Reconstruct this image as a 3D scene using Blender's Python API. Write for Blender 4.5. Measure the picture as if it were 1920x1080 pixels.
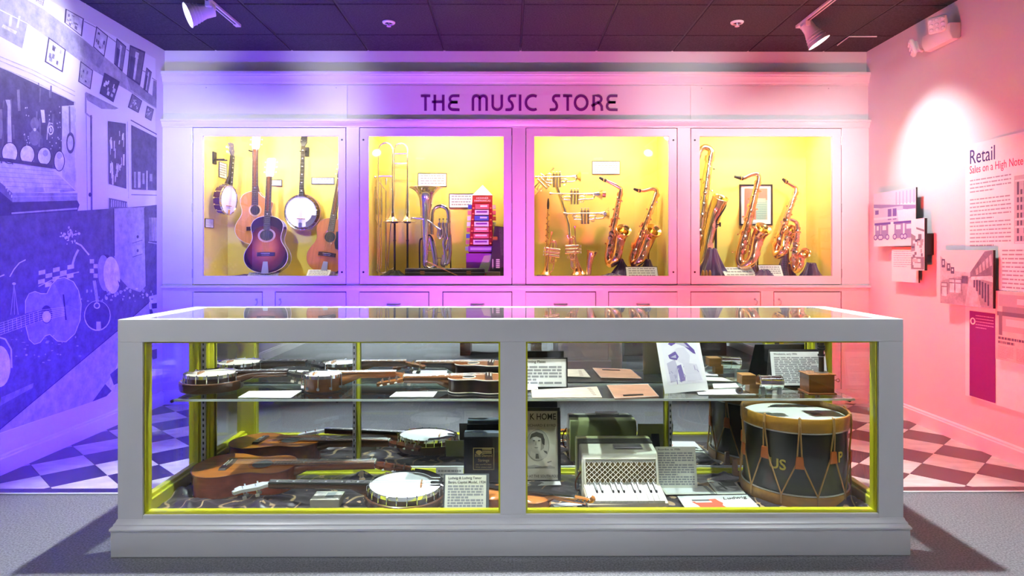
import bpy, bmesh, math, random
from mathutils import Matrix, Vector, noise
random.seed(7)
for o in list(bpy.data.objects):
    bpy.data.objects.remove(o, do_unlink=True)
SC = bpy.context.scene
COL = SC.collection

# ------------------------------------------------------------------ camera
CAM_H, FPX, CX, CY, YAW = 1.19, 1240.0, 962.6, 477.0, math.radians(.35)
cam_d = bpy.data.cameras.new('camera')
cam = bpy.data.objects.new('camera', cam_d); COL.objects.link(cam)
cam.location = (0, 0, CAM_H); cam.rotation_euler = (math.pi / 2, 0, -YAW)
cam_d.sensor_width = 36; cam_d.lens = 36 * FPX / 1920
cam_d.shift_x = (960 - CX) / 1920; cam_d.shift_y = (CY - 540) / 1920
cam_d.clip_start = .02; cam_d.clip_end = 60
SC.camera = cam
SC.view_settings.view_transform = 'Standard'; SC.view_settings.look = 'None'
SC.view_settings.gamma = 1.0; SC.view_settings.use_curve_mapping = False
SC.view_settings.exposure = 0.0
SC.cycles.max_bounces = 8; SC.cycles.diffuse_bounces = 3; SC.cycles.glossy_bounces = 4; SC.cycles.transmission_bounces = 2
SC.cycles.transparent_max_bounces = 20; SC.cycles.caustics_reflective = False; SC.cycles.caustics_refractive = False; SC.cycles.sample_clamp_indirect = 60; SC.cycles.use_light_tree = False

# ------------------------------------------------------------------ world
world = bpy.data.worlds.new('world'); SC.world = world; world.use_nodes = True
world.node_tree.nodes['Background'].inputs[0].default_value = (.8, .85, 1, 1)
world.node_tree.nodes['Background'].inputs[1].default_value = .3

# ------------------------------------------------------------------ light tuning (lamps are built with their fixtures below)
P_CASE = 450.00        # ceiling spots over the showcase
P_BLUE = 150.00        # floor wash light, blue
P_RED = 88.00         # floor wash light, red
P_PINK = 20.00        # floor wash light, magenta, in the middle
P_ROOM = 135.00        # ceiling track heads and added spots on the visitors' side
P_WALL_L = 40.00     # track head aimed at the mural
P_WALL_R = 120.00      # track head aimed at the text panels
P_SIGN = 150.00        # track head aimed at the upper cabinet panels
P_NICHE = 16.00       # strip lamp inside each glazed cabinet
BLUE = (.045, .009, 1.0); RED = (1.0, .046, .026); PINK = (.95, .11, .62)
WHITE = (.93, .97, 1.0)

# ------------------------------------------------------------------ measuring helpers (photo pixel -> place)
def ray(x, y):
    u = (x - CX) / FPX
    return Vector((math.sin(YAW) + u * math.cos(YAW), math.cos(YAW) - u * math.sin(YAW), (CY - y) / FPX))
CAM = Vector((0, 0, CAM_H))
def at(x, y, Y): d = ray(x, y); return CAM + d * (Y / d.y)
def atX(x, y, X): d = ray(x, y); return CAM + d * (X / d.x)
def atZ(x, y, Z): d = ray(x, y); return CAM + d * ((Z - CAM_H) / d.z)

# ------------------------------------------------------------------ mesh helpers
I4 = Matrix.Identity(4)
def frame(o, x, z):
    """matrix with local x along x and local z close to z"""
    x = Vector(x).normalized(); z = Vector(z); y = z.cross(x).normalized(); z = x.cross(y)
    M = Matrix((x, y, z)).transposed().to_4x4(); M.translation = Vector(o); return M
def lerp(a, b, t): return a + (b - a) * t
def smooth_path(pts, n=6):
    """Catmull-Rom through the points"""
    P = [Vector(p) for p in pts]; out = []
    for i in range(len(P) - 1):
        a = P[i - 1] if i else P[0] * 2 - P[1]; b, c = P[i], P[i + 1]
        d = P[i + 2] if i + 2 < len(P) else c * 2 - b
        for k in range(n):
            t = k / n
            out.append(.5 * (2 * b + (c - a) * t + (2 * a - 5 * b + 4 * c - d) * t * t + (3 * b - a - 3 * c + d) * t ** 3))
    out.append(P[-1]); return out
def interp(tab, t):
    for (t0, v0), (t1, v1) in zip(tab, tab[1:]):
        if t <= t1:
            k = 0 if t1 == t0 else (t - t0) / (t1 - t0); return v0 + (v1 - v0) * max(0, k)
    return tab[-1][1]

class MB:
    def __init__(s): s.v = []; s.f = []; s.c = []
    def add(s, vs, fs, M=None, col=None):
        b = len(s.v)
        s.v += [tuple(M @ Vector(v)) if M is not None else tuple(v) for v in vs]
        s.f += [tuple(i + b for i in f) for f in fs]
        s.c += [col] * len(fs)
        return s
    def box(s, c, d, M=None, col=None):
        x, y, z = c; a, b, h = d[0] / 2, d[1] / 2, d[2] / 2
        vs = [(x - a, y - b, z - h), (x + a, y - b, z - h), (x + a, y + b, z - h), (x - a, y + b, z - h),
              (x - a, y - b, z + h), (x + a, y - b, z + h), (x + a, y + b, z + h), (x - a, y + b, z + h)]
        return s.add(vs, [(3, 2, 1, 0), (4, 5, 6, 7), (0, 1, 5, 4), (1, 2, 6, 5), (2, 3, 7, 6), (3, 0, 4, 7)], M, col)
    def bb(s, x0, x1, y0, y1, z0, z1, M=None):
        return s.box(((x0 + x1) / 2, (y0 + y1) / 2, (z0 + z1) / 2), (abs(x1 - x0), abs(y1 - y0), abs(z1 - z0)), M)
    def prism(s, pts, z0, z1, M=None, top_scale=1.0, col=None):
        n = len(pts); cx = sum(p[0] for p in pts) / n; cy = sum(p[1] for p in pts) / n
        vs = [(p[0], p[1], z0) for p in pts] + [(cx + (p[0] - cx) * top_scale, cy + (p[1] - cy) * top_scale, z1) for p in pts]
        fs = [tuple(range(n - 1, -1, -1)), tuple(range(n, 2 * n))]
        fs += [(i, (i + 1) % n, (i + 1) % n + n, i + n) for i in range(n)]
        return s.add(vs, fs, M, col)
    def lathe(s, prof, n=24, M=None, cap=True):
        vs = []; fs = []
        for r, z in prof:
            for k in range(n):
                a = 2 * math.pi * k / n; vs.append((r * math.cos(a), r * math.sin(a), z))
        for i in range(len(prof) - 1):
            for k in range(n):
                fs.append((i * n + k, i * n + (k + 1) % n, (i + 1) * n + (k + 1) % n, (i + 1) * n + k))
        if cap:
            fs.append(tuple(range(n - 1, -1, -1))); m = (len(prof) - 1) * n; fs.append(tuple(range(m, m + n)))
        return s.add(vs, fs, M)
    def tube(s, path, r, n=10, M=None, caps=True, closed=False):
        P = [Vector(p) for p in path]; m = len(P)
        R = r if isinstance(r, (list, tuple)) else [r] * m
        vs = []; fs = []; up = None
        for i in range(m):
            if closed: t = P[(i + 1) % m] - P[i - 1]
            else: t = P[min(i + 1, m - 1)] - P[max(i - 1, 0)]
            t.normalize()
            if up is None:
                up = Vector((0, 0, 1)) if abs(t.z) < .9 else Vector((1, 0, 0))
            up = (up - t * up.dot(t)).normalized(); w = t.cross(up)
            for k in range(n):
                a = 2 * math.pi * k / n; vs.append(P[i] + (up * math.cos(a) + w * math.sin(a)) * R[i])
        for i in range(m if closed else m - 1):
            j = (i + 1) % m
            for k in range(n):
                fs.append((i * n + k, i * n + (k + 1) % n, j * n + (k + 1) % n, j * n + k))
        if caps and not closed:
            fs.append(tuple(range(n - 1, -1, -1))); fs.append(tuple(range((m - 1) * n, m * n)))
        return s.add(vs, fs, M)
    def cyl(s, a, b, r, r2=None, n=14, M=None): return s.tube([a, b], [r, r if r2 is None else r2], n, M)
    def ball(s, c, r, n=12, M=None, sq=(1, 1, 1)):
        prof = []; m = n // 2 + 1; vs = []; fs = []
        for i in range(m):
            p = math.pi * (i / (m - 1))
            rr = max(math.sin(p), .001) * r
            for k in range(n):
                a = 2 * math.pi * k / n
                vs.append((c[0] + rr * math.cos(a) * sq[0], c[1] + rr * math.sin(a) * sq[1], c[2] - math.cos(p) * r * sq[2]))
        for i in range(m - 1):
            for k in range(n): fs.append((i * n + k, i * n + (k + 1) % n, (i + 1) * n + (k + 1) % n, (i + 1) * n + k))
        return s.add(vs, fs, M)
    def torus(s, R, r, M=None, n=32, m=8, sx=1, sy=1):
        path = [(R * sx * math.cos(2 * math.pi * k / n), R * sy * math.sin(2 * math.pi * k / n), 0) for k in range(n)]
        return s.tube(path, r, m, M, closed=True)
    def build(s, name, mat, parent=None, smooth=35, bevel=0, M=None):
        me = bpy.data.meshes.new(name)
        inv = root_inverse(parent)
        me.from_pydata([tuple(inv @ Vector(v)) for v in s.v] if inv is not None else [tuple(v) for v in s.v], [], s.f); me.validate()
        if any(c is not None for c in s.c) and len(s.c) == len(me.polygons):
            ca = me.color_attributes.new('Col', 'FLOAT_COLOR', 'CORNER')
            for p, c in zip(me.polygons, s.c):
                for li in p.loop_indices: ca.data[li].color = (*c, 1)
        me.update()
        if smooth:
            for p in me.polygons: p.use_smooth = True
            me.set_sharp_from_angle(angle=math.radians(smooth))
        o = bpy.data.objects.new(name, me); COL.objects.link(o)
        if mat is not None: me.materials.append(mat)
        if parent is not None: o.parent = parent
        if M is not None: o.matrix_world = M
        if bevel:
            b = o.modifiers.new('edge', 'BEVEL'); b.width = bevel; b.segments = 2; b.limit_method = 'ANGLE'; b.angle_limit = math.radians(40)
        return o

BASE = {}
def root_inverse(o):
    """things built in room coordinates: inverse of their base, so the Empty can stand at the thing's foot"""
    while o is not None:
        if o.name in BASE: return BASE[o.name]
        o = o.parent
    return None
def place(name, label, cat, base, group=None):
    o = thing(name, label, cat, Matrix.Translation(Vector(base)), group); BASE[o.name] = Matrix.Translation(-Vector(base)); return o
def tag(o, label=None, cat=None, group=None, kind=None):
    if label: o['label'] = label
    if cat: o['category'] = cat
    if group: o['group'] = group
    if kind: o['kind'] = kind
    return o
def thing(name, label, cat, M=None, group=None):
    o = bpy.data.objects.new(name, None); COL.objects.link(o); o.empty_display_size = .05
    if M is not None:
        o.matrix_world = M if isinstance(M, Matrix) else Matrix.Translation(M)
    return tag(o, label, cat, group)
def struct(o): o['kind'] = 'structure'; return o
def clone(o, parent=None):
    c = o.copy(); COL.objects.link(c); c.parent = parent
    for ch in list(o.children): clone(ch, c)
    return c
def stuff(o): o['kind'] = 'stuff'; return o
def text_mesh(txt, size, M, mat, name, parent=None, extrude=.0004, align='LEFT', bold=0, width=None, sx=1.0):
    cu = bpy.data.curves.new(name, 'FONT'); cu.body = txt; cu.size = size; cu.extrude = extrude; cu.align_x = align; cu.offset = bold
    cu.resolution_u = 3
    t = bpy.data.objects.new(name, cu); COL.objects.link(t)
    bpy.context.view_layer.update()
    me = bpy.data.meshes.new_from_object(t.evaluated_get(bpy.context.evaluated_depsgraph_get()))
    bpy.data.objects.remove(t, do_unlink=True)
    if width:
        xs = [v.co.x for v in me.vertices]; k = width / (max(xs) - min(xs)); 
        for v in me.vertices: v.co.x *= k
    elif sx != 1:
        for v in me.vertices: v.co.x *= sx
    inv = root_inverse(parent)
    me.transform(inv @ M if inv is not None else M); me.materials.clear(); me.materials.append(mat); me.name = name
    o = bpy.data.objects.new(name, me); COL.objects.link(o)
    if parent is not None: o.parent = parent
    return o

# ------------------------------------------------------------------ materials
def srgb(h):
    c = [int(h[i:i + 2], 16) / 255 for i in (0, 2, 4)]
    return tuple(x / 12.92 if x <= .04045 else ((x + .055) / 1.055) ** 2.4 for x in c)
MATS = {}
def mat(name, col, rough=.5, metal=0, nscale=0, namt=.15, bump=0, bscale=None, coat=0, spec=None, stretch=None, sheen=0):
    if name in MATS: return MATS[name]
    m = bpy.data.materials.new(name); m.use_nodes = True; nt = m.node_tree; b = nt.nodes['Principled BSDF']
    if isinstance(col, str): col = srgb(col)
    b.inputs['Base Color'].default_value = (*col, 1); b.inputs['Roughness'].default_value = rough; b.inputs['Metallic'].default_value = metal
    if coat: b.inputs['Coat Weight'].default_value = coat; b.inputs['Coat Roughness'].default_value = .08
    if spec is not None: b.inputs['Specular IOR Level'].default_value = spec
    if sheen: b.inputs['Sheen Weight'].default_value = sheen
    if nscale or bump:
        tc = nt.nodes.new('ShaderNodeTexCoord'); mp = nt.nodes.new('ShaderNodeMapping'); nt.links.new(tc.outputs['Object'], mp.inputs[0])
        if stretch: mp.inputs['Scale'].default_value = stretch
    if nscale:
        n = nt.nodes.new('ShaderNodeTexNoise'); n.inputs['Scale'].default_value = nscale; n.inputs['Detail'].default_value = 5
        nt.links.new(mp.outputs[0], n.inputs[0])
        r = nt.nodes.new('ShaderNodeValToRGB'); r.color_ramp.elements[0].position = .3; r.color_ramp.elements[1].position = .7
        r.color_ramp.elements[0].color = (*[c * (1 - namt) for c in col], 1); r.color_ramp.elements[1].color = (*[min(1, c * (1 + namt)) for c in col], 1)
        nt.links.new(n.outputs['Fac'], r.inputs[0]); nt.links.new(r.outputs[0], b.inputs['Base Color'])
    if bump:
        n2 = nt.nodes.new('ShaderNodeTexNoise'); n2.inputs['Scale'].default_value = bscale or nscale; n2.inputs['Detail'].default_value = 3
        nt.links.new(mp.outputs[0], n2.inputs[0])
        bp = nt.nodes.new('ShaderNodeBump'); bp.inputs['Strength'].default_value = bump; bp.inputs['Distance'].default_value = .01
        nt.links.new(n2.outputs['Fac'], bp.inputs['Height']); nt.links.new(bp.outputs[0], b.inputs['Normal'])
    MATS[name] = m; return m
def glass_mat(name, tint=(.97, .99, .98), base=.04):
    m = bpy.data.materials.new(name); m.use_nodes = True; nt = m.node_tree; nt.nodes.remove(nt.nodes['Principled BSDF'])
    out = nt.nodes['Material Output']; tr = nt.nodes.new('ShaderNodeBsdfTransparent'); tr.inputs[0].default_value = (*tint, 1)
    gl = nt.nodes.new('ShaderNodeBsdfGlossy'); gl.inputs['Roughness'].default_value = .0; gl.inputs[0].default_value = (1, 1, 1, 1)
    lw = nt.nodes.new('ShaderNodeLayerWeight'); lw.inputs[0].default_value = .5
    pw = nt.nodes.new('ShaderNodeMath'); pw.operation = 'POWER'; pw.inputs[1].default_value = 5
    ma = nt.nodes.new('ShaderNodeMath'); ma.operation = 'MULTIPLY_ADD'; ma.inputs[1].default_value = 1 - base; ma.inputs[2].default_value = base
    mx = nt.nodes.new('ShaderNodeMixShader')
    L = nt.links.new
    L(lw.outputs['Facing'], pw.inputs[0]); L(pw.outputs[0], ma.inputs[0]); L(ma.outputs[0], mx.inputs[0]); L(tr.outputs[0], mx.inputs[1]); L(gl.outputs[0], mx.inputs[2])
    L(mx.outputs[0], out.inputs[0]); return m
def print_mat(name, nscale=14, namt=.35, rough=.55):
    """flat printed colours (per piece) with the mottled grain of an enlarged photograph"""
    m = bpy.data.materials.new(name); m.use_nodes = True; nt = m.node_tree; b = nt.nodes['Principled BSDF']; L = nt.links.new
    at_ = nt.nodes.new('ShaderNodeAttribute'); at_.attribute_name = 'Col'
    tc = nt.nodes.new('ShaderNodeTexCoord'); n = nt.nodes.new('ShaderNodeTexNoise'); n.inputs['Scale'].default_value = nscale; n.inputs['Detail'].default_value = 8; n.inputs['Roughness'].default_value = .7
    L(tc.outputs['Object'], n.inputs[0])
    mr = nt.nodes.new('ShaderNodeMapRange'); mr.inputs[1].default_value = .3; mr.inputs[2].default_value = .7; mr.inputs[3].default_value = 1 - namt; mr.inputs[4].default_value = 1 + namt
    L(n.outputs['Fac'], mr.inputs[0])
    vm = nt.nodes.new('ShaderNodeVectorMath'); vm.operation = 'SCALE'; L(at_.outputs['Color'], vm.inputs[0]); L(mr.outputs[0], vm.inputs['Scale'])
    mn = nt.nodes.new('ShaderNodeVectorMath'); mn.operation = 'MINIMUM'; mn.inputs[1].default_value = (.92, .92, .92); L(vm.outputs[0], mn.inputs[0])
    L(mn.outputs[0], b.inputs['Base Color']); b.inputs['Roughness'].default_value = rough
    return m
def emit_mat(name, col, s):
    m = bpy.data.materials.new(name); m.use_nodes = True; b = m.node_tree.nodes['Principled BSDF']
    b.inputs['Emission Color'].default_value = (*col, 1); b.inputs['Emission Strength'].default_value = s; return m

M_PAINT = mat('cabinet_paint', (.80, .80, .81), .32, nscale=3, namt=.02)
M_CASEP = mat('showcase_paint', (.74, .75, .77), .30, nscale=3, namt=.02)
M_WALL = mat('wall_paint', (.72, .70, .71), .6, bump=.05, bscale=120)
M_LIME = mat('lime_paint', (.72, .72, .03), .35)
M_YEL = mat('niche_yellow', (.84, .69, .16), .5, bump=.03, bscale=90)
M_DARKGAP = mat('dark_gap', (.02, .02, .025), .8)
M_GLASS = glass_mat('clear_glass')
M_GLASS_SHELF = glass_mat('shelf_glass', (.86, .92, .89), .05)
M_GEDGE = mat('glass_edge', (.80, .90, .87), .3)
M_MIRROR = mat('mirror_silver', (.80, .83, .83), .0, metal=1)
M_CHROME = mat('chrome', (.86, .86, .88), .12, metal=1)
M_STEEL = mat('brushed_steel', (.55, .55, .57), .35, metal=1)
M_BRASS = mat('brass', (.95, .68, .33), .14, metal=1)
M_COPPER = mat('rose_lacquer', (.93, .56, .38), .16, metal=1)
M_SILVER = mat('silver_plate', (.84, .81, .78), .13, metal=1)
M_BLACK = mat('black_satin', (.015, .015, .017), .4)
M_BLACKM = mat('black_metal', (.03, .03, .032), .35, metal=.6)
M_WHITE = mat('white_plastic', (.85, .85, .85), .4)
M_PAPER = mat('white_card', (.86, .87, .86), .7, nscale=30, namt=.02)
M_CREAM = mat('cream_card', (.76, .76, .66), .7, nscale=30, namt=.03)
M_INK = mat('ink', (.03, .03, .035), .7)
M_GREYINK = mat('grey_ink', (.30, .31, .33), .7)
M_PURPLECLOTH = mat('purple_satin', (.055, .012, .11), .38, sheen=.6, bump=.15, bscale=14)
M_BLACKCLOTH = mat('black_velvet', (.012, .01, .014), .6, sheen=.5)
M_IVORY = mat('ivory', (.84, .82, .70), .35)
M_HEAD = mat('drum_skin', (.86, .85, .80), .5, nscale=9, namt=.05)
M_PRINT = print_mat('photo_print')
M_FLAT = print_mat('graphic_print', 60, .04)
# ================================================================== SETTING
XL, XR, YB, ZC = -2.75, 2.87, 5.295, 2.817
YREAR = -4.6
CF = 5.26            # cabinet face plane
YS = 3.30            # carpet meets tile

M_CARPET = mat('carpet', (.225, .23, .25), .95, nscale=130, namt=.42, bump=.5, bscale=170)
fl = MB().bb(XL - .1, XR + .1, YREAR, YS, -.06, 0).build('floor', M_CARPET, smooth=0); struct(fl)
sub = MB().bb(XL - .1, XR + .1, YS, 5.95, -.06, -.006).build('tile_bed', mat('tile_bed', (.20, .19, .18), .8), fl, smooth=0)
MB().bb(XL, XR, YS - .012, YS + .004, 0, .006).build('edge_strip', mat('edge_strip_metal', (.72, .72, .72), .35), fl, bevel=.002)

def tile_mat(name, col, rough):
    return mat(name, col, rough, nscale=7, namt=.16, stretch=(1, 2.2, 1))
M_TC, M_TD, M_TB = tile_mat('tile_cream', (.70, .67, .62), .22), tile_mat('tile_dark', (.050, .042, .055), .16), tile_mat('tile_border', (.045, .038, .05), .16)
def clip(poly, axis, lim, keep_less):
    out = []
    for i in range(len(poly)):
        a, b = poly[i], poly[(i + 1) % len(poly)]
        ia = (a[axis] <= lim) == keep_less; ib = (b[axis] <= lim) == keep_less
        if ia: out.append(a)
        if ia != ib:
            t = (lim - a[axis]) / (b[axis] - a[axis]); out.append((a[0] + (b[0] - a[0]) * t, a[1] + (b[1] - a[1]) * t))
    return out
h_, C0 = .1807, (-2.345, 3.575)
YT0, YT1 = YS + .075, 5.27
full = {}
for i in range(-4, 34):
    for j in range(-4, 14):
        if (i + j) % 2: continue
        cx, cy = C0[0] + i * h_, C0[1] + j * h_
        g = .0015
        p = [(cx - h_ + g, cy), (cx, cy - h_ + g), (cx + h_ - g, cy), (cx, cy + h_ - g)]
        q = p
        for ax, lim, kl in ((0, XL, False), (0, XR, True), (1, YT0, False), (1, YT1, True)):
            if q: q = clip(q, ax, lim, kl)
        if len(q) < 3: continue
        dark = i % 2 == 0
        if q == p:
            if dark not in full:
                full[dark] = MB().prism([(a - cx, b - cy) for a, b in p], -.006, 0).build('floor_tile', M_TD if dark else M_TC, fl, smooth=0); t = full[dark]
            else:
                t = full[dark].copy(); COL.objects.link(t)
            t.location = (cx, cy, 0)
        else:
            MB().prism(q, -.006, 0).build('floor_tile', M_TD if dark else M_TC, fl, smooth=0)
for k in range(19):
    x0 = XL + k * (XR - XL) / 19
    MB().bb(x0 + .001, x0 + (XR - XL) / 19 - .001, YS + .005, YT0 - .0015, -.006, 0).build('border_tile', M_TB, fl, smooth=0)

wl = struct(MB().bb(XL - .12, XL, YREAR, 5.95, 0, 3.05).build('wall_left', M_WALL, smooth=0))
wr = struct(MB().bb(XR, XR + .12, YREAR, 5.95, 0, 3.05).build('wall_right', M_WALL, smooth=0))
wb = struct(MB().bb(XL, XR, YB, YB + .1, 2.5, 3.05).bb(XL, XR, 5.85, 5.95, 0, 3.05).build('wall_back', M_WALL, smooth=0))
wf = struct(MB().bb(XL - .1, XR + .1, YREAR - .1, YREAR, 0, 3.05).build('wall_front', mat('far_wall_paint', (.42, .41, .42), .7), smooth=0))
def base_prof(): return [(0, 0), (.016, 0), (.016, .085), (.011, .092), (.011, .10), (.004, .108), (0, .108)]
for nm, x, s in (('baseboard_left', XL, 1), ('baseboard_right', XR, -1)):
    M = Matrix(((s, 0, 0, x), (0, 0, 1, 0), (0, 1, 0, 0), (0, 0, 0, 1)))
    o = MB().prism(base_prof(), YREAR, 5.3, M)
    struct(o.build(nm, M_PAINT, smooth=20))

# ceiling: black lay-in tiles in a grid
M_CT = mat('ceiling_tile', (.040, .036, .042), .85, nscale=90, namt=.5, bump=.35, bscale=140)
M_CG = mat('ceiling_grid', (.016, .015, .018), .5)
ce = struct(MB().bb(XL - .12, XR + .12, YREAR, 5.95, ZC + .03, ZC + .09).build('ceiling', M_CG, smooth=0))
GX = [at(x, 66, 5.0).x for x in (516.7, 1592)]
zc_y = lambda y: atZ(960, y, ZC).y
gy1, gy0 = zc_y(66), zc_y(8.5)
px0 = atZ(516.7, 66, ZC).x; pitch = (atZ(1592, 66, ZC).x - px0) / 7; py = gy1 - gy0
tile_src = None
for i in range(-5, 13):
    for j in range(-13, 2):
        x0, x1 = px0 + i * pitch, px0 + (i + 1) * pitch; y0, y1 = gy1 + j * py, gy1 + (j + 1) * py
        x0c, x1c, y1c = max(x0, XL), min(x1, XR), min(y1, YB)
        if x1c - x0c < .05 or y1c - y0 < .05: continue
        g = .008
        if (x0c, x1c, y1c) == (x0, x1, y1):
            if tile_src is None:
                tile_src = MB().bb(-pitch / 2 + g, pitch / 2 - g, -py / 2 + .005, py / 2 - .005, -.012, .012).build('ceiling_tile', M_CT, ce, smooth=0, bevel=.003); t = tile_src
            else:
                t = tile_src.copy(); COL.objects.link(t)
            t.location = ((x0 + x1) / 2, (y0 + y1) / 2, ZC + .012)
            if (i, j) == (0, -1): t.rotation_euler = (math.radians(.9), 0, 0)
        else:
            MB().bb(x0c + (g if x0c == x0 else 0), x1c - (g if x1c == x1 else 0), y0 + .005, y1c - (.005 if y1c == y1 else 0), ZC, ZC + .024).build('ceiling_tile', M_CT, ce, smooth=0)
for i in range(-5, 14):
    x = px0 + i * pitch
    if XL + .03 < x < XR - .03: MB().bb(x - .0055, x + .0055, YREAR, YB, ZC + .004, ZC + .03).build('grid_bar', M_CG, ce, smooth=0)
# pale strip painted in for a tile edge catching light beside the far corner
pA, pB, pC = atZ(1570, 84, ZC), atZ(1592, 67.5, ZC), atZ(1644, 67.5, ZC)
MB().tube([(p.x, p.y, ZC - .004) for p in (pA, pB)] + [(min(pC.x, XR), pC.y, ZC - .004)], .0045, 4).build('edge_glint', mat('glint_pale', (.75, .72, .70), .4), ce, smooth=0)

# ------------------------------------------------------------------ visitors' side, seen only in the mirror of the showcase
M_PLINTH = mat('plinth_beige', (.60, .55, .48), .45)
pl = place('exhibit_plinth', 'tall beige exhibit plinth reflected in the mirror behind the printing plates', 'plinth', (.8, -.7, 0))
MB().bb(.50, 1.02, -1.1, -.36, .07, 1.9).build('body', M_PLINTH, pl, bevel=.006)
MB().bb(.47, 1.05, -1.13, -.33, .0, .10).build('base', M_PLINTH, pl, bevel=.01)
MB().bb(1.02, 1.17, -1.02, -.40, .0, 1.9).build('corner_post', M_PLINTH, pl, bevel=.006)
bench = place('wooden_bench', 'brown wooden bench reflected in the mirror above the shelf ukulele', 'bench', (-.1, -1.5, 0))
M_OAKD = mat('bench_oak', (.26, .12, .05), .45, nscale=5, namt=.35, stretch=(1, 8, 8))
MB().bb(-.62, .42, -1.75, -1.3, .40, .46).build('seat', M_OAKD, bench, bevel=.004)
for x in (-.52, .32): MB().bb(x - .06, x + .06, -1.72, -1.33, 0, .40).build('leg', M_OAKD, bench, bevel=.004)
MB().bb(-.46, .26, -1.55, -1.5, .12, .20).build('stretcher', M_OAKD, bench, bevel=.004)
cab2 = place('low_exhibit_case', 'dark low exhibit case reflected in the mirror behind the leaning photo', 'case', (1.95, -1.75, 0))
MB().bb(1.35, 2.55, -2.2, -1.3, 0, .62).build('body', mat('dark_case', (.10, .085, .08), .5), cab2, bevel=.006)
MB().bb(1.32, 2.58, -2.23, -1.27, .62, .66).build('top', mat('slate_top', (.18, .20, .22), .4), cab2, bevel=.004)
# ================================================================== WALL CABINETS
def ring(mb, x0, x1, z0, z1, X0, X1, Z0, Z1, ya, yb):
    """rectangular frame in the xz plane: outer X0..X1 Z0..Z1, opening x0..x1 z0..z1, between depths ya and yb"""
    vs = []
    for y in (ya, yb):
        vs += [(X0, y, Z0), (X1, y, Z0), (X1, y, Z1), (X0, y, Z1), (x0, y, z0), (x1, y, z0), (x1, y, z1), (x0, y, z1)]
    fs = []
    for i in range(4):
        j = (i + 1) % 4
        fs += [(i, j, j + 4, i + 4), (i + 8, i + 12, j + 12, j + 8), (i, i + 8, j + 8, j), (i + 4, j + 4, j + 12, i + 12)]
    return mb.add(vs, fs)
DOORS = [(-2.512, -1.297, -2.431, -1.358), (-1.191, .021, -1.119, -.045), (.131, 1.338, .199, 1.270), (1.445, 2.649, 1.517, 2.576)]
DZ0, DZ1, OZ0, OZ1 = .948, 2.197, 1.019, 2.130
su = place('cabinet_surround', 'white painted built-in cabinet wall with crown moulding spanning wall to wall', 'cabinet', (0, CF, 0))
# face frame: stiles and rails round the door openings
xs = [XL] + [v for d in DOORS for v in (d[0] - .002, d[1] + .002)] + [XR]
for k in range(0, len(xs), 2):
    MB().bb(xs[k], xs[k + 1], CF, CF + .03, .0, 2.25).build('stile', M_PAINT, su, smooth=0, bevel=.0015)
for d in DOORS:
    MB().bb(d[0] - .002, d[1] + .002, CF, CF + .03, DZ1 + .002, 2.25).build('rail', M_PAINT, su, smooth=0)
    MB().bb(d[0] - .002, d[1] + .002, CF, CF + .03, .895, DZ0 - .002).build('rail', M_PAINT, su, smooth=0)
    MB().bb(d[0] - .002, d[1] + .002, CF, CF + .03, 0, .10).build('toe_rail', M_PAINT, su, smooth=0)
    MB().bb(d[0] - .002, d[1] + .002, CF + .031, CF + .04, .05, .93).build('backing', M_DARKGAP, su, smooth=0)
MB().bb(XL, XR, CF - .012, CF + .001, 0, .115).build('base_board', M_PAINT, su, smooth=0, bevel=.003)
# frieze above the doors
UF = CF + .012
MB().bb(XL, XR, UF, UF + .03, 2.24, 2.60).build('frieze_board', M_PAINT, su, smooth=0)
xa, xb, xc, xd = at(366, 190, UF).x, at(652, 190, UF).x, at(1294, 190, UF).x, at(1574, 190, UF).x
def xz_prism(mb, prof, x0, x1, yf):
    """profile of (out, z) run along x; out is measured from yf toward the room"""
    M = Matrix(((0, 0, 1, 0), (-1, 0, 0, yf), (0, 1, 0, 0), (0, 0, 0, 1)))
    return mb.prism(prof, x0, x1, M)
M_SIGN = mat('sign_panel', (.80, .78, .80), .35)
for a, b in ((xa, xb), (xc, xd)):
    o = MB().bb(a + .003, b - .003, UF - .006, UF - .0005, 2.262, 2.535).build('frieze_panel', M_PAINT, su, smooth=0, bevel=.001)
    for x in (a + .09, b - .09): MB().cyl((x, UF - .0075, 2.515), (x, UF - .006, 2.515), .005, n=8).build('screw', M_STEEL, o)
sg = MB().bb(xb + .001, xc - .001, UF - .009, UF - .0005, 2.262, 2.535).build('sign_panel', M_SIGN, su, smooth=0)
crown = [(0, 2.54), (.008, 2.54), (.008, 2.552), (.014, 2.558), (.018, 2.575), (.026, 2.597), (.030, 2.603), (.030, 2.612), (.038, 2.617), (.038, 2.638), (0, 2.638)]
xz_prism(MB(), crown, XL, XR, UF).build('crown_moulding', M_PAINT, su, smooth=25)
MB().bb(XL, XR, UF, YB, 2.60, 2.636).build('top_board', M_PAINT, su, smooth=0)
ledge = [(0, 2.198), (.008, 2.198), (.008, 2.208), (.013, 2.214), (.019, 2.228), (.022, 2.236), (.022, 2.24), (.032, 2.242), (.032, 2.258), (-.012, 2.258), (-.012, 2.24), (0, 2.24)]
xz_prism(MB(), ledge, XL, XR, CF).build('ledge_moulding', M_PAINT, su, smooth=25)
sill = [(0, .908), (.010, .908), (.014, .918), (.014, .923), (.030, .926), (.030, .942), (0, .942)]
xz_prism(MB(), sill, XL, XR, CF).build('sill_moulding', M_PAINT, su, smooth=25)

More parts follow.
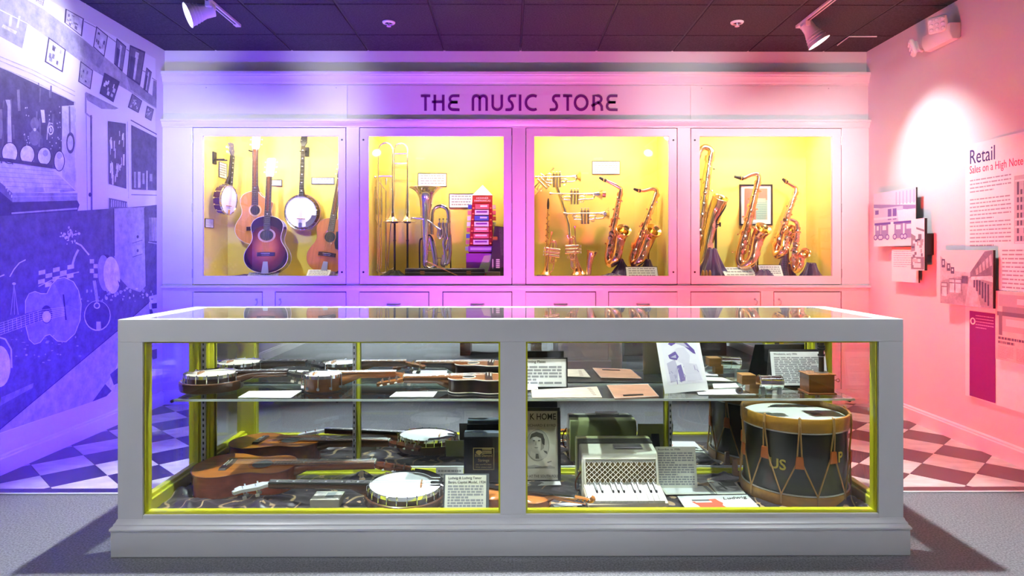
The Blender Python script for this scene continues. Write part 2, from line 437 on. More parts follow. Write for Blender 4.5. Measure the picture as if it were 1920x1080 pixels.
# the sign lettering, drawn as flat cut letters (strokes in photo-measured units)
def stroke_outline(pts, w):
    """flat ribbon along a 2-D polyline"""
    L = []; R = []
    for i, p in enumerate(pts):
        a = Vector(pts[max(i - 1, 0)]); b = Vector(pts[min(i + 1, len(pts) - 1)]); p = Vector(p)
        t = (b - a); t.normalize(); n = Vector((-t.y, t.x))
        if 0 < i < len(pts) - 1:
            t1 = (p - a).normalized(); c = max(.5, n.dot(Vector((-t1.y, t1.x)))); k = w / 2 / c
        else: k = w / 2
        L.append(p + n * k); R.append(p - n * k)
    return L, R
def arc(cx, cy, rx, ry, a0, a1, n=14): return [(cx + rx * math.cos(math.radians(lerp(a0, a1, k / n))), cy + ry * math.sin(math.radians(lerp(a0, a1, k / n)))) for k in range(n + 1)]
GL = {  # strokes in the units of the enlarged sign crop (4.923 per photo pixel)
 'T': [[(45, 98), (132, 98)], [(88, 98), (88, 236)]],
 'H': [[(174, 88), (174, 236)], [(252, 88), (252, 236)], [(147, 153), (252, 153)]],
 'E': [[(401, 98), (345, 98)] + arc(345, 128, 32, 30, 270, 90)[1:] + [(384, 158)], [(384, 158), (340, 158)] + arc(340, 192, 34, 34, 270, 90)[1:] + [(402, 227)]],
 'M': [[(526, 236), (526, 130)] + arc(557, 130, 31, 32, 180, 360)[1:] + [(588, 236)], [(588, 130)] + arc(620, 130, 32, 32, 180, 360)[1:] + [(652, 236)]],
 'U': [[(708, 88), (708, 185)] + arc(750, 185, 42, 41, 180, 0)[1:] + [(792, 88)]],
 'S': [[(925, 98), (882, 98)] + arc(882, 126, 24, 28, 270, 130)[1:] + [(880, 158)] + arc(868, 194, 24, 33, 300, 450)[2:] + [(825, 227)]],
 'I': [[(961, 88), (961, 236)]],
 'C': [arc(1080, 162, 66, 66, -60, -300, 22)],
 's': [[(1331, 98), (1290, 98)] + arc(1290, 126, 24, 28, 270, 130)[1:] + [(1288, 158)] + arc(1276, 194, 24, 33, 300, 450)[2:] + [(1234, 227)]],
 't': [[(1357, 98), (1442, 98)], [(1400, 98), (1400, 236)]],
 'O': [arc(1524, 162, 57, 65, 0, 360, 28)],
 'R': [[(1640, 236), (1640, 98), (1680, 98)] + arc(1680, 128, 30, 30, 270, 450)[1:] + [(1620, 192)], [(1675, 160), (1700, 172), (1714, 196), (1716, 236)]],
 'e': [[(1859, 98), (1802, 98)] + arc(1802, 128, 32, 30, 270, 90)[1:] + [(1842, 158)], [(1842, 158), (1797, 158)] + arc(1797, 192, 34, 34, 270, 90)[1:] + [(1860, 227)]],
}
M_LETTER = mat('letter_purple', (.15, .010, .20), .4)
for ch, strokes in GL.items():
    mb = MB()
    for st in strokes:
        L, R = stroke_outline(st, 23)
        n = len(L)
        def P(q, dy): w = at(780 + q.x / 4.923, 160 + q.y / 4.923, UF - .009); return (w.x, UF - .009 - dy, w.z)
        vs = [P(q, .0003) for q in L] + [P(q, .0003) for q in R] + [P(q, .004) for q in L] + [P(q, .004) for q in R]
        fs = []
        for i in range(n - 1):
            fs += [(i, i + 1, n + i + 1, n + i), (2 * n + i, 3 * n + i, 3 * n + i + 1, 2 * n + i + 1), (i, 2 * n + i, 2 * n + i + 1, i + 1), (n + i, n + i + 1, 3 * n + i + 1, 3 * n + i)]
        fs += [(0, n, 3 * n, 2 * n), (n - 1, 3 * n - 1, 4 * n - 1, 2 * n - 1)]
        mb.add(vs, fs)
    mb.build('letter', M_LETTER, sg, smooth=0)

# glazed display cabinets
NB = 5.77
CABL = ['glazed yellow-lined cabinet holding guitars and banjos beside the mural', 'glazed yellow-lined cabinet holding trombones and a red box tower', 'glazed yellow-lined cabinet holding trumpets and two saxophones', 'glazed yellow-lined cabinet holding saxophones and a framed poster']
NICHE = []
for k, (X0, X1, x0, x1) in enumerate(DOORS):
    c = place('display_cabinet', CABL[k], 'cabinet', ((X0 + X1) / 2, CF + .25, .955), 'glazed cabinets in the wall')
    ix0, ix1 = x0 - (.02, .02, .085, .10)[k], x1 + (.10, .02, .02, .02)[k]
    yl = M_YEL
    MB().bb(ix0 - .015, ix1 + .015, NB, NB + .015, .97, 2.32).build('back_panel', yl, c, smooth=0)
    MB().bb(ix0 - .015, ix0, CF + .036, NB, .97, 2.32).build('side_panel', yl, c, smooth=0)
    MB().bb(ix1, ix1 + .015, CF + .036, NB, .97, 2.32).build('side_panel', yl, c, smooth=0)
    MB().bb(ix0, ix1, CF + .036, NB, .97, 1.0).build('floor_panel', M_YEL, c, smooth=0)
    MB().bb(ix0, ix1, CF + .036, NB, 2.305, 2.32).build('top_panel', M_PAINT, c, smooth=0)
    dr = MB()
    ring(dr, x0, x1, OZ0, OZ1, X0 + .003, X1 - .003, DZ0 + .003, DZ1 - .003, CF - .001, CF + .024)
    d = dr.build('door_frame', M_PAINT, c, smooth=0, bevel=.002)
    MB().bb(x0 - .004, x1 + .004, CF + .014, CF + .019, OZ0 - .004, OZ1 + .004).build('glass_pane', M_GLASS, d, smooth=0)
    rv = MB(); ring(rv, X0 + .018, X1 - .018, DZ0 + .018, DZ1 - .018, X0 - .012, X1 + .012, DZ0 - .012, DZ1 + .012, CF + .0305, CF + .034); rv.build('dark_reveal', M_DARKGAP, c, smooth=0)  # near-black ring stands in for the shade in the gap round the door
    hx = X0 if k in (0, 2) else X1
    for hz in (1.04, 1.56, 2.10):
        MB().cyl((hx, CF - .004, hz - .035), (hx, CF - .004, hz + .035), .0045, n=8).build('hinge', M_STEEL, d)
    sxx = X1 - .032 if k in (0, 2) else X0 + .032
    for sz in (OZ0 + .03, OZ1 - .03):
        MB().cyl((sxx, CF - .003, sz), (sxx, CF - .001, sz), .008, n=10).build('lock_screw', M_BLACKM, d)
    # strip lamp under the cabinet top, behind the door head
    lp = MB().bb(x0 + .1, x1 - .1, CF + .05, CF + .09, 2.262, 2.29).build('strip_lamp', mat('lamp_housing', (.7, .7, .7), .4), c, smooth=0)
    ld = bpy.data.lights.new('niche_light', 'AREA'); ld.shape = 'RECTANGLE'; ld.size = x1 - x0 - .2; ld.size_y = .035; ld.energy = P_NICHE; ld.color = (1, .88, .68)
    lo = bpy.data.objects.new('niche_light', ld); COL.objects.link(lo); lo.location = ((x0 + x1) / 2, CF + .075, 2.258); lo.rotation_euler = (math.radians(14), 0, 0)
    NICHE.append((ix0, ix1))

# lower doors and drawers
def handle_ring(c, p):
    MB().cyl((p[0], p[1], p[2] + .018), (p[0], p[1] - .012, p[2] + .018), .008, n=10).build('handle', M_STEEL, c)
    MB().tube(smooth_path([(p[0], p[1] - .012, p[2] + .016), (p[0] + .012, p[1] - .018, p[2] + .004), (p[0] + .007, p[1] - .02, p[2] - .022), (p[0] - .006, p[1] - .016, p[2] - .024)]), .0035, 8).build('pull', M_STEEL, c)
def handle_bar(c, p):
    MB().tube(smooth_path([(p[0] - .05, p[1], p[2] + .006), (p[0] - .045, p[1] - .02, p[2] - .004), (p[0], p[1] - .024, p[2] - .006), (p[0] + .045, p[1] - .02, p[2] - .004), (p[0] + .05, p[1], p[2] + .006)]), .006, 8).build('handle', M_STEEL, c)
lower = [((361, 492), (516, 649), 'door'), ((673, 804), (830, 960), 'drawer'), ((985, 1117), (1141, 1271), 'drawer'), ((1295, 1426), (1451, 1577), 'door')]
LBL = ['white base cabinet with two doors under the guitars', 'white base cabinet with pull drawers under the trombones', 'white base cabinet with pull drawers under the trumpets', 'white base cabinet with two doors under the framed poster']
for k, (A, B, kd) in enumerate(lower):
    bc = place('base_cabinet', LBL[k], 'cabinet', (sum(DOORS[k][:2]) / 2, CF, .1), 'base cabinets under the glazed cabinets')
    MB().bb(DOORS[k][0] + .002, DOORS[k][1] - .002, CF + .042, 5.75, .12, .9).build('body', M_PAINT, bc, smooth=0)
    a1, b0 = at(A[1], 560, CF).x, at(B[0], 560, CF).x
    MB().bb(a1 + .003, b0 - .003, CF, CF + .028, .10, .895).build('centre_stile', M_PAINT, bc, smooth=0)
    for s, (pa, pb) in enumerate((A, B)):
        x0, x1 = at(pa, 560, CF).x, at(pb, 560, CF).x
        if kd == 'door':
            d = MB().bb(x0 + .003, x1 - .003, CF - .001, CF + .02, .104, .888).build('door', M_PAINT, bc, smooth=0, bevel=.002)
            handle_ring(d, ((x1 - .045) if s == 0 else (x0 + .04), CF - .001, .815))
        else:
            d = MB().bb(x0 + .003, x1 - .003, CF - .001, CF + .02, .70, .888).build('drawer', M_PAINT, bc, smooth=0, bevel=.002)
            handle_bar(d, ((x0 + x1) / 2, CF - .001, .79))
            d = MB().bb(x0 + .003, x1 - .003, CF - .001, CF + .02, .104, .69).build('door', M_PAINT, bc, smooth=0, bevel=.002)
            handle_ring(d, ((x1 - .045) if s == 0 else (x0 + .04), CF - .001, .62))

# ================================================================== SHOWCASE
CX0, CX1, CY0, CY1, CZ = -1.546, 1.567, 2.62, 3.268, .933
YM = 3.222                                    # mirror face
PW = .098                                     # post width
case = place('showcase', 'long white glass-topped showcase with lime-painted inside in front of the cabinets', 'showcase', (0, 2.95, 0))
WB = .160                                     # bottom of the openings
for x0, x1 in ((CX0, CX0 + PW), (CX1 - PW, CX1)):
    MB().bb(x0, x1, CY0, CY0 + .05, .10, CZ - .0895).build('front_post', M_CASEP, case, bevel=.0008)
    MB().bb(x0, x1, CY1 - .05, CY1, .10, CZ - .0895).build('rear_post', M_CASEP, case, bevel=.0008)
mx0, mx1 = at(938, 800, CY0).x, at(986, 800, CY0).x
MB().bb(mx0, mx1, CY0, CY0 + .05, WB + .0003, CZ - .0895).build('centre_post', M_CASEP, case, bevel=.0008)
MB().bb(CX0, CX1, CY0, CY0 + .05, CZ - .089, CZ).build('front_top_rail', M_CASEP, case, bevel=.0012)
MB().bb(CX0, CX1, CY1 - .05, CY1, CZ - .089, CZ).build('rear_top_rail', M_CASEP, case, bevel=.0012)
for x0, x1 in ((CX0, CX0 + .085), (CX1 - .085, CX1)):
    MB().bb(x0, x1, CY0 + .05, CY1 - .05, CZ - .089, CZ).build('side_top_rail', M_CASEP, case, bevel=.0008)
# base
MB().bb(CX0, CX1, CY0, CY1, .10, .118).build('case_floor', M_CASEP, case, smooth=0)
MB().bb(CX0 + PW, CX1 - PW, CY0, CY0 + .05, .10, WB).build('bottom_rail', M_CASEP, case, bevel=.002)
MB().bb(CX0 + PW, CX1 - PW, CY1 - .05, CY1, .10, WB).build('bottom_rail', M_CASEP, case, bevel=.002)
for x0, x1 in ((CX0, CX0 + .05), (CX1 - .05, CX1)): MB().bb(x0, x1, CY0 + .05, CY1 - .05, .10, WB).build('bottom_rail', M_CASEP, case, bevel=.002)
MB().bb(CX0 - .018, CX1 + .018, CY0 - .018, CY1 + .018, 0, .106).build('plinth', M_CASEP, case, bevel=.003)
def skirt(mb, prof):
    """moulding profile (out, z) run round the case"""
    n = len(prof); vs = []
    for sx, sy in ((-1, -1), (1, -1), (1, 1), (-1, 1)):
        for o, z in prof:
            vs.append(((CX0 if sx < 0 else CX1) + sx * o, (CY0 if sy < 0 else CY1) + sy * o, z))
    fs = []
    for c in range(4):
        d = (c + 1) % 4
        for i in range(n):
            j = (i + 1) % n; fs.append((c * n + i, d * n + i, d * n + j, c * n + j))
    return mb.add(vs, fs)
skirt(MB(), [(-.01, .105), (.022, .105), (.022, .112), (.017, .118), (.012, .122), (.012, .127), (.006, .134), (.002, .144), (-.01, .144)]).build('base_moulding', M_CASEP, case, smooth=25)
# thin window beads round each front opening
for a, b in ((CX0 + PW, mx0), (mx1, CX1 - PW)):
    r = MB(); ring(r, a + .007, b - .007, WB + .006, CZ - .095, a, b, WB, CZ - .089, CY0 + .012, CY0 + .055); r.build('window_bead', M_LIME, case, smooth=0)
# lime-painted inside
for x, s in ((CX0 + .002, 1), (CX1 - .002, -1)):
    xi = x + s * PW
    MB().bb(min(x, xi), max(x, xi), CY1 - .075, CY1 - .051, .12, CZ - .02).build('rear_post_lining', M_LIME, case, smooth=0, bevel=.004)
    MB().bb(xi - s * .0, xi + s * .018, CY1 - .066, CY1 - .052, .12, CZ - .09).build('lining_step', M_LIME, case, smooth=0, bevel=.003)
    MB().bb(x + s * .03, x + s * .052, CY1 - .086, CY1 - .074, .16, CZ - .10).build('lining_step', M_LIME, case, smooth=0, bevel=.003)
    MB().bb(x, x + s * PW, CY0 + .0505, CY0 + .066, .12, CZ - .09).build('front_post_lining', M_LIME, case, smooth=0, bevel=.003)
    st = MB().bb(xi - s * .034, xi - s * .012, CY1 - .084, CY1 - .0755, .17, CZ - .10).build('shelf_standard', M_STEEL, case, smooth=0)
    sl = MB()
    for k in range(22): sl.box((xi - s * .023, CY1 - .0845, .20 + k * .028), (.007, .001, .013))
    stuff(sl.build('slot', M_BLACK, st, smooth=0))
    MB().bb(min(x + s * .048, x + s * .062), max(x + s * .048, x + s * .062), CY0 + .066, CY1 - .075, .118, WB + .016).build('side_lining', M_LIME, case, smooth=0, bevel=.004)
    MB().bb(min(x + s * .02, x + s * .048), max(x + s * .02, x + s * .048), CY0 + .066, CY1 - .075, WB, WB + .03).build('side_lining', M_LIME, case, smooth=0, bevel=.004)
    MB().bb(x + s * .08, x + s * .092, CY0 + .05, CY1 - .05, CZ - .10, CZ - .02).build('side_lining', M_LIME, case, smooth=0)
    gx = x + s * .022
    MB().bb(gx - .003, gx + .003, CY0 + .05, CY1 - .05, WB - .002, CZ - .085).build('side_glass', M_GLASS, case, smooth=0)
MB().bb(mx0, mx1, CY0 + .0505, CY0 + .066, .12, CZ - .09).build('centre_post_lining', M_LIME, case, smooth=0)
MB().bb(CX0 + PW, CX1 - PW, CY0 + .0505, CY0 + .062, CZ - .10, CZ - .02).build('rail_lining', M_LIME, case, smooth=0)
for a, b in ((CX0 + PW, mx0), (mx1, CX1 - PW)):
    MB().bb(a - .002, b + .002, CY0 + .024, CY0 + .030, WB - .002, CZ - .087).build('front_glass', M_GLASS, case, smooth=0)
MB().bb(CX0 + .084, CX1 - .084, CY0 + .047, CY1 - .047, CZ - .009, CZ - .001).build('top_glass', M_GLASS, case, smooth=0)
MB().bb(CX0 + PW, CX1 - PW, CY1 - .022, CY1 - .003, .12, CZ - .05).build('back_panel', M_CASEP, case, smooth=0)
S1, S2 = at(670, 700, YM).x, at(1251, 700, YM).x
for a, b in ((CX0 + PW - .01, S1 - .004), (S1 + .004, S2 - .004), (S2 + .004, CX1 - PW + .01)):
    MB().bb(a, b, YM, YM + .006, .15, CZ - .05).build('mirror', M_MIRROR, case, smooth=0)
for x, s in ((S1, -1), (S2, 1)):
    MB().bb(x - .017, x + .017, YM - .014, YM + .004, .13, CZ - .05).build('mullion', M_LIME, case, smooth=0, bevel=.003)
    st = MB().bb(x + s * .002, x + s * .018, YM - .022, YM - .0145, .16, CZ - .06).build('shelf_standard', M_STEEL, case, smooth=0)
    sl = MB()
    for k in range(24): sl.box((x + s * .010, YM - .0225, .18 + k * .028), (.006, .001, .013))
    stuff(sl.build('slot', M_BLACK, st, smooth=0))
MB().bb(CX0 + PW, CX1 - PW, YM - .010, YM + .006, .118, .150).build('back_sill', M_LIME, case, smooth=0, bevel=.003)
MB().bb(CX0 + PW, CX1 - PW, YM - .020, YM - .010, .118, .134).build('back_sill', M_LIME, case, smooth=0, bevel=.003)
# glass shelves on brackets
SZ, SY0 = .564, 2.865
shx = [(at(326, 748, SY0).x, mx0 - .0), (mx1 + .0, at(1603, 745, SY0).x)]
SHELF = []
for k, (a, b) in enumerate(shx):
    sh = place('glass_shelf', ('clear glass shelf carrying the small banjos' if k == 0 else 'clear glass shelf carrying the printing plates and wooden boxes'), 'shelf', ((a + b) / 2, 3.04, SZ - .009), 'glass shelves in the showcase')
    MB().bb(a, b, SY0 + .001, YM - .024, SZ - .009, SZ).build('pane', M_GLASS_SHELF, sh, smooth=0)
    MB().bb(a, b, SY0 - .0015, SY0 + .0008, SZ - .0095, SZ + .0002).build('polished_edge', M_GEDGE, sh, smooth=0)
    MB().bb(a, b, YM - .0238, YM - .0225, SZ - .0095, SZ + .0002).build('polished_edge', M_GEDGE, sh, smooth=0)
    for x in ((CX0 + PW - .02, S1 - .01) if k == 0 else (S2 + .01, CX1 - PW + .02)):
        b2 = MB().prism([(0, 0), (.30, 0), (.30, -.008), (.02, -.035), (0, -.05)], -.0015, .0015, Matrix(((0, 0, 1, x), (-1, 0, 0, YM - .024), (0, 1, 0, SZ - .0092), (0, 0, 0, 1))))
        b2.build('bracket', M_STEEL, sh, smooth=0)
        MB().cyl((x, YM - .024 - .315, SZ - .013), (x, YM - .024 - .30, SZ - .013), .007, n=8).build('rubber_cap', M_BLACK, sh)

# brocade cloth on the case floor
def brocade():
    m = bpy.data.materials.new('brocade'); m.use_nodes = True; nt = m.node_tree; b = nt.nodes['Principled BSDF']; L = nt.links.new
    tc = nt.nodes.new('ShaderNodeTexCoord')
    n0 = nt.nodes.new('ShaderNodeTexNoise'); n0.inputs['Scale'].default_value = 9; L(tc.outputs['Object'], n0.inputs[0])
    mx = nt.nodes.new('ShaderNodeMix'); mx.data_type = 'VECTOR'; mx.inputs[0].default_value = .12; L(tc.outputs['Object'], mx.inputs[4]); L(n0.outputs['Color'], mx.inputs[5])
    v = nt.nodes.new('ShaderNodeTexVoronoi'); v.inputs['Scale'].default_value = 17; v.inputs['Randomness'].default_value = .8; L(mx.outputs[1], v.inputs[0])
    w = nt.nodes.new('ShaderNodeTexNoise'); w.inputs['Scale'].default_value = 75; w.inputs['Detail'].default_value = 2; L(tc.outputs['Object'], w.inputs[0])
    ad = nt.nodes.new('ShaderNodeMath'); ad.operation = 'MULTIPLY_ADD'; ad.inputs[1].default_value = .55; L(w.outputs['Fac'], ad.inputs[0]); L(v.outputs['Distance'], ad.inputs[2])
    r1 = nt.nodes.new('ShaderNodeValToRGB'); e = r1.color_ramp.elements; e[0].position = .49; e[0].color = (1, 1, 1, 1); e[1].position = .515; e[1].color = (0, 0, 0, 1)
    L(ad.outputs[0], r1.inputs[0])
    wv = nt.nodes.new('ShaderNodeTexWave'); wv.inputs['Scale'].default_value = 2.6; wv.inputs['Distortion'].default_value = 11; wv.inputs['Detail'].default_value = 1.2; wv.inputs['Detail Scale'].default_value = 1.6; L(tc.outputs['Object'], wv.inputs[0])
    r2 = nt.nodes.new('ShaderNodeValToRGB'); e = r2.color_ramp.elements; e[0].position = .978; e[0].color = (0, 0, 0, 1); e[1].position = .992; e[1].color = (.8, .8, .8, 1); L(wv.outputs['Fac'], r2.inputs[0])
    mxm = nt.nodes.new('ShaderNodeMath'); mxm.operation = 'MAXIMUM'; L(r1.outputs[0], mxm.inputs[0]); L(r2.outputs[0], mxm.inputs[1])
    mc = nt.nodes.new('ShaderNodeMix'); mc.data_type = 'RGBA'; mc.inputs[6].default_value = (.030, .017, .026, 1); mc.inputs[7].default_value = (.62, .42, .22, 1); L(mxm.outputs[0], mc.inputs[0])
    L(mc.outputs[2], b.inputs['Base Color']); b.inputs['Roughness'].default_value = .36; b.inputs['Sheen Weight'].default_value = .4
    return m
M_BROC = brocade()
def cloth_z(x, y):
    e = min((x - CX0 - .07) * 3, (CX1 - .07 - x) * 3, 1)
    z = .1195 + .004
    z += .012 * max(0, noise.noise(Vector((x * 5, y * 9, 1)))) * 1.5
    z += .008 * abs(noise.noise(Vector((x * 14 + y * 9, y * 17 - x * 4, 4))))
    for cx, cy, h, r in ((-1.36, 2.80, .045, .10), (-1.05, 2.74, .050, .12), (-1.44, 2.95, .05, .08), (-.93, 2.78, .03, .10), (-.70, 3.12, .05, .10), (1.45, 2.80, .05, .11), (1.02, 3.12, .04, .10), (.22, 2.74, .02, .12), (1.46, 3.0, .045, .10), (-.62, 2.70, .012, .15)):
        d = math.hypot(x - cx, (y - cy) * 1.2) / r
        if d < 1.6: z += h * math.exp(-d * d * 2) * (.65 + .6 * noise.noise(Vector((x * 22, y * 22, 2))))
    return max(z, .1195)
NX, NY = 240, 52
vs = []; fs = []
cx0, cx1, cy0, cy1 = CX0 + .066, CX1 - .066, CY0 + .068, YM - .024
for j in range(NY + 1):
    for i in range(NX + 1):
        x, y = lerp(cx0, cx1, i / NX), lerp(cy0, cy1, j / NY); vs.append((x, y, cloth_z(x, y)))
for j in range(NY):
    for i in range(NX): fs.append((j * (NX + 1) + i, j * (NX + 1) + i + 1, (j + 1) * (NX + 1) + i + 1, (j + 1) * (NX + 1) + i))
cl = MB().add(vs, fs).build('brocade_cloth', M_BROC, smooth=80)
tag(cl, 'rumpled dark brown brocade cloth with gold flowers lining the showcase floor', 'cloth')
# ================================================================== LAMPS
def aim(o, d): o.rotation_euler = Vector(d).to_track_quat('-Z', 'Y').to_euler()
def lamp(kind, name, loc, d, e, col=WHITE, **kw):
    l = bpy.data.lights.new(name, kind); l.energy = e; l.color = col
    for k, v in kw.items(): setattr(l, k, v)
    o = bpy.data.objects.new(name, l); COL.objects.link(o); o.location = loc; aim(o, d); return o
M_LAMPW = mat('lamp_white', (.80, .78, .78), .4)
M_LENS = emit_mat('lamp_lens', (.92, .97, 1), 14)
M_LENSOFF = emit_mat('lamp_lens_soft', (.92, .97, 1), 3)
ZT = 2.80
def track(x, y0, y1, label):
    t = place('light_track', label, 'light track', (x, (y0 + y1) / 2, ZC))
    MB().bb(x - .018, x + .018, y0, y1, ZT, ZC).build('rail', M_LAMPW, t, bevel=.002)
    MB().bb(x - .006, x + .006, y0 + .01, y1 - .05, ZT - .001, ZT + .004).build('slot', M_BLACK, t, smooth=0)
    MB().bb(x - .019, x + .019, y1 - .045, y1 + .004, ZT - .003, ZC).build('end_cap', M_LAMPW, t, bevel=.002)
    return t
TXL, TXR = atZ(447, 50, ZT).x, atZ(1497, 52, ZT).x
TYE = atZ(447, 50, ZT).y
track(TXL, .6, TYE, 'white ceiling light track near the mural wall')
track(TXR, .6, TYE, 'white ceiling light track near the pink wall')
def track_head(x, y, side, d, label, e, angle, blend, lens=M_LENS, col=WHITE, r=.03, group='track lamp heads'):
    """adapter on the track, yoke, flared can; d = beam direction"""
    d = Vector(d).normalized()
    t = place('track_lamp', label, 'lamp', (x, y, ZT), group)
    MB().bb(x - .017, x + .017, y - .045, y + .045, ZT - .035, ZT - .001).build('adapter', M_LAMPW, t, bevel=.004)
    hub = Vector((x + side * .035, y, ZT - .055))
    MB().cyl((x, y, ZT - .03), (x, y, ZT - .06), .011).build('stem', M_LAMPW, t)
    MB().tube([(x, y, ZT - .055), hub], .016, 10).build('yoke', M_LAMPW, t)
    M = frame(hub, d.orthogonal(), d)
    MB().lathe([(.022, -.06), (.042, -.054), (.044, .0), (.050, .02), (.074, .10), (.080, .105), (.078, .108), (.070, .10), (.064, .085)], 20, M, cap=True).build('can', M_LAMPW, t, smooth=40)
    MB().lathe([(.002, .0935), (.062, .0935), (.062, .0965), (.002, .0965)], 20, M).build('lens', lens, t)
    for k in range(3):
        MB().torus(.0545 + .0065 * k, .0022, M @ Matrix.Translation((0, 0, .035 + .02 * k)), 20, 6).build('cooling_rib', M_LAMPW, t)
    lamp('SPOT', 'track_beam', hub + d * .12, d, e, col, spot_size=math.radians(angle), spot_blend=blend, shadow_soft_size=r)
    return t
track_head(TXL, atZ(395, 8, ZT).y - .02, -1, (-.70, -.42, -.34), 'glowing white track lamp turned to the mural', P_WALL_L, 84, 1.0)
track_head(TXR, atZ(1528, 42, ZT).y, 1, (.70, -.18, -1.15), 'white track lamp turned to the pink wall', P_WALL_R, 72, 1.0)
# heads on the visitors' side (above and behind the picture)
for x, y, d, e, an, lb in ((-1.94, 1.9, (-.06, 3.4, -.44), P_SIGN * 1.7, 40, 'track lamp over the visitors aimed at the frieze above the guitars'),
                           (2.035, 1.9, (-.15, 3.4, -.46), P_SIGN * 1.3, 46, 'track lamp over the visitors aimed at the frieze above the poster'),
                           (-1.94, 2.5, (-.22, 2.75, -1.05), P_SIGN * 1.0, 40, 'track lamp over the visitors aimed at the guitar cabinet'),
                           (2.035, 2.5, (.25, 2.75, -1.05), P_SIGN * 1.15, 40, 'track lamp over the visitors aimed at the poster cabinet'),
                           (-1.94, .8, (1.0, 1.85, -2.1), P_ROOM, 58, 'track lamp over the visitors aimed at the guitar end of the showcase'),
                           (2.035, .8, (-1.0, 1.85, -2.1), P_ROOM * .72, 58, 'track lamp over the visitors aimed at the drum end of the showcase')):
    track_head(x, y, 1 if x > 0 else -1, d, lb, e, an, .9, r=.06)
for x in (-.92, .95):
    t = place('ceiling_spot', 'round recessed ceiling spot above the ' + ('guitar' if x < 0 else 'drum') + ' end of the showcase', 'lamp', (x, 2.92, ZC), 'recessed spots over the showcase')
    MB().lathe([(.045, -.02), (.075, -.02), (.08, -.012), (.075, 0), (.045, 0)], 24, Matrix.Translation((x, 2.92, ZC)), cap=False).build('trim_ring', M_LAMPW, t)
    MB().lathe([(.001, -.006), (.05, -.006), (.05, 0), (.001, 0)], 24, Matrix.Translation((x, 2.92, ZC))).build('lens', M_LENSOFF, t)
    lamp('SPOT', 'case_beam', (x, 2.92, ZC - .04), (0, -.02, -1), P_CASE, WHITE, spot_size=math.radians(68), spot_blend=.35, shadow_soft_size=.035)
for y in (-.6, -2.6):  # unseen spots added to light the floor mirrored in the showcase
    for x in (-1.5, 1.5):
        t = place('ceiling_spot', 'added unseen ceiling spot ' + ('just behind' if y > -1 else 'far behind') + ' the viewer on the ' + ('mural' if x < 0 else 'pink wall') + ' side', 'lamp', (x, y, ZC), 'added spots over the visitors floor')
        MB().lathe([(.045, -.02), (.075, -.02), (.08, -.012), (.075, 0), (.045, 0)], 24, Matrix.Translation((x, y, ZC)), cap=False).build('trim_ring', M_LAMPW, t)
        MB().lathe([(.001, -.006), (.05, -.006), (.05, 0), (.001, 0)], 24, Matrix.Translation((x, y, ZC))).build('lens', M_LENSOFF, t)
        lamp('SPOT', 'floor_fill', (x, y, ZC - .04), (0, 0, -1), P_ROOM * (.26 if y > -1 else 5.0), WHITE, spot_size=math.radians(84), spot_blend=.8, shadow_soft_size=.06)
t = place('ceiling_spot', 'added ceiling spot brightening the beige exhibit plinth', 'lamp', (.8, 1.3, ZC))  # unseen spot added to brighten the plinth's reflection in the mirror
MB().lathe([(.045, -.02), (.075, -.02), (.08, -.012), (.075, 0), (.045, 0)], 24, Matrix.Translation((.8, 1.3, ZC)), cap=False).build('trim_ring', M_LAMPW, t)
MB().lathe([(.001, -.006), (.05, -.006), (.05, 0), (.001, 0)], 24, Matrix.Translation((.8, 1.3, ZC))).build('lens', M_LENSOFF, t)
lamp('SPOT', 'plinth_fill', (.8, 1.3, ZC - .04), (0, -1.7, -2.1), P_ROOM * .9, WHITE, spot_size=math.radians(40), spot_blend=.8, shadow_soft_size=.06)
# coloured wash lights on the tiled floor behind the showcase
def wash(x, y, d, e, col, nm, label, sz=.22, spread=150):
    t = place('floor_wash_light', label, 'lamp', (x, y, 0), 'floor wash lights behind the showcase')
    d = Vector(d).normalized()
    M = frame((x, y, .10), (1, 0, 0) if abs(d.x) < .8 else (0, 1, 0), d)
    MB().box((0, 0, -.04), (sz, .14, .07), M).build('housing', M_BLACKM, t, bevel=.006)
    MB().box((0, 0, -.003), (sz - .02, .12, .004), M).build('lens', emit_mat(nm + '_lens', col, 6), t, smooth=0)
    MB().bb(x - sz / 2 - .01, x + sz / 2 + .01, y - .02, y + .02, 0, .03).build('foot', M_BLACKM, t, bevel=.003)
    lamp('AREA', 'wash_' + nm, Vector((x, y, .10)) + d * .004, d, e, col, shape='RECTANGLE', size=sz - .02, size_y=.12, spread=math.radians(spread))
wash(-1.35, 3.52, (-.50, .50, .70), P_BLUE, BLUE, 'blue', 'blue floor wash light behind the guitar end of the showcase', spread=150)
wash(1.40, 3.52, (.50, .50, .70), P_RED, RED, 'red', 'red floor wash light behind the drum end of the showcase', spread=150)
wash(.02, 3.52, (0, .75, .66), P_PINK, PINK, 'magenta', 'magenta floor wash light behind the middle of the showcase', spread=105)

# ------------------------------------------------------------------ ceiling sprinklers
for px, lb in ((729, 'white ceiling sprinkler head above the lettered sign'), (1382, 'white ceiling sprinkler head beside the lamp track')):
    c = atZ(px, 41, ZC)
    t = place('sprinkler', lb, 'sprinkler', (c.x, c.y, ZC), 'ceiling sprinklers')
    M = Matrix.Translation((c.x, c.y, ZC))
    MB().lathe([(.026, -.001), (.045, -.001), (.045, -.006), (.040, -.012), (.028, -.014), (.026, -.008)], 24, M, cap=False).build('escutcheon', M_LAMPW, t)
    MB().lathe([(.002, -.001), (.026, -.001), (.026, -.003), (.002, -.003)], 20, M).build('recess', M_BLACK, t)
    MB().cyl((c.x, c.y, ZC), (c.x, c.y, ZC - .030), .006).build('nozzle', M_LAMPW, t)
    MB().lathe([(.002, -.030), (.016, -.030), (.016, -.033), (.002, -.033)], 14, M).build('deflector', M_LAMPW, t)
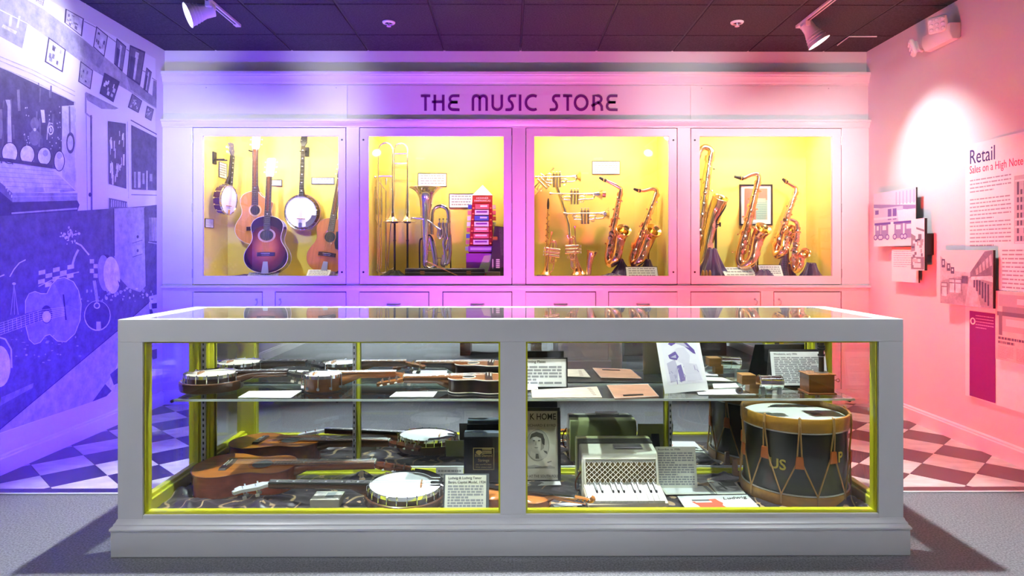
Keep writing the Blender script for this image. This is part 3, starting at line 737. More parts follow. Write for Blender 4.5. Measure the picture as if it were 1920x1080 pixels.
# ------------------------------------------------------------------ emergency light on the wall
em = None
pa, pb = atX(1748, 75, XR), atX(1802, 50, XR)
ya, yb = pb.y, pa.y                            # toward camera .. away
z0, z1 = atX(1750, 103, XR).z + .02, atX(1750, 68, XR).z
em = place('emergency_light', 'white twin-head emergency light high on the pink wall', 'emergency light', (XR, (ya + yb) / 2, z0))
MB().prism([(0, z0 + .015), (-.012, z0), (-.055, z0 + .004), (-.075, z0 + .05), (-.07, z1), (0, z1)], ya, yb, Matrix(((1, 0, 0, XR), (0, 0, 1, 0), (0, 1, 0, 0), (0, 0, 0, 1)))).build('housing', M_LAMPW, em, bevel=.004)
for k, (yy, zz, dd) in enumerate(((ya + .075, z1 + .01, (-.75, -.55, -.22)), (yb + .055, (z0 + z1) / 2 - .005, (-.85, .45, -.25)))):
    M = frame((XR - .10, yy, zz), Vector(dd).cross(Vector((0, 0, 1))), dd)
    hd = MB().box((0, 0, 0), (.115, .105, .03), M).box((0, 0, -.02), (.08, .07, .03), M).build('lamp_head', M_LAMPW, em, bevel=.012)
    MB().cyl((XR - .03, yy, zz - .02), (XR - .09, yy, zz), .012).build('neck', M_LAMPW, em)
    for i in range(3):
        for j in range(3):
            MB().ball((-.034 + .034 * i, -.030 + .030 * j, .016), .013, 8, M, (1.1, 1, .5)).build('lens_cell', mat('lens_clear', (.88, .88, .92), .12), hd)

# ================================================================== MURAL on the left wall
PAPER = (.84, .84, .87); INK = (.030, .010, .105)
def tone(g): return tuple(INK[i] + (PAPER[i] - INK[i]) * g for i in range(3))
class Pr:
    """flat print: pieces in photo pixels measured onto a wall plane; d lifts a piece by its layer"""
    def __init__(s, plane, sgn): s.mb = MB(); s.p = plane; s.s = sgn
    def pt(s, x, y, l):
        w = atX(x, y, s.p); return (s.p + s.s * (.0012 + l * .00022 + len(s.mb.f) * 9e-6), w.y, w.z)
    def poly(s, pts, g, l=1):
        vs = [s.pt(x, y, l) for x, y in pts]; c = tone(g) if not isinstance(g, tuple) else g
        s.mb.add(vs, [tuple(range(len(vs)))], None, c)
    def ell(s, x, y, rx, ry, g, l=1, rot=0, n=22):
        r = math.radians(rot)
        s.poly([(x + rx * math.cos(a) * math.cos(r) - ry * math.sin(a) * math.sin(r), y + rx * math.cos(a) * math.sin(r) + ry * math.sin(a) * math.cos(r)) for a in [2 * math.pi * k / n for k in range(n)]], g, l)
    def line(s, pts, w, g, l=2):
        for a, b in zip(pts, pts[1:]):
            dx, dy = b[0] - a[0], b[1] - a[1]; k = math.hypot(dx, dy) or 1; nx, ny = -dy / k * w / 2, dx / k * w / 2
            s.poly([(a[0] + nx, a[1] + ny), (b[0] + nx, b[1] + ny), (b[0] - nx, b[1] - ny), (a[0] - nx, a[1] - ny)], g, l)
    def quadgrid(s, q, u0, u1, v0, v1, g, l):
        def P(u, v): return tuple(lerp(lerp(q[0][i], q[1][i], u), lerp(q[3][i], q[2][i], u), v) for i in range(2))
        s.poly([P(u0, v0), P(u1, v0), P(u1, v1), P(u0, v1)], g, l)
mu = Pr(XL, 1)
my0, my1, mz0, mz1 = 2.2, 5.155, .222, 2.71
board = place('wall_mural', 'wall-high violet photo mural of an old instrument shop on the side wall', 'mural', (XL, (my0 + my1) / 2, mz0))
MB().bb(XL, XL + .0011, my0, my1, mz0, mz1).build('backing_sheet', mat('mural_paper', PAPER, .55), board, smooth=0)
R = random.Random(3)
# soft band of wall under the upper picture row
mu.poly([(-30, -45), (81, 17), (152, 70), (196, 107), (230, 135), (263, 162), (293, 186), (293, 204), (240, 170), (175, 132), (140, 107), (50, 43), (-30, 2)], .50)
mu.poly([(150, 70), (196, 107), (186, 128), (150, 103)], .40, 2); mu.poly([(236, 140), (293, 186), (293, 202), (245, 168)], .34, 2); mu.poly([(92, 42), (118, 62), (110, 84), (95, 74)], .45, 2)
mu.poly([(-30, 5), (51, 45), (41, 91), (-30, 52)], .48, 2)
mu.line([(4, 48), (30, 62)], 6, .8, 3); mu.line([(20, 30), (18, 50)], 5, .75, 3); mu.line([(36, 30), (32, 52)], 4, .9, 3)
mu.poly([(160, 172), (222, 203), (215, 205), (190, 204), (163, 188)], .42); mu.poly([(196, 135), (226, 150), (240, 168), (222, 160)], .45)
def picture(q, fill, l=3, style=0):
    mu.poly(q, .08, l); mu.quadgrid(q, .07, .93, .05, .95, fill, l + 1)
    if style == 0:
        for k in range(9):
            u, v = R.uniform(.1, .75), R.uniform(.15, .75); mu.quadgrid(q, u, u + R.uniform(.06, .16), v, v + R.uniform(.06, .2), R.choice((.1, .25, .45)) if fill > .5 else R.choice((.6, .85, .95)), l + 2)
    elif style == 1:      # standing figure
        mu.quadgrid(q, .4, .62, .12, .3, .9, l + 2); mu.quadgrid(q, .45, .6, .3, .95, .85, l + 2); mu.quadgrid(q, .12, .44, .32, .95, .1, l + 2)
picture([(122, 16), (157, 35), (153, 69), (120, 42)], .86); picture([(90, 69), (123, 93), (117, 136), (83, 116)], .86)
picture([(180, 49), (202, 67), (195, 107), (174, 88)], .82); picture([(218, 71), (236, 87), (229, 135), (213, 120)], .3, style=1)
picture([(243, 84), (272, 97), (262, 161), (237, 143)], .2, style=1); picture([(274, 126), (284, 135), (277, 175), (268, 167)], .25, style=1)
picture([(150, 114), (174, 132), (169, 168), (146, 153)], .55); picture([(195, 136), (224, 153), (212, 192), (186, 175)], .1)
picture([(247, 175), (266, 189), (259, 212), (239, 201)], .22); picture([(275, 198), (288, 205), (283, 227), (271, 220)], .25); picture([(69, -2), (82, 0), (80, 11), (66, 2)], .7)
mu.poly([(287, 150), (293, 153), (293, 187), (285, 180)], .3, 3)
for a, b in (((157, 40), (180, 52)), ((202, 68), (218, 80)), ((236, 92), (243, 97)), ((262, 130), (274, 136)), ((284, 146), (293, 152))): mu.line([a, b], 1.2, .2, 4)
# cornice lines, door
for dy in (0, 8, 20): mu.line([(-30, 94 + dy), (60, 131 + dy), (140, 172 + dy)], 1.4, .68, 2)
mu.line([(160, 174), (160, 212), (172, 222)], 3, .45); mu.line([(170, 216), (171, 395)], 3.4, .2); mu.line([(161, 210), (163, 395)], 1.2, .55); mu.ell(168, 365, 3, 4, .05, 3)
# instrument niche
mu.poly([(-30, 112), (138, 191), (138, 199), (115, 199), (115, 319), (96, 316), (-30, 296)], .10)
for k in range(26):
    x, y = R.uniform(-5, 108), R.uniform(150, 290); mu.line([(x, y), (x + R.uniform(-2, 2), y + R.uniform(10, 40))], R.uniform(1.5, 4), R.uniform(.14, .24), 2)
mu.poly([(115, 199), (138, 197), (140, 355), (116, 332)], .74, 2); mu.line([(140, 190), (141, 357)], 2, .9, 3)
mu.poly([(9, 187), (18, 187), (19, 200), (21, 268), (13, 270), (13, 200)], .66, 3); mu.line([(33, 168), (35, 208)], 5, .3, 3); mu.poly([(-20, 205), (3, 205), (4, 240), (2, 260), (-20, 262)], .28, 3)
for x, y, rx, ry, g in ((17, 287, 14, 19, .92), (50, 290, 13, 17, .95), (82, 293, 12, 16, .8), (110, 302, 9, 18, .85)): mu.ell(x, y, rx + 1.5, ry + 1.5, .03, 3); mu.ell(x, y, rx, ry, g, 4)
mu.poly([(-30, 298), (97, 316), (97, 309), (-30, 291)], .06, 5)
mu.ell(84, 287, 5, 6, .45, 5); mu.ell(110, 292, 5, 6, .5, 5)
mu.poly([(75, 206), (82, 206), (84, 230), (78, 230)], .92, 3); mu.ell(94, 244, 5.5, 9, .9, 3); mu.ell(94, 244, 3.6, 6.4, .1, 4); mu.ell(94, 244, 2, 4, .8, 5); mu.line([(87, 262), (88, 240), (91, 230), (98, 232)], 1.4, .85, 4)
mu.ell(64, 232, 8, 12, .24, 3); mu.ell(64, 258, 10, 15, .24, 3); mu.ell(64, 243, 2.6, 3.2, .9, 4)
for k in range(34): mu.ell(R.choice((47, 50, 52, 94, 107, 110, 112, 94)) + R.uniform(-3, 3), R.uniform(200, 285), 1.0, 1.6, R.uniform(.5, .95), 4, n=6)
mu.line([(129, 199), (130, 252)], 3, .22, 4); mu.ell(131, 268, 8, 20, .10, 4); mu.ell(130.5, 268, 5.4, 14, .72, 5)
# sheet-music counter
mu.poly([(-30, 303), (96, 316), (141, 358), (22, 362), (-30, 318)], .74, 2)
for k in range(5): mu.line([(-20, 312 + 9 * k), (100 + 9 * k, 322 + 8 * k)], 1.0, .45, 3)
mu.poly([(44, 353), (80, 352), (82, 360), (46, 361)], .45, 4); mu.poly([(110, 356), (136, 354), (140, 358), (112, 361)], .45, 4)
mu.poly([(-30, 316), (22, 362), (22, 380), (-30, 335)], .22, 3)
for k in range(6): mu.ell(3 + 3.5 * k, 340 + 5.6 * k, 1.2, 3, .8, 4, n=8)
mu.poly([(22, 362), (144, 362), (144, 377), (22, 379)], .42, 3); mu.line([(22, 369), (144, 367)], 2, .6, 4)
mu.poly([(-30, 335), (22, 379), (144, 376), (148, 384), (144, 396), (60, 402), (-30, 408)], .06, 3); mu.line([(20, 400), (144, 391)], 3, .55, 4)
# far windows
mu.poly([(201, 227), (235, 232), (236, 354), (203, 345)], .12)
for k in range(30):
    x = R.uniform(205, 233); y = R.uniform(242, 330); mu.line([(x, y), (x + R.uniform(-1, 1), y + R.uniform(5, 22))], R.uniform(1, 2.6), R.uniform(.6, 1), 3)
mu.poly([(245, 234), (293, 258), (293, 357), (246, 355)], .13); mu.line([(244, 225), (293, 252)], 2, .15); mu.line([(245, 365), (293, 366)], 1.5, .3); mu.line([(238, 228), (240, 372)], 1.2, .7)
for x, y, w, h, g in ((252, 322, 4, 30, .5), (260, 322, 5, 30, .62), (268, 325, 4, 20, .5), (274.5, 320, 2, 36, .95), (282, 326, 5, 14, .4)): mu.poly([(x - w / 2, y), (x + w / 2, y), (x + w / 2, y + h), (x - w / 2, y + h)], g, 3)
mu.poly([(203, 371), (237, 378), (238, 390), (203, 392)], .18)
for k in range(8): mu.line([(208 + 4 * k, 374 + k), (208 + 4 * k, 388)], 1.6, .6, 3)
# lower half: dark shop floor
mu.poly([(-30, 407), (209, 391), (276, 386), (293, 384), (293, 558), (278, 567), (219, 620), (-30, 830)], .13)
mu.poly([(211, 391), (270, 388), (273, 535), (262, 548), (240, 540), (222, 520), (213, 480)], .50, 2); mu.line([(212, 391), (213, 480)], 2, .05, 3); mu.line([(270, 390), (273, 540)], 2, .1, 3)
for y in (436, 462): mu.poly([(247, y), (266, y - 4), (266, y + 14), (247, y + 20)], .58, 3); mu.ell(257, y + 8, 2, 3, .1, 4); mu.line([(247, y + 20), (266, y + 14)], 1.2, .15, 4)
for k in range(6): mu.line([(279 + 2.5 * k, 408), (279.5 + 2.5 * k, 452)], 1.3, R.uniform(.4, .85), 3)
mu.line([(277, 454), (293, 457)], 1.5, .6, 3)
# checked floor patches
for r in range(4):
    for c in range(5):
        if (r + c) % 2 == 0:
            x, y = 71 + c * 13.5 - r * .5, 508 + r * 8.5 - c * 2.6; mu.poly([(x, y), (x + 12.5, y - 2.6), (x + 12.5, y + 5.5), (x, y + 8)], .78, 3)
for r in range(4): mu.poly([(167 + (r % 2) * 7, 486 + r * 9), (175 + (r % 2) * 7, 486 + r * 9), (175 + (r % 2) * 7, 494 + r * 9), (167 + (r % 2) * 7, 494 + r * 9)], .72, 3)
mu.poly([(278, 556), (293, 552), (293, 585), (284, 590)], .82, 3); mu.poly([(283, 569), (293, 568), (293, 578), (284, 579)], .05, 4); mu.poly([(279, 580), (284, 580), (286, 588), (280, 589)], .05, 4)
# ramp
mu.poly([(-14, 815.5), (219, 620), (278, 567), (281, 590), (219, 680), (214, 700), (172, 753), (0, 811)], .52, 2)
mu.poly([(172, 753), (219, 690), (252, 640), (293, 585), (293, 690), (219, 735)], .82, 3)
for q in ([(172, 753), (196, 720), (208, 733), (198, 743)], [(205, 702), (219, 690), (226, 716), (212, 722)], [(281, 657), (293, 654), (293, 672), (285, 674)], [(262, 640), (281, 628), (285, 650), (266, 658)], [(245, 700), (266, 688), (270, 706), (250, 714)]): mu.poly(q, .10, 4)
mu.line([(-14, 815.5), (219, 620), (278, 567)], 1.6, .04, 3)
# guitar lying on the shop floor
G = [(x / 3.6, 420 + y / 3.6) for x, y in ((165, 600), (165, 520), (190, 470), (230, 455), (270, 470), (310, 470), (340, 410), (380, 370), (430, 360), (490, 390), (525, 450), (543, 540), (535, 650), (500, 740), (440, 795), (380, 790), (330, 745), (300, 755), (265, 800), (225, 812), (190, 780), (170, 700))]
mu.poly(G, .36, 3); mu.line(G[:15] + [G[14]], 1.3, .88, 5); mu.line(G[14:] + [G[0]], 1.3, .88, 5)
mu.poly([(100, 530), (128, 522), (145, 540), (146, 580), (118, 570)], .27, 4)
mu.ell(85.5, 589.5, 11, 17, .06, 5); mu.ell(85.5, 594, 8.4, 11, .82, 6); mu.line([(117, 552), (122, 600)], 3, .03, 6)
mu.poly([(-30, 612), (46, 588), (75, 580), (75, 602), (-30, 640)], .14, 6)
for k in range(6): mu.line([(-30, 615 + 4.6 * k), (75, 581.5 + 3.9 * k), (120, 576 + 3 * k)], .7, .85, 7)
for k in range(9): mu.line([(5 + 8 * k, 604 - 2.6 * k), (6 + 8 * k, 624 - 2.6 * k)], .8, .8, 7)
# mandolin, drum head, banjo, small bright things
M8 = (181, 592); mu.ell(*M8, 25, 28.5, .9, 4); mu.ell(M8[0], M8[1] - .8, 23.6, 27, .08, 5); mu.line([(175, 526), (181, 566)], 6, .55, 6); mu.ell(180, 573, 6, 6, .8, 6); mu.ell(180, 573, 4, 4, .1, 7); mu.poly([(179, 603), (187, 603), (188, 618), (179, 618)], .7, 6)
mu.ell(199, 513, 17, 36, .05, 4, -4); mu.ell(194, 512, 12, 34, .45, 4, -4); mu.ell(208, 516, 15.5, 35, .92, 5, -4); mu.poly([(219, 525), (225, 532), (222, 536)], .1, 6)
mu.ell(-3, 687, 21, 39, .92, 4); mu.line([(-5, 632), (8, 636), (19, 655), (20, 690)], 3, .75, 5)
for k in range(44):
    mu.ell(R.gauss(128, 8), R.gauss(440, 7), R.uniform(.8, 2.6), R.uniform(.8, 3), R.uniform(.6, 1), 4, n=7)
for k in range(46): mu.ell(R.uniform(150, 285), R.uniform(540, 565), R.uniform(.8, 3), R.uniform(1, 4), R.uniform(.35, .85), 4, n=6)
for k in range(30): mu.ell(R.uniform(20, 150), R.uniform(620, 680), R.uniform(.8, 4), R.uniform(.6, 2), R.uniform(.25, .7), 4, n=6)
mu.line([(140, 455), (150, 460), (165, 478)], 3, .8, 4); mu.line([(145, 468), (138, 482), (134, 496)], 4, .7, 4)
mu.line([(16, 519), (24, 505), (34, 493), (46, 487)], 2, .85, 4); mu.line([(70, 537), (110, 518), (146, 510)], 2, .75, 4); mu.line([(-30, 530), (6, 515)], 2.4, .9, 4)
for x in (18, 25, 32): mu.line([(24, 533), (x, 590)], 1.2, .5, 3)
mu.ell(24, 532, 3.5, 2.5, .9, 4)
for k in range(6): mu.poly([(0 + 9 * k, 745 - 4 * k), (16 + 9 * k, 738 - 4 * k), (14 + 9 * k, 752 - 5 * k), (-4 + 9 * k, 762 - 5 * k)], .25 + .07 * (k % 2), 3)
stuff(mu.mb.build('photo_print', M_PRINT, board, smooth=0))

# ================================================================== PANELS on the pink wall
def wall_board(name, label, cat, q, out, th, g=None, side=None, group=None):
    """board whose face corners (photo pixels, TL TR BR BL) lie in the plane XR - out"""
    X = XR - out; ps = [atX(x, y, X) for x, y in q]
    y_far = (ps[0].y + ps[3].y) / 2; y_near = (ps[1].y + ps[2].y) / 2; zt = (ps[0].z + ps[1].z) / 2; zb = (ps[2].z + ps[3].z) / 2
    t = place(name, label, cat, (XR, (y_far + y_near) / 2, zb), group)
    MB().bb(X + .0015, X + th, y_near, y_far, zb, zt).build('board', side or M_BLACK, t, smooth=0)
    if out - th > .004:
        for yy in (lerp(y_near, y_far, .25), lerp(y_near, y_far, .75)): MB().bb(X + th, XR, yy - .02, yy + .02, lerp(zb, zt, .3), lerp(zb, zt, .7)).build('standoff', M_BLACK, t, smooth=0)
    MB().bb(X, X + .0015, y_near, y_far, zb, zt).build('face_sheet', g or M_PAPER, t, smooth=0)
    t2 = Pr(X, -1); t2.t = t; t2.rect = (y_far, y_near, zb, zt)
    def uv(u, v, l): return (X - .0004 - l * .00022 - len(t2.mb.f) * 6e-6, lerp(y_far, y_near, u), lerp(zt, zb, v))
    def uvpoly(pts, c, l=1): t2.mb.add([uv(u, v, l) for u, v in pts], [tuple(range(len(pts)))], None, tone(c) if not isinstance(c, tuple) else c)
    def uvrect(u0, u1, v0, v1, c, l=1): uvpoly([(u0, v0), (u1, v0), (u1, v1), (u0, v1)], c, l)
    t2.uv = uv; t2.uvp = uvpoly; t2.uvr = uvrect
    t2.done = lambda m=M_FLAT: stuff(t2.mb.build('print', m, t, smooth=0))
    return t2
def text_bars(b, u0, u1, v0, n, dv, c, h=.35, rnd=R, last=.6):
    """rows of tiny words, too small to read in the photograph"""
    for k in range(n):
        u = u0; end = u1 if k < n - 1 else lerp(u0, u1, last)
        while u < end - .005:
            w = rnd.uniform(.02, .09) * (u1 - u0) * 1.6; w = min(w, end - u)
            b.uvr(u, u + w, v0 + k * dv, v0 + k * dv + dv * h, c); u += w + .018 * (u1 - u0)
def wall_text(b, txt, u, v, size, m, sx=1.0, width=None):
    y_far, y_near, zb, zt = b.rect
    o = Vector((b.p - .0009, lerp(y_far, y_near, u), lerp(zt, zb, v)))
    M = Matrix(((0, 0, -1, o.x), (-1, 0, 0, o.y), (0, 1, 0, o.z), (0, 0, 0, 1)))
    return text_mesh(txt, size, M, m, 'lettering', b.t, .0002, sx=sx, width=width)
# the big text panel (runs on past the picture edge)
q = [(1810, 272), (1990, 231), (1990, 799), (1810, 739)]
rp = wall_board('text_panel', 'large white text panel headed Retail on the pink wall', 'panel', q, .012, .010, side=M_PAPER)
yF, yN, zB, zT = rp.rect
def U(x): return (yF - atX(x, 400, XR - .012).y) / (yF - yN)
def V(x, y): return (zT - atX(x, y, XR - .012).z) / (zT - zB)
M_NAVY = mat('heading_navy', (.035, .02, .19), .6); M_ROSE = mat('heading_rose', (.62, .05, .16), .6)
wall_text(rp, 'Retail', U(1817.5), V(1818, 308), .125, M_NAVY, width=(U(1864) - U(1817.5)) * (yF - yN))
wall_text(rp, 'Sales on a High Note', U(1818), V(1818, 326), .068, M_ROSE, width=(U(1918) - U(1818)) * (yF - yN))
TX = tone(.42)
for y0, n in ((338, 4), (374, 6), (416.5, 7)):
    text_bars(rp, U(1819), U(1896), V(1819, y0), n, V(1819, y0 + 7.1) - V(1819, y0), TX)
ug = U(1902)
rp.uvr(ug, 1.0, V(1902, 330), V(1902, 457), tone(.62))
for r in range(8):
    for c in range(14):
        if r in (0, 6) and c % 2: continue
        v = V(1902, 342 + r * 14.4); rp.uvr(ug + .03 + c * .034, ug + .03 + c * .034 + .02, v, v + .018 + (.01 if r == 0 else 0), tone(.12), 2)
for r in (0, 5, 6, 8): rp.uvr(ug + .01, 1.0, V(1902, 338 + r * 14.4), V(1902, 338 + r * 14.4) + .006, tone(.9), 2)
rp.uvr(U(1818.5), U(1867), V(1840, 585), V(1840, 748) , (.20, .008, .23))
text_bars(rp, U(1830), U(1864), V(1840, 592), 5, .0115, (.55, .35, .62), .3)
rp.done()
cc = MB().torus(.018, .004, frame((XR - .0145, lerp(yF, yN, U(1825)), lerp(zT, zB, V(1825, 602))), (0, 1, 0), (-1, 0, 0)), 20, 6).build('curl_mark', M_PAPER, rp.t)
sp = wall_board('text_panel', 'pale pink text panel overlapping the large text panel', 'panel', [(1873, 470), (1990, 452), (1990, 580), (1873, 558)], .020, .007, side=M_PAPER)
text_bars(sp, .06, .9, .06, 12, .075, tone(.38)); sp.done()
pn = wall_board('piano_advert', 'old newspaper advert with an upright piano mounted on the large text panel', 'advert', [(1866.5, 552), (1990, 545), (1990, 705), (1866, 667)], .032, .010, g=mat('newsprint', (.66, .58, .56), .8, nscale=25, namt=.08), side=M_PAPER)
pn.uvr(.06, .80, .05, .22, tone(.45)); pn.uvr(.12, .74, .22, .30, tone(.30)); pn.uvr(.03, .84, .30, .36, tone(.15)); pn.uvr(.10, .78, .36, .58, tone(.5)); pn.uvr(.18, .68, .40, .50, tone(.75), 2); pn.uvr(.36, .5, .10, .18, tone(.8), 2)
for u in (.06, .78): pn.uvr(u, u + .06, .30, .64, tone(.2), 2)
pn.uvr(.55, .80, .62, .78, tone(.12)); pn.uvr(.58, .77, .64, .76, tone(.6), 2)
text_bars(pn, .05, .50, .665, 2, .06, tone(.12), .6); text_bars(pn, .05, .30, .80, 9, .02, tone(.35)); text_bars(pn, .35, .95, .80, 9, .02, tone(.35)); pn.done()
# street photograph
sv = wall_board('street_photo', 'mounted photo of a street of parked carts under the text panel edge', 'photo', [(1763.5, 470), (1861, 469), (1862, 577), (1763, 569.5)], .05, .016, g=mat('photo_pale', (.70, .66, .66), .6))
sv.uvp([(0, .10), (.30, .36), (.30, .52), (0, .62)], .55); sv.uvp([(1, 0), (.86, .02), (.58, .42), (.60, .5), (1, .46)], .22); sv.uvp([(.30, .38), (.60, .40), (.60, .5), (.3, .52)], .6)
sv.uvp([(0, .58), (.35, .48), (.66, .48), (1, .55), (1, 1), (0, 1)], .38); sv.uvp([(.58, .50), (.66, .50), (.80, 1), (.50, 1)], .58, 2)
for u, v, w in ((.18, .52, .13), (.30, .52, .14), (.02, .60, .14)): sv.uvr(u, u + w, v, v + .22, .2, 3); sv.uvr(u + .015, u + w - .02, v + .09, v + .26, .78, 4); sv.uvr(u + .01, u + w - .02, v + .02, v + .07, .7, 4)
for k in range(6): sv.uvr(.66 + .05 * k, .69 + .05 * k, .49 + .02 * k, .66 + .06 * k, .06, 3); sv.uvr(.44 + .02 * k, .455 + .02 * k, .46, .6, .08, 3)
sv.uvp([(.62, .47), (.99, .44), (.99, .5), (.62, .53)], .8, 4)
for k, (u, v) in enumerate(((.03, .16), (.14, .24), (.22, .31))): sv.uvr(u, u + .07, v, v + .16 - .02 * k, .08, 2); sv.uvr(u + .02, u + .05, v + .03, v + .11 - .02 * k, .75, 3)
for k in range(5): sv.uvp([(.70 + .06 * k, .34 - .06 * k), (.74 + .06 * k, .30 - .06 * k), (.75 + .06 * k, .42 - .04 * k), (.71 + .06 * k, .44 - .04 * k)], .5, 3)
sv.done(M_PRINT)
# car photograph, narrow shopfront photograph and caption
cp = wall_board('car_photo', 'mounted violet photo of vintage cars parked before a shop on the pink wall', 'photo', [(1638.5, 362), (1717, 353), (1717, 461), (1638.5, 462)], .055, .012, g=mat('photo_white', (.82, .80, .84), .6))
VI = lambda g: (lerp(.10, .84, g), lerp(.03, .82, g), lerp(.36, .88, g))
cp.uvr(0, 1, .0, .24, VI(.72)); cp.uvp([(0, .20), (1, .30), (1, .38), (0, .27)], VI(.25), 2)
for k in range(6): cp.uvr(.55 + .08 * k, .58 + .08 * k, .03, .26, VI(.5), 2)
cp.uvr(0, .72, .29, .56, VI(.6), 2); cp.uvp([(.58, .36), (1, .36), (1, .62), (.62, .56)], VI(.9), 3)
for u in (.04, .36, .48): cp.uvr(u, u + .09, .32, .40 + .12 * (u > .1), VI(.1), 3)
cp.uvr(.0, .6, .46, .50, VI(.8), 3)
for u, w in ((.02, .16), (.17, .2), (.50, .22), (.74, .24)):
    cp.uvr(u, u + w + .06, .56, .60, VI(.05), 4); cp.uvr(u + .02, u + w, .60, .86, VI(.28), 3); cp.uvr(u + .06, u + w - .05, .62, .70, VI(.9), 4)
    for du in (.03, w - .02): cp.uvp([(u + du + .05 * math.cos(a), .83 + .055 * math.sin(a)) for a in [k * math.pi / 5 for k in range(10)]], VI(.12), 5); cp.uvp([(u + du + .03 * math.cos(a), .83 + .032 * math.sin(a)) for a in [k * math.pi / 5 for k in range(10)]], VI(.7), 6)
cp.done()
ca = wall_board('caption_card', 'white caption card hanging below the car photo', 'card', [(1672, 463), (1722, 463), (1721.5, 530.5), (1672, 527)], .040, .012)
ca.uvr(.0, 1, .0, .06, (.75, .30, .30)); text_bars(ca, .08, .92, .12, 8, .062, tone(.5), .25); ca.done()
sf = wall_board('shopfront_photo', 'narrow mounted photo of a shopfront overlapping the car photo', 'photo', [(1709, 412), (1733.6, 408), (1732.5, 509), (1708, 504.6)], .075, .020, g=mat('photo_white', (.82, .80, .84), .6))
sf.uvp([(.4, .16), (1, .22), (1, .26), (.4, .20)], .25); sf.uvp([(0, .28), (.35, .34), (.3, .62), (0, .64)], .3); sf.uvr(.55, .8, .30, .40, .2); sf.uvr(.45, .9, .44, .52, .4)
for k in range(16): u, v = R.uniform(0, .8), R.uniform(.36, .85); sf.uvr(u, u + R.uniform(.08, .25), v, v + R.uniform(.02, .08), R.choice((.1, .2, .4, .9)), 2)
sf.uvr(0, 1, .74, .98, .25); sf.uvr(.2, .75, .86, .95, .85, 3); sf.uvr(.1, .5, .78, .84, .6, 3); sf.done()
# ================================================================== STRINGED INSTRUMENTS
def wood(name, col, rough=.22, amt=.25, sc=4, st=(1, 12, 12), coat=.5): return mat(name, col, rough, nscale=sc, namt=amt, stretch=st, coat=coat)
M_SPRUCE = wood('spruce_orange', (.66, .27, .065), amt=.12); M_MAHOG = wood('mahogany', (.20, .05, .018)); M_AMBER = wood('amber_top', (.62, .22, .045), amt=.14)
M_ROSEW = wood('rosewood', (.045, .018, .012), .3); M_EBONY = mat('ebony', (.016, .014, .014), .3); M_MAPLE = wood('maple', (.50, .24, .09), amt=.15); M_WALNUT = wood('walnut', (.13, .055, .025))
M_HONEY = wood('honey_wood', (.45, .17, .045)); M_PEARL = mat('pearloid', (.78, .80, .82), .18, nscale=40, namt=.12); M_BIND = mat('binding', (.80, .76, .62), .35)
M_STRING = mat('string_wire', (.75, .75, .75), .25, metal=1); M_RED = wood('cherry_side', (.40, .075, .018), coat=.7)
def sunburst(name, c0, c1, c2, scale=(4.4, 5.2, 1), loc=(0, 0, 0)):
    m = bpy.data.materials.new(name); m.use_nodes = True; nt = m.node_tree; b = nt.nodes['Principled BSDF']; L = nt.links.new
    tc = nt.nodes.new('ShaderNodeTexCoord'); mp = nt.nodes.new('ShaderNodeMapping'); mp.inputs['Scale'].default_value = scale; mp.inputs['Location'].default_value = loc
    g = nt.nodes.new('ShaderNodeTexGradient'); g.gradient_type = 'SPHERICAL'; L(tc.outputs['Object'], mp.inputs[0]); L(mp.outputs[0], g.inputs[0])
    r = nt.nodes.new('ShaderNodeValToRGB'); e = r.color_ramp.elements; e[0].position = .05; e[0].color = (*c2, 1); e[1].position = .75; e[1].color = (*c0, 1); k = e.new(.38); k.color = (*c1, 1)
    L(g.outputs[0], r.inputs[0]); L(r.outputs[0], b.inputs['Base Color']); b.inputs['Roughness'].default_value = .2; b.inputs['Coat Weight'].default_value = .8; b.inputs['Coat Roughness'].default_value = .05
    return m
GUIT = [(0, 0), (.004, .12), (.02, .32), (.06, .60), (.12, .82), (.20, .96), (.28, 1.0), (.36, .97), (.44, .87), (.52, .73), (.58, .665), (.63, .65), (.69, .675), (.76, .725), (.83, .735), (.89, .68), (.94, .56), (.975, .38), (.994, .18), (1, 0)]
VIOL = [(0, 0), (.006, .18), (.03, .5), (.08, .8), (.16, .97), (.22, 1.0), (.30, .93), (.36, .86), (.38, .9), (.42, .62), (.50, .54), (.58, .58), (.635, .74), (.66, .70), (.72, .78), (.80, .82), (.88, .75), (.95, .52), (.985, .28), (1, 0)]
def outline(tab, L, w, cut=False, cutamt=.55):
    up = [(t * L, interp(tab, t) * w) for t, _ in tab]
    pts = smooth_path([(x, y, 0) for x, y in up], 3)
    up = [(p.x, p.y) for p in pts]
    dn = [(x, -y) for x, y in reversed(up[1:-1])]
    if cut:
        def c(x, y):
            t = x / L
            if t > .80: y = y * (1 - cutamt * min(1, (t - .80) / .12)) if t < .97 else y * .45
            return (x, y)
        dn = [c(x, y) for x, y in dn]
    return up + dn
def frets(mb, x0, x1, n, w, z, M=None):
    sl = x1 - x0
    for k in range(1, n + 1):
        x = x1 - sl * (1 - 2 ** (-k / 12)) / (1 - 2 ** (-n / 12)) * .98
        mb.box((x, 0, z), (.0016, w, .0012))
    return mb
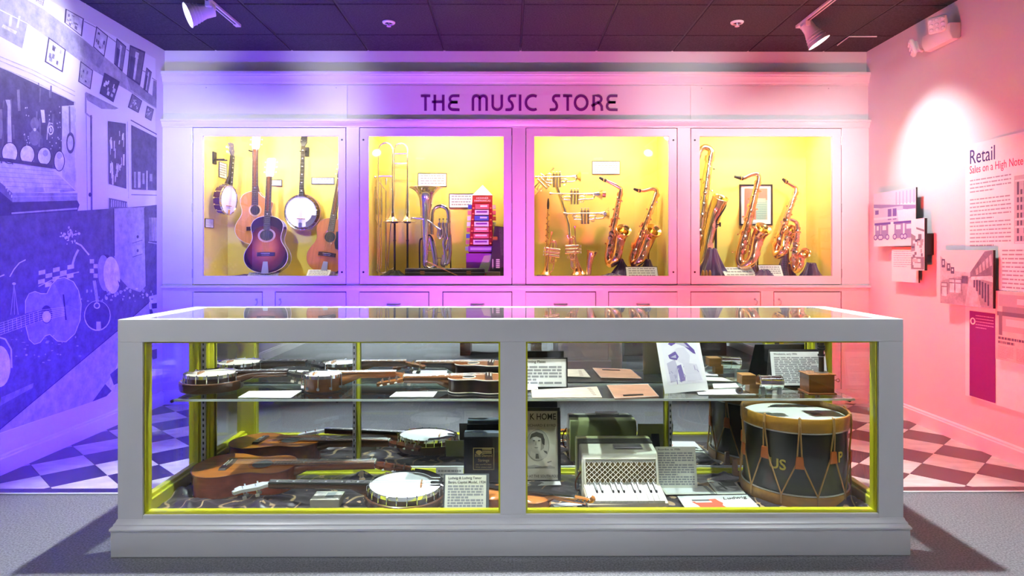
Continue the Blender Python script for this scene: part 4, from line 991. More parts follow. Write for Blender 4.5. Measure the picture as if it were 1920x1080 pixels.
def guitar(name, label, M, L=.48, w=.19, dep=.10, neck=.36, top=None, side=None, neckm=None, head=None, cut=False, hole=.048, hole_t=.64, bridge_t=.30, guard=False, group=None, tail=False, fb=None, nutw=.043, oval=1.0, frets_n=14, bind=None, cat='guitar', dots=True):
    """x from tail to head, z = face; body centre line on z 0..dep; origin at the tail, back of the body"""
    t = thing(name, label, cat, M, group)
    ol = outline(GUIT, L, w, cut)
    MB().prism(ol, 0, dep - .003).build('body', side, t, smooth=50)
    MB().prism([(x, y) for x, y in ol], dep - .0029, dep).build('soundboard', top, t, smooth=50)
    cxm = L / 2
    MB().tube([(cxm + (x - cxm) * 1.003, y * 1.006, dep - .002) for x, y in ol], .0028, 6, closed=True).build('binding', bind or M_BIND, t)
    MB().tube([(cxm + (x - cxm) * 1.002, y * 1.004, .002) for x, y in ol], .0022, 6, closed=True).build('back_binding', bind or M_BIND, t)
    hx = L * hole_t; Mh = Matrix.Translation((hx, 0, dep)) @ Matrix.Diagonal((1, oval, 1, 1))
    MB().lathe([(.001, .0002), (hole, .0002), (hole, .0012), (.001, .0012)], 28, Mh).build('sound_hole', M_BLACK, t)
    for rr in (1.12, 1.28): MB().torus(hole * rr, .0014, Mh @ Matrix.Translation((0, 0, .0006)), 32, 6).build('rosette', bind or M_BIND, t)
    bx = L * bridge_t
    br = MB().prism([(bx - .016, -.075), (bx + .016, -.075), (bx + .02, -.02), (bx + .02, .02), (bx + .016, .075), (bx - .016, .075)], dep, dep + .009, None, .9).build('bridge', M_ROSEW, t, smooth=0)
    MB().box((bx + .006, 0, dep + .011), (.003, .07, .006)).build('saddle', M_BIND, br, smooth=0)
    for k in range(6): MB().ball((bx - .008, -.027 + .0108 * k, dep + .010), .003, 6).build('bridge_pin', M_BIND, br)
    if tail:
        MB().prism([(.0, -.03), (bx * .62, -.018), (bx * .62, .018), (0, .03)], dep + .004, dep + .007).build('tailpiece', M_STEEL, t, smooth=0)
    if guard:
        MB().prism([(x + hx, y) for x, y in ((.05, -.045), (.06, -.085), (-.02, -.10), (-.075, -.11), (-.10, -.095), (-.09, -.06), (-.045, -.045), (.0, -.052))], dep + .0002, dep + .002).build('pickguard', M_EBONY, t, smooth=0)
    x0, x1 = hx + hole * 1.05, L + neck
    nk = MB().tube([(L - .03, 0, dep - .035), (L + .0, 0, dep - .028), (L + .05, 0, dep - .012), (L + neck, 0, dep - .010)], [.028, .027, nutw * .5, nutw * .48], 12).build('neck', neckm or M_MAHOG, t)
    MB().prism([(x0, -nutw * .62), (x1, -nutw * .5), (x1, nutw * .5), (x0, nutw * .62)], dep + .0003, dep + .006).build('fretboard', fb or M_ROSEW, t, smooth=0)
    stuff(frets(MB(), x0, x1, frets_n + 5, nutw, dep + .0064).build('frets', M_STRING, t, smooth=0))
    if dots:
        for k in (3, 5, 7, 9, 12):
            x = x1 - (x1 - bx) * (1 - 2 ** (-(k - .5) / 12)); MB().lathe([(.0005, 0), (.0045, 0), (.0045, .0006), (.0005, .0006)], 10, Matrix.Translation((x, 0, dep + .0062))).build('inlay', M_PEARL, t)
    MB().box((x1 + .002, 0, dep + .005), (.005, nutw, .008)).build('nut', M_BIND, t, smooth=0)
    hm = Matrix.Translation((x1 + .004, 0, dep - .004)) @ Matrix.Rotation(math.radians(10), 4, 'Y')
    hl = .17 * (L / .48) ** .6; hw = nutw * .75
    MB().prism([(0, -nutw * .5), (.02, -hw), (hl * .95, -hw * 1.05), (hl, -hw * .6), (hl * .985, 0), (hl, hw * .6), (hl * .95, hw * 1.05), (.02, hw), (0, nutw * .5)], -.014, 0, hm).build('headstock', head or M_ROSEW, t, smooth=0)
    for k in range(3):
        for s in (-1, 1):
            x = hl * (.25 + .27 * k)
            p = MB().cyl((x, s * hw * .55, 0), (x, s * hw * .55, .014), .003, n=8, M=hm).cyl((x, s * hw * .7, -.008), (x, s * (hw + .012), -.008), .0025, n=6, M=hm).build('tuner', M_STEEL, t)
            MB().ball((x, s * (hw + .017), -.008), .008, 8, hm, (.9, .7, .5)).build('tuner_button', M_BIND, p)
    st = MB()
    for k in range(6): st.tube([(bx + .006, -.027 + .0108 * k, dep + .0145), (x1 + .002, (-.5 + k / 5) * nutw * .82, dep + .0105)], .0006, 4)
    stuff(st.build('strings', M_STRING, t, smooth=0))
    return t
def banjo(name, label, M, r=.14, dep=.065, neck=.45, rim=None, reso=0, resom=None, headm=None, neckm=None, fb=None, nb=20, nutw=.032, head=None, group=None, cat='banjo', flange=True, pegs=4, armrest=True, hoop=None, peg_len=.13):
    """origin = pot centre, back of the pot; x toward the peghead; z = skin side"""
    t = thing(name, label, cat, M, group); hm_ = headm or M_HEAD; rim = rim or M_WALNUT; hoop = hoop or M_CHROME
    if reso:
        MB().lathe([(.01, 0), (reso * .8, 0), (reso * .97, .006), (reso, .016), (reso, .045), (reso - .006, .048), (reso - .012, .040), (reso - .012, .03), (.01, .03)], 48).build('resonator', resom or rim, t, smooth=40)
        if flange: 
            MB().lathe([(r + .004, .040), (reso - .006, .046), (reso - .006, .049), (r + .004, .044)], 48, cap=False).build('flange', hoop, t)
    MB().lathe([(r - .012, .004), (r, .004), (r, dep - .006), (r - .012, dep - .006)], 48, cap=False).build('rim', rim, t, smooth=40)
    MB().lathe([(.001, dep - .003), (r - .001, dep - .003), (r + .001, dep - .006)], 48, cap=False).build('skin_head', hm_, t)
    MB().lathe([(r - .001, dep - .012), (r + .006, dep - .012), (r + .006, dep + .002), (r + .001, dep + .002), (r - .001, dep - .002)], 48, cap=False).build('tension_hoop', hoop, t, smooth=40)
    hk = MB()
    for k in range(nb):
        a = 2 * math.pi * (k + .5) / nb; c, s = math.cos(a), math.sin(a); q = r + .011
        hk.cyl((q * c, q * s, .012), (q * c, q * s, dep), .0026, n=6); hk.box(((r + .006) * c, (r + .006) * s, .020), (.012, .012, .012)); hk.tube([(q * c, q * s, dep), ((r + .002) * c, (r + .002) * s, dep + .004)], .003, 6)
    stuff(hk.build('tension_hooks', hoop, t))
    bx = -r * .45
    b = MB().prism([(-.035, 0), (.035, 0), (.03, .012), (.02, .004), (.01, .012), (-.01, .012), (-.02, .004), (-.03, .012)], -.003, .003, Matrix.Translation((bx, 0, dep - .003)) @ Matrix(((0, 0, 1, 0), (1, 0, 0, 0), (0, 1, 0, 0), (0, 0, 0, 1)))).build('bridge', M_MAPLE, t, smooth=0)
    MB().prism([(-r - .008, -.012), (-r * .74, -.016), (-r * .70, .0), (-r * .74, .016), (-r - .008, .012)], dep + .004, dep + .008).build('tailpiece', hoop, t, smooth=0)
    if armrest: MB().prism([(x, y) for x, y in [((r + .012) * math.cos(a), (r + .012) * math.sin(a)) for a in [math.radians(d) for d in range(200, 262, 6)]] + [((r - .03) * math.cos(a), (r - .03) * math.sin(a)) for a in [math.radians(d) for d in range(256, 206, -6)]]], dep + .006, dep + .009).build('armrest', hoop, t, smooth=0)
    x1 = r + neck; fbx = r - .0
    MB().tube([(r - .002, 0, dep - .03), (r + .03, 0, dep - .022), (r + .08, 0, dep - .008), (x1, 0, dep - .006)], [.026, .022, nutw * .5, nutw * .48], 12).build('neck', neckm or M_WALNUT, t)
    MB().prism([(fbx + .004, -nutw * .62), (x1, -nutw * .5), (x1, nutw * .5), (fbx + .004, nutw * .62)], dep + .004, dep + .009).build('fretboard', fb or M_EBONY, t, smooth=0)
    stuff(frets(MB(), fbx, x1, 16, nutw, dep + .0096).build('frets', M_STRING, t, smooth=0))
    for k in range(6): MB().box((lerp(fbx, x1, .12 + .16 * k), 0, dep + .0093), (.008, .012, .0006)).build('inlay', M_PEARL, t, smooth=0)
    hm = Matrix.Translation((x1 + .002, 0, dep + .003)) @ Matrix.Rotation(math.radians(12), 4, 'Y'); hw = nutw * .9
    MB().prism([(0, -nutw * .5), (.012, -hw * .6), (.035, -hw), (peg_len * .72, -hw * .8), (peg_len * .9, -hw * 1.15), (peg_len, -hw * .5), (peg_len * .95, 0), (peg_len, hw * .5), (peg_len * .9, hw * 1.15), (peg_len * .72, hw * .8), (.035, hw), (.012, hw * .6), (0, nutw * .5)], -.013, 0, hm).build('peghead', head or M_EBONY, t, smooth=0)
    for k in range(pegs // 2):
        for s in (-1, 1):
            x = peg_len * (.33 + .36 * k)
            p = MB().cyl((x, s * hw * .5, -.03), (x, s * hw * .5, .012), .0035, n=8, M=hm).build('tuner', hoop, t)
            MB().box((x, s * hw * .5, -.038), (.018, .008, .014), hm).build('tuner_button', M_BIND, p, bevel=.003)
    st = MB()
    for k in range(4): st.tube([(-r * .72, -.009 + .006 * k, dep + .007), (bx, -.012 + .008 * k, dep + .010), (x1, (-.5 + k / 3) * nutw * .75, dep + .0125)], .0006, 4)
    stuff(st.build('strings', M_STRING, t, smooth=0))
    return t
def card(name, label, M, w, h, th=.002, face=None, lines=0, border=None, title=None, group=None, tsize=.0, cat='card', ink=.42, lead=.12, stand=False, seed=1, margin=.08, title_rows=None):
    """upright card: x across, y up, z out of the face; origin bottom centre"""
    t = thing(name, label, cat, M, group)
    MB().bb(-w / 2, w / 2, 0, h, -th, 0).build('sheet', face or M_PAPER, t, smooth=0)
    if border: 
        r_ = MB(); bw = border[1]
        for a in ((-w / 2 - bw, w / 2 + bw, -bw, 0), (-w / 2 - bw, w / 2 + bw, h, h + bw), (-w / 2 - bw, -w / 2, 0, h), (w / 2, w / 2 + bw, 0, h)): r_.bb(a[0], a[1], a[2], a[3], -th - .004, .003)
        r_.build('frame', border[0], t, smooth=0)
        MB().bb(-w / 2, w / 2, 0, h, -th - .004, -th).build('backing', border[0], t, smooth=0)
    if lines:
        rr = random.Random(seed); mb = MB(); y = h * (1 - lead)
        for k in range(lines):
            x = -w / 2 + w * margin; end = w / 2 - w * margin if k % 5 != 4 else rr.uniform(-.1, .3) * w
            while x < end:
                ww = min(rr.uniform(.05, .16) * w, end - x); hh = h * .55 / (lines + 2)
                mb.add([(x, y - hh, .0004), (x + ww, y - hh, .0004), (x + ww, y, .0004), (x, y, .0004)], [(0, 1, 2, 3)]); x += ww + .02 * w
            y -= h * (1 - lead - .06) / lines
        stuff(mb.build('print_lines', M_GREYINK if ink > .3 else M_INK, t, smooth=0))
    if title:
        for k, tx in enumerate(title):
            text_mesh(tx, tsize, Matrix.Translation((-w / 2 + w * margin, h * (1 - .035) - tsize * (.8 + 1.15 * k), .0006)), M_INK, 'lettering', t, .0001, bold=tsize * .012)
    if stand: MB().prism([(0, 0), (-.05, 0), (0, h * .7)], -.002, .002, Matrix(((0, 0, 1, 0), (0, 1, 0, .001), (1, 0, 0, -th - .0045), (0, 0, 0, 1)))).build('strut', M_BLACK, t, smooth=0)
    return t
def wallcard(px0, py0, px1, py1, label, lines=4, border=True, Y=None, group='labels inside the glazed cabinets'):
    Y = Y or NB - .006; a, b = at(px0, py1, Y), at(px1, py0, Y)
    M = frame(((a.x + b.x) / 2, Y, a.z), (1, 0, 0), (0, -1, 0))
    return card('label_card', label, M, b.x - a.x, b.z - a.z, .004, lines=lines, border=(M_BLACKM, .004) if border else None, group=group, seed=int(px0))
def leancard(px0, px1, py0, py1, Y, label, lines=4, tilt=55, z=1.0, face=None, border=None, group='labels inside the glazed cabinets'):
    """card leaning back on the cabinet floor"""
    a, b = at(px0, py1, Y), at(px1, py1, Y); hh = (py1 - py0) / FPX * Y / math.cos(math.radians(tilt))
    zdir = Vector((0, -math.cos(math.radians(tilt)), math.sin(math.radians(tilt))))
    M = frame(((a.x + b.x) / 2, Y, z + .002), (1, 0, 0), zdir)
    c = card('label_card', label, M, b.x - a.x, hh, .002, face=face, lines=lines, border=border, group=group, seed=int(px0))
    hz = hh * math.cos(math.radians(tilt)); hy = hh * math.sin(math.radians(tilt))
    return c
FZ = 1.0                                        # floor of the glazed cabinets
# ------------------------------------------------------------------ cabinet 1
def hang(tail, headp, Y, face=(0, -1, 0)):
    """frame of an instrument whose tail and head ends are seen at the two pixels"""
    a, b = at(*tail, Y), at(*headp, Y); return a, b, (b - a)
# cutaway guitar on the back wall
a, b, d = hang((478, 459), (478, 300), 5.62)
M = frame((a.x, 5.70, a.z), d, (0, -1, 0))
guitar('cutaway_guitar', 'natural orange cutaway guitar hung on the yellow wall by its white peghead', M, L=.455, w=.170, dep=.075, neck=.355, top=M_SPRUCE, side=M_HONEY, head=M_PEARL, cut=True, group='instruments in the guitar cabinet', bridge_t=.30, hole_t=.645, hole=.04, fb=M_ROSEW)
w_ = thing('wall_hanger', 'black wall hanger above the cutaway guitar', 'hanger', (at(478, 283, NB).x, NB, at(478, 283, NB).z), 'wall hangers in the guitar cabinet')
MB().bb(-.02, .02, -.012, 0, -.03, .03).tube([(-.03, -.06, -.005), (-.03, -.012, -.005), (.03, -.012, -.005), (.03, -.06, -.005)], .005, 6).build('bracket', M_BLACKM, w_, bevel=.002)
# sunburst guitar leaning in front
base = at(499, 511, 5.40); topp = at(514, 350, 5.60)
d = Vector((topp.x - base.x, .10, topp.z - base.z))
M = frame((base.x, 5.47, FZ + .022), d, (.0, -1, .16))
M_BURST = sunburst('burst_top', (.72, .20, .03), (.20, .022, .012), (.022, .004, .012), (4.6, 5.4, 1), (-.95, 0, 0))
guitar('sunburst_guitar', 'dark sunburst guitar with white binding leaning in front of the cutaway guitar', M, L=.475, w=.176, dep=.095, neck=.33, top=M_BURST, side=mat('burst_side', (.05, .008, .012), .2, coat=.7), head=M_PEARL, tail=True, hole=.043, oval=1.25, bridge_t=.33, hole_t=.66, fb=M_EBONY, group='instruments in the guitar cabinet')
# tenor banjo on the back wall
c = at(567, 398, 5.66)
M = frame((c.x, 5.70, c.z), (.035, 0, 1), (0, -1, 0))
M_SKIN2 = mat('banjo_skin_white', (.86, .87, .89), .4)
banjo('tenor_banjo', 'silver rimmed tenor banjo with white skin hung high beside the sunburst guitar', M, r=.128, dep=.08, neck=.43, reso=.158, resom=M_MAPLE, rim=M_MAPLE, headm=M_SKIN2, nb=24, fb=M_EBONY, head=M_EBONY, group='instruments in the guitar cabinet', peg_len=.14)
w_ = thing('wall_hanger', 'black wall hanger beside the tenor banjo peghead', 'hanger', (at(576, 284, NB).x, NB, at(576, 284, NB).z), 'wall hangers in the guitar cabinet')
MB().bb(-.018, .018, -.012, 0, -.045, .035).tube([(-.05, -.05, -.005), (-.02, -.012, -.005), (.01, -.05, -.005)], .005, 6).build('bracket', M_BLACKM, w_, bevel=.002)
# orange guitar half behind the door stile
base = at(608, 506, 5.46); topp = at(638, 350, 5.62)
d = Vector((topp.x - base.x, .10, topp.z - base.z))
M = frame((base.x + .01, 5.52, FZ + .022), d, (-.06, -1, .16))
guitar('orange_guitar', 'plain orange guitar with a dark pickguard cut off by the door frame', M, L=.46, w=.165, dep=.09, neck=.34, top=M_AMBER, side=M_MAHOG, guard=True, tail=True, hole=.045, oval=1.0, bridge_t=.34, hole_t=.66, fb=M_ROSEW, bind=M_HONEY, group='instruments in the guitar cabinet')
# small banjo on the side wall
sx0 = NICHE[0][0]
cz = at(405, 373, 5.5)
M = frame((sx0 + .045, 5.53, cz.z), (.07, .02, 1), (1, -.14, 0))
banjo('small_banjo', 'small old banjo with a plum rim hung on the cabinet side wall', M, r=.118, dep=.075, neck=.25, rim=mat('plum_rim', (.085, .02, .06), .4), nb=14, neckm=M_ROSEW, fb=M_EBONY, head=mat('grey_peghead', (.12, .10, .12), .4), armrest=False, hoop=M_CHROME, peg_len=.11, group='instruments in the guitar cabinet', nutw=.034)
hz = at(392, 295, 5.5).z
w_ = thing('wall_hanger', 'black wall hanger holding the small old banjo', 'hanger', (sx0, 5.50, hz), 'wall hangers in the guitar cabinet')
MB().bb(0, .012, -.03, .03, -.055, .045).tube([(.10, -.025, -.02), (.012, -.02, -.02), (.012, .02, -.02), (.10, .03, -.02)], .006, 6).build('bracket', M_BLACKM, w_, bevel=.002)
def sidecard(Y0, Y1, z0, z1, label):
    M = frame((sx0 + .004, (Y0 + Y1) / 2, z0), (0, 1, 0), (1, 0, 0)); return card('label_card', label, M, Y1 - Y0, z1 - z0, .003, lines=5, border=(M_BLACKM, .003), group='labels inside the glazed cabinets', seed=3)
q0, q1 = atX(411, 320, sx0), atX(427, 336, sx0)
sidecard(q0.y - .01, min(q1.y, 5.74), q1.z, atX(427, 309, sx0).z, 'white label on the side wall behind the small old banjo')
q0, q1 = atX(384, 427, sx0), atX(399, 427, sx0)
sidecard(q0.y, q1.y, q1.z, atX(399, 412, sx0).z, 'white label on the side wall below the small old banjo')
wallcard(500, 338, 528, 348, 'white label on the yellow wall behind the sunburst guitar neck', 2); wallcard(585, 333.5, 626, 344.5, 'white label on the yellow wall beside the tenor banjo neck', 2)
leancard(462, 519, 508, 517.5, 5.36, 'white label lying in front of the sunburst guitar', 3); leancard(573, 616, 503, 517.5, 5.36, 'white label lying in front of the orange guitar', 5, 50)
def mound(name, label, cx, cy, rx, ry, h, m, z=FZ, seed=0, folds=7, flat=.35, cat='cloth', group='draped cloths in the glazed cabinets'):
    """cloth draped over a block: radial folds, spilling onto the floor"""
    n, mm = 56, 14; vs = [(cx, cy, z + h)]; fs = []
    for i in range(1, mm + 1):
        t = i / mm
        for k in range(n):
            a = 2 * math.pi * k / n
            f = 1 + .14 * t * math.sin(folds * a + seed) + .08 * t * math.sin((folds * 2 + 1) * a + seed * 2)
            nz = noise.noise(Vector((math.cos(a) * 2 + seed, math.sin(a) * 2, t * 3)))
            prof = 1 if t < flat else max(0, 1 - ((t - flat) / (1 - flat)) ** .72)
            zz = h * prof * (1 + .22 * nz * t) + .006 * math.sin(folds * a * 1.5 + 5 * t)
            vs.append((cx + rx * t * f * math.cos(a), cy + ry * t * f * math.sin(a), z + max(.0015, zz) if t < .97 else z + .001))
    for k in range(n): fs.append((0, 1 + k, 1 + (k + 1) % n))
    for i in range(mm - 1):
        for k in range(n): fs.append((1 + i * n + k, 1 + (i + 1) * n + k, 1 + (i + 1) * n + (k + 1) % n, 1 + i * n + (k + 1) % n))
    o = MB().add(vs, fs).build(name, m, smooth=60)
    return tag(o, label, cat, group)
x = at(455, 515, 5.5).x; mound('draped_cloth', 'dark purple cloth crumpled under the sunburst guitar', x + .10, 5.5, .25, .15, .022, M_PURPLECLOTH, seed=2)
x = at(628, 510, 5.45).x; mound('draped_cloth', 'dark purple cloth bunched beside the orange guitar', x - .02, 5.46, .10, .12, .05, M_PURPLECLOTH, seed=4)
# ================================================================== WIND INSTRUMENTS
def pxr(p, Y): return p * Y / FPX
def P3(pt, Y, dy=0): return at(pt[0], pt[1], Y + dy) if dy else at(pt[0], pt[1], Y)
def sax(name, label, Y, neck, bow, bell, r_top=3.2, r_bow=9, r_bell=14, m=None, keys=13, mouth=True, fwd=.095, gap=None, group='saxophones', cat='saxophone', cups=True, seed=1):
    """neck: pixels from the mouthpiece tip to the top of the body tube; bow: lowest bend; bell: rim centre"""
    m = m or M_COPPER
    N = [P3(p, Y) for p in neck]; top = N[-1]; B = P3(bow, Y); R = P3(bell, Y - fwd)
    base = Vector((B.x, Y, FZ))
    t = place(name, label, cat, base, group)
    rt, rb, rl = pxr(r_top * 1.4, Y), pxr(r_bow, Y), pxr(r_bell, Y)
    axis = (B - top).normalized()
    # body tube down to the bow, round it and up into the bell
    side = (R - B); side = (side - axis * side.dot(axis)); g = gap or rb * 2.3
    sd = side.normalized()
    turn = B - axis * rb * 1.2
    pts = [top, lerp(top, turn, .33), lerp(top, turn, .66), turn, B + sd * g * .28 + axis * rb * .25, B + sd * g * .62 + axis * rb * .3, B + sd * g * 1.0 - axis * rb * 1.0, lerp(B + sd * g - axis * rb, R, .40) + Vector((0, fwd * .38, 0)), lerp(B + sd * g - axis * rb, R, .76) + Vector((0, fwd * .50, 0)), R]
    pp = smooth_path(pts, 6); n = len(pp) - 1
    tab = [(0, rt), (.30, lerp(rt, rb, .55)), (.48, rb * .80), (.62, rb * .88), (.80, rb * 1.0), (.88, rb * 1.12), (.94, lerp(rb * 1.12, rl, .4)), (.98, lerp(rb * 1.1, rl, .82)), (1, rl)]
    body = MB().tube(pp, [interp(tab, k / n) for k in range(n + 1)], 20, caps=False).build('body_tube', m, t, smooth=60)
    d = (pp[-1] - pp[-3]).normalized(); Mb = frame(R, d.orthogonal(), d)
    MB().torus(rl, pxr(.7, Y), Mb, 28, 8).build('bell_rim', m, body)
    MB().lathe([(.001, -rl * 1.1), (rl * .45, -rl * .95), (rl * .62, -rl * .4), (rl * .8, -rl * .1), (rl * .98, .0)], 24, Mb, cap=False).build('bell_lining', mat('bell_gold', (.85, .62, .20), .22, metal=1), body)
    # gooseneck and mouthpiece
    if len(N) > 1:
        q = smooth_path(N, 5); k0 = max(2, int(len(q) * .26)) if mouth else 0
        MB().tube(q[k0:], [lerp(rt * .62, rt, i / max(1, len(q) - k0 - 1)) for i in range(len(q) - k0)], 12).build('gooseneck', m, t, smooth=60)
        if mouth:
            MB().tube(q[:k0 + 2], [lerp(rt * .45, rt * .85, i / (k0 + 1)) for i in range(k0 + 2)], 12).build('mouthpiece', M_EBONY, t)
            MB().torus(rt * .95, rt * .22, frame(q[k0 - 1], Vector((0, 0, 1)), q[k0] - q[k0 - 2]), 14, 6).build('ligature', M_BRASS, t)
        MB().tube([top - axis * rt * .6, top + axis * rt * .8], rt * 1.35, 14).build('neck_socket', m, t)
    # key work
    out = Vector((0, -1, 0)); rr = random.Random(seed)
    L_ = (turn - top).length
    def rad(u): return lerp(rt, rb * .86, u)
    for s, off in ((-1, .55), (1, .75), (-1, 1.0)):
        a = top + axis * L_ * .10 + out * rad(.1) * 1.15 + sd * s * rad(.1) * off; b = top + axis * L_ * .96 + out * rad(.96) * 1.15 + sd * s * rad(.96) * off
        MB().tube([a, b], pxr(.55, Y), 6).build('key_rod', M_BRASS if m is not M_SILVER else M_SILVER, t)
    if cups:
        for k in range(keys):
            u = .08 + .86 * k / (keys - 1); ang = rr.uniform(-.9, .9); rc = pxr(lerp(3.0, 5.6, u), Y)
            dirn = (out * math.cos(ang) + sd * math.sin(ang)).normalized(); c = top + axis * L_ * u + dirn * (rad(u) + pxr(.5, Y))
            MB().lathe([(.0005, 0), (rc, 0), (rc, pxr(.9, Y)), (rc * .6, pxr(1.4, Y)), (.0005, pxr(1.5, Y))], 12, frame(c, axis, dirn)).build('key_cup', m, t)
            if k % 2 == 0:
                c2 = top + axis * L_ * (u + .03) + sd * (rad(u) * 1.7) * (-1 if k % 4 else 1)
                MB().tube([c, c2], pxr(.7, Y), 6).ball(c2, pxr(2.0, Y), 8).build('key_lever', m, t)
        for k in range(2):
            i = int(n * (.74 + .09 * k)); dirn = (out + sd * .6).normalized(); c = pp[i] + dirn * interp(tab, i / n)
            MB().lathe([(.0005, 0), (rb * .55, 0), (rb * .55, .004), (.0005, .006)], 14, frame(c, axis, dirn)).build('key_cup', m, t)
        MB().tube([pp[int(n * .80)] - sd * rb, lerp(top, turn, .62) + sd * rad(.62)], pxr(.9, Y), 8).build('brace', m, t)
    return t
def brass_path(t, nm, pts, r, m, n=10, k=6, sm=True): return MB().tube(smooth_path(pts, k) if sm else pts, r, n).build(nm, m, t, smooth=60)
def bell_flare(M, L, r0, R, m, t, name='bell', n=24):
    """flare along local z from 0 (r0) to L (R)"""
    prof = []
    for k in range(15):
        u = k / 14; prof.append((r0 + (R - r0) * (.10 * u + .90 * u ** 5.5), L * u))
    prof += [(R * 1.0 + .001, L + .001), (R - .002, L + .0015), (R * .86, L * .985), (r0 * 2.1, L * .9), (r0 * 1.3, L * .8)]
    return MB().lathe(prof, n, M, cap=False).build(name, m, t, smooth=60)
def trumpet(name, label, M, L=.46, m=None, R=.060, group='trumpets', cornet=False, mute=False, cat='trumpet'):
    """x from mouthpiece to bell, y = up (valve side), z toward the viewer; origin mid-length on the bell axis"""
    m = m or M_SILVER; t = thing(name, label, cat, M, group); r = .0062; h = .045 if not cornet else .052; h2 = L / 2
    bell_flare(Matrix.Translation((h2 - L * .46, 0, 0)) @ Matrix(((0, 0, 1, 0), (0, 1, 0, 0), (-1, 0, 0, 0), (0, 0, 0, 1))), L * .46, r * 1.15, R, m, t)
    back = -L * .26
    pts = [(h2 - L * .45, 0, 0), (back + .03, 0, 0), (back + .008, -.004, 0), (back - .012, -h * .5, 0), (back + .008, -h + .004, 0), (back + .03, -h, 0), (-.035, -h, 0)]
    MB().tube(smooth_path(pts, 6), r, 10).build('bell_bow', m, t, smooth=60)
    pts = [(-h2 + .06, -.002, .018), (.12, -.002, .018), (.145, -.008, .018), (.158, -h * .5, .018), (.145, -h + .006, .018), (.12, -h, .018), (.035, -h, .012)]
    MB().tube(smooth_path(pts, 6), [r * .75] * 6 + [r * .95] * 31 if len(smooth_path(pts, 6)) == 37 else r * .9, 10).build('leadpipe', m, t, smooth=60)
    MB().tube([(-h2 + .065, -.002, .018), (-h2 + .03, -.002, .018), (-h2 + .012, -.002, .018), (-h2, -.002, .018)], [.0045, .005, .011, .0135], 14).build('mouthpiece', m, t, smooth=60)
    for k in range(3):
        x = -.035 + .027 * k
        v = MB().cyl((x, -.085, .009), (x, .022, .009), .0118, n=16).build('valve', m, t)
        MB().cyl((x, .022, .009), (x, .040, .009), .0035, n=8).build('valve_stem', m, v)
        MB().cyl((x, .040, .009), (x, .044, .009), .0085, n=12).build('finger_button', M_PEARL, v)
        MB().cyl((x, -.090, .009), (x, -.085, .009), .0125, n=14).build('valve_cap', m, v)
        MB().cyl((x, .018, .009), (x, .024, .009), .0128, n=14).build('valve_cap', m, v)
    pts = [(.026, -.025, .014), (.06, -.022, .024), (.075, -.035, .026), (.06, -.048, .026), (.026, -.052, .016)]
    MB().tube(smooth_path(pts, 5), r * .9, 8).build('tuning_slide', m, t, smooth=60)
    pts = [(-.045, -.03, .012), (-.09, -.028, .016), (-.105, -.040, .016), (-.09, -.052, .016), (-.045, -.056, .012)]
    MB().tube(smooth_path(pts, 5), r * .9, 8).build('first_slide', m, t, smooth=60)
    for x in (-.09, .085): MB().cyl((x, -.002, .01), (x, -h, .01), .0028, n=8).build('brace', m, t)
    MB().torus(.014, .0025, Matrix.Translation((.055, -.058, .02)), 14, 6).build('finger_ring', m, t)
    if mute: MB().lathe([(.010, -.02), (.026, .0), (.028, .045), (.016, .048), (.002, .048)], 18, Matrix.Translation((h2 - .012, 0, 0)) @ Matrix(((0, 0, 1, 0), (0, 1, 0, 0), (-1, 0, 0, 0), (0, 0, 0, 1)))).build('mute', mat('mute_copper', (.62, .30, .18), .3, metal=1), t, smooth=40)
    return t

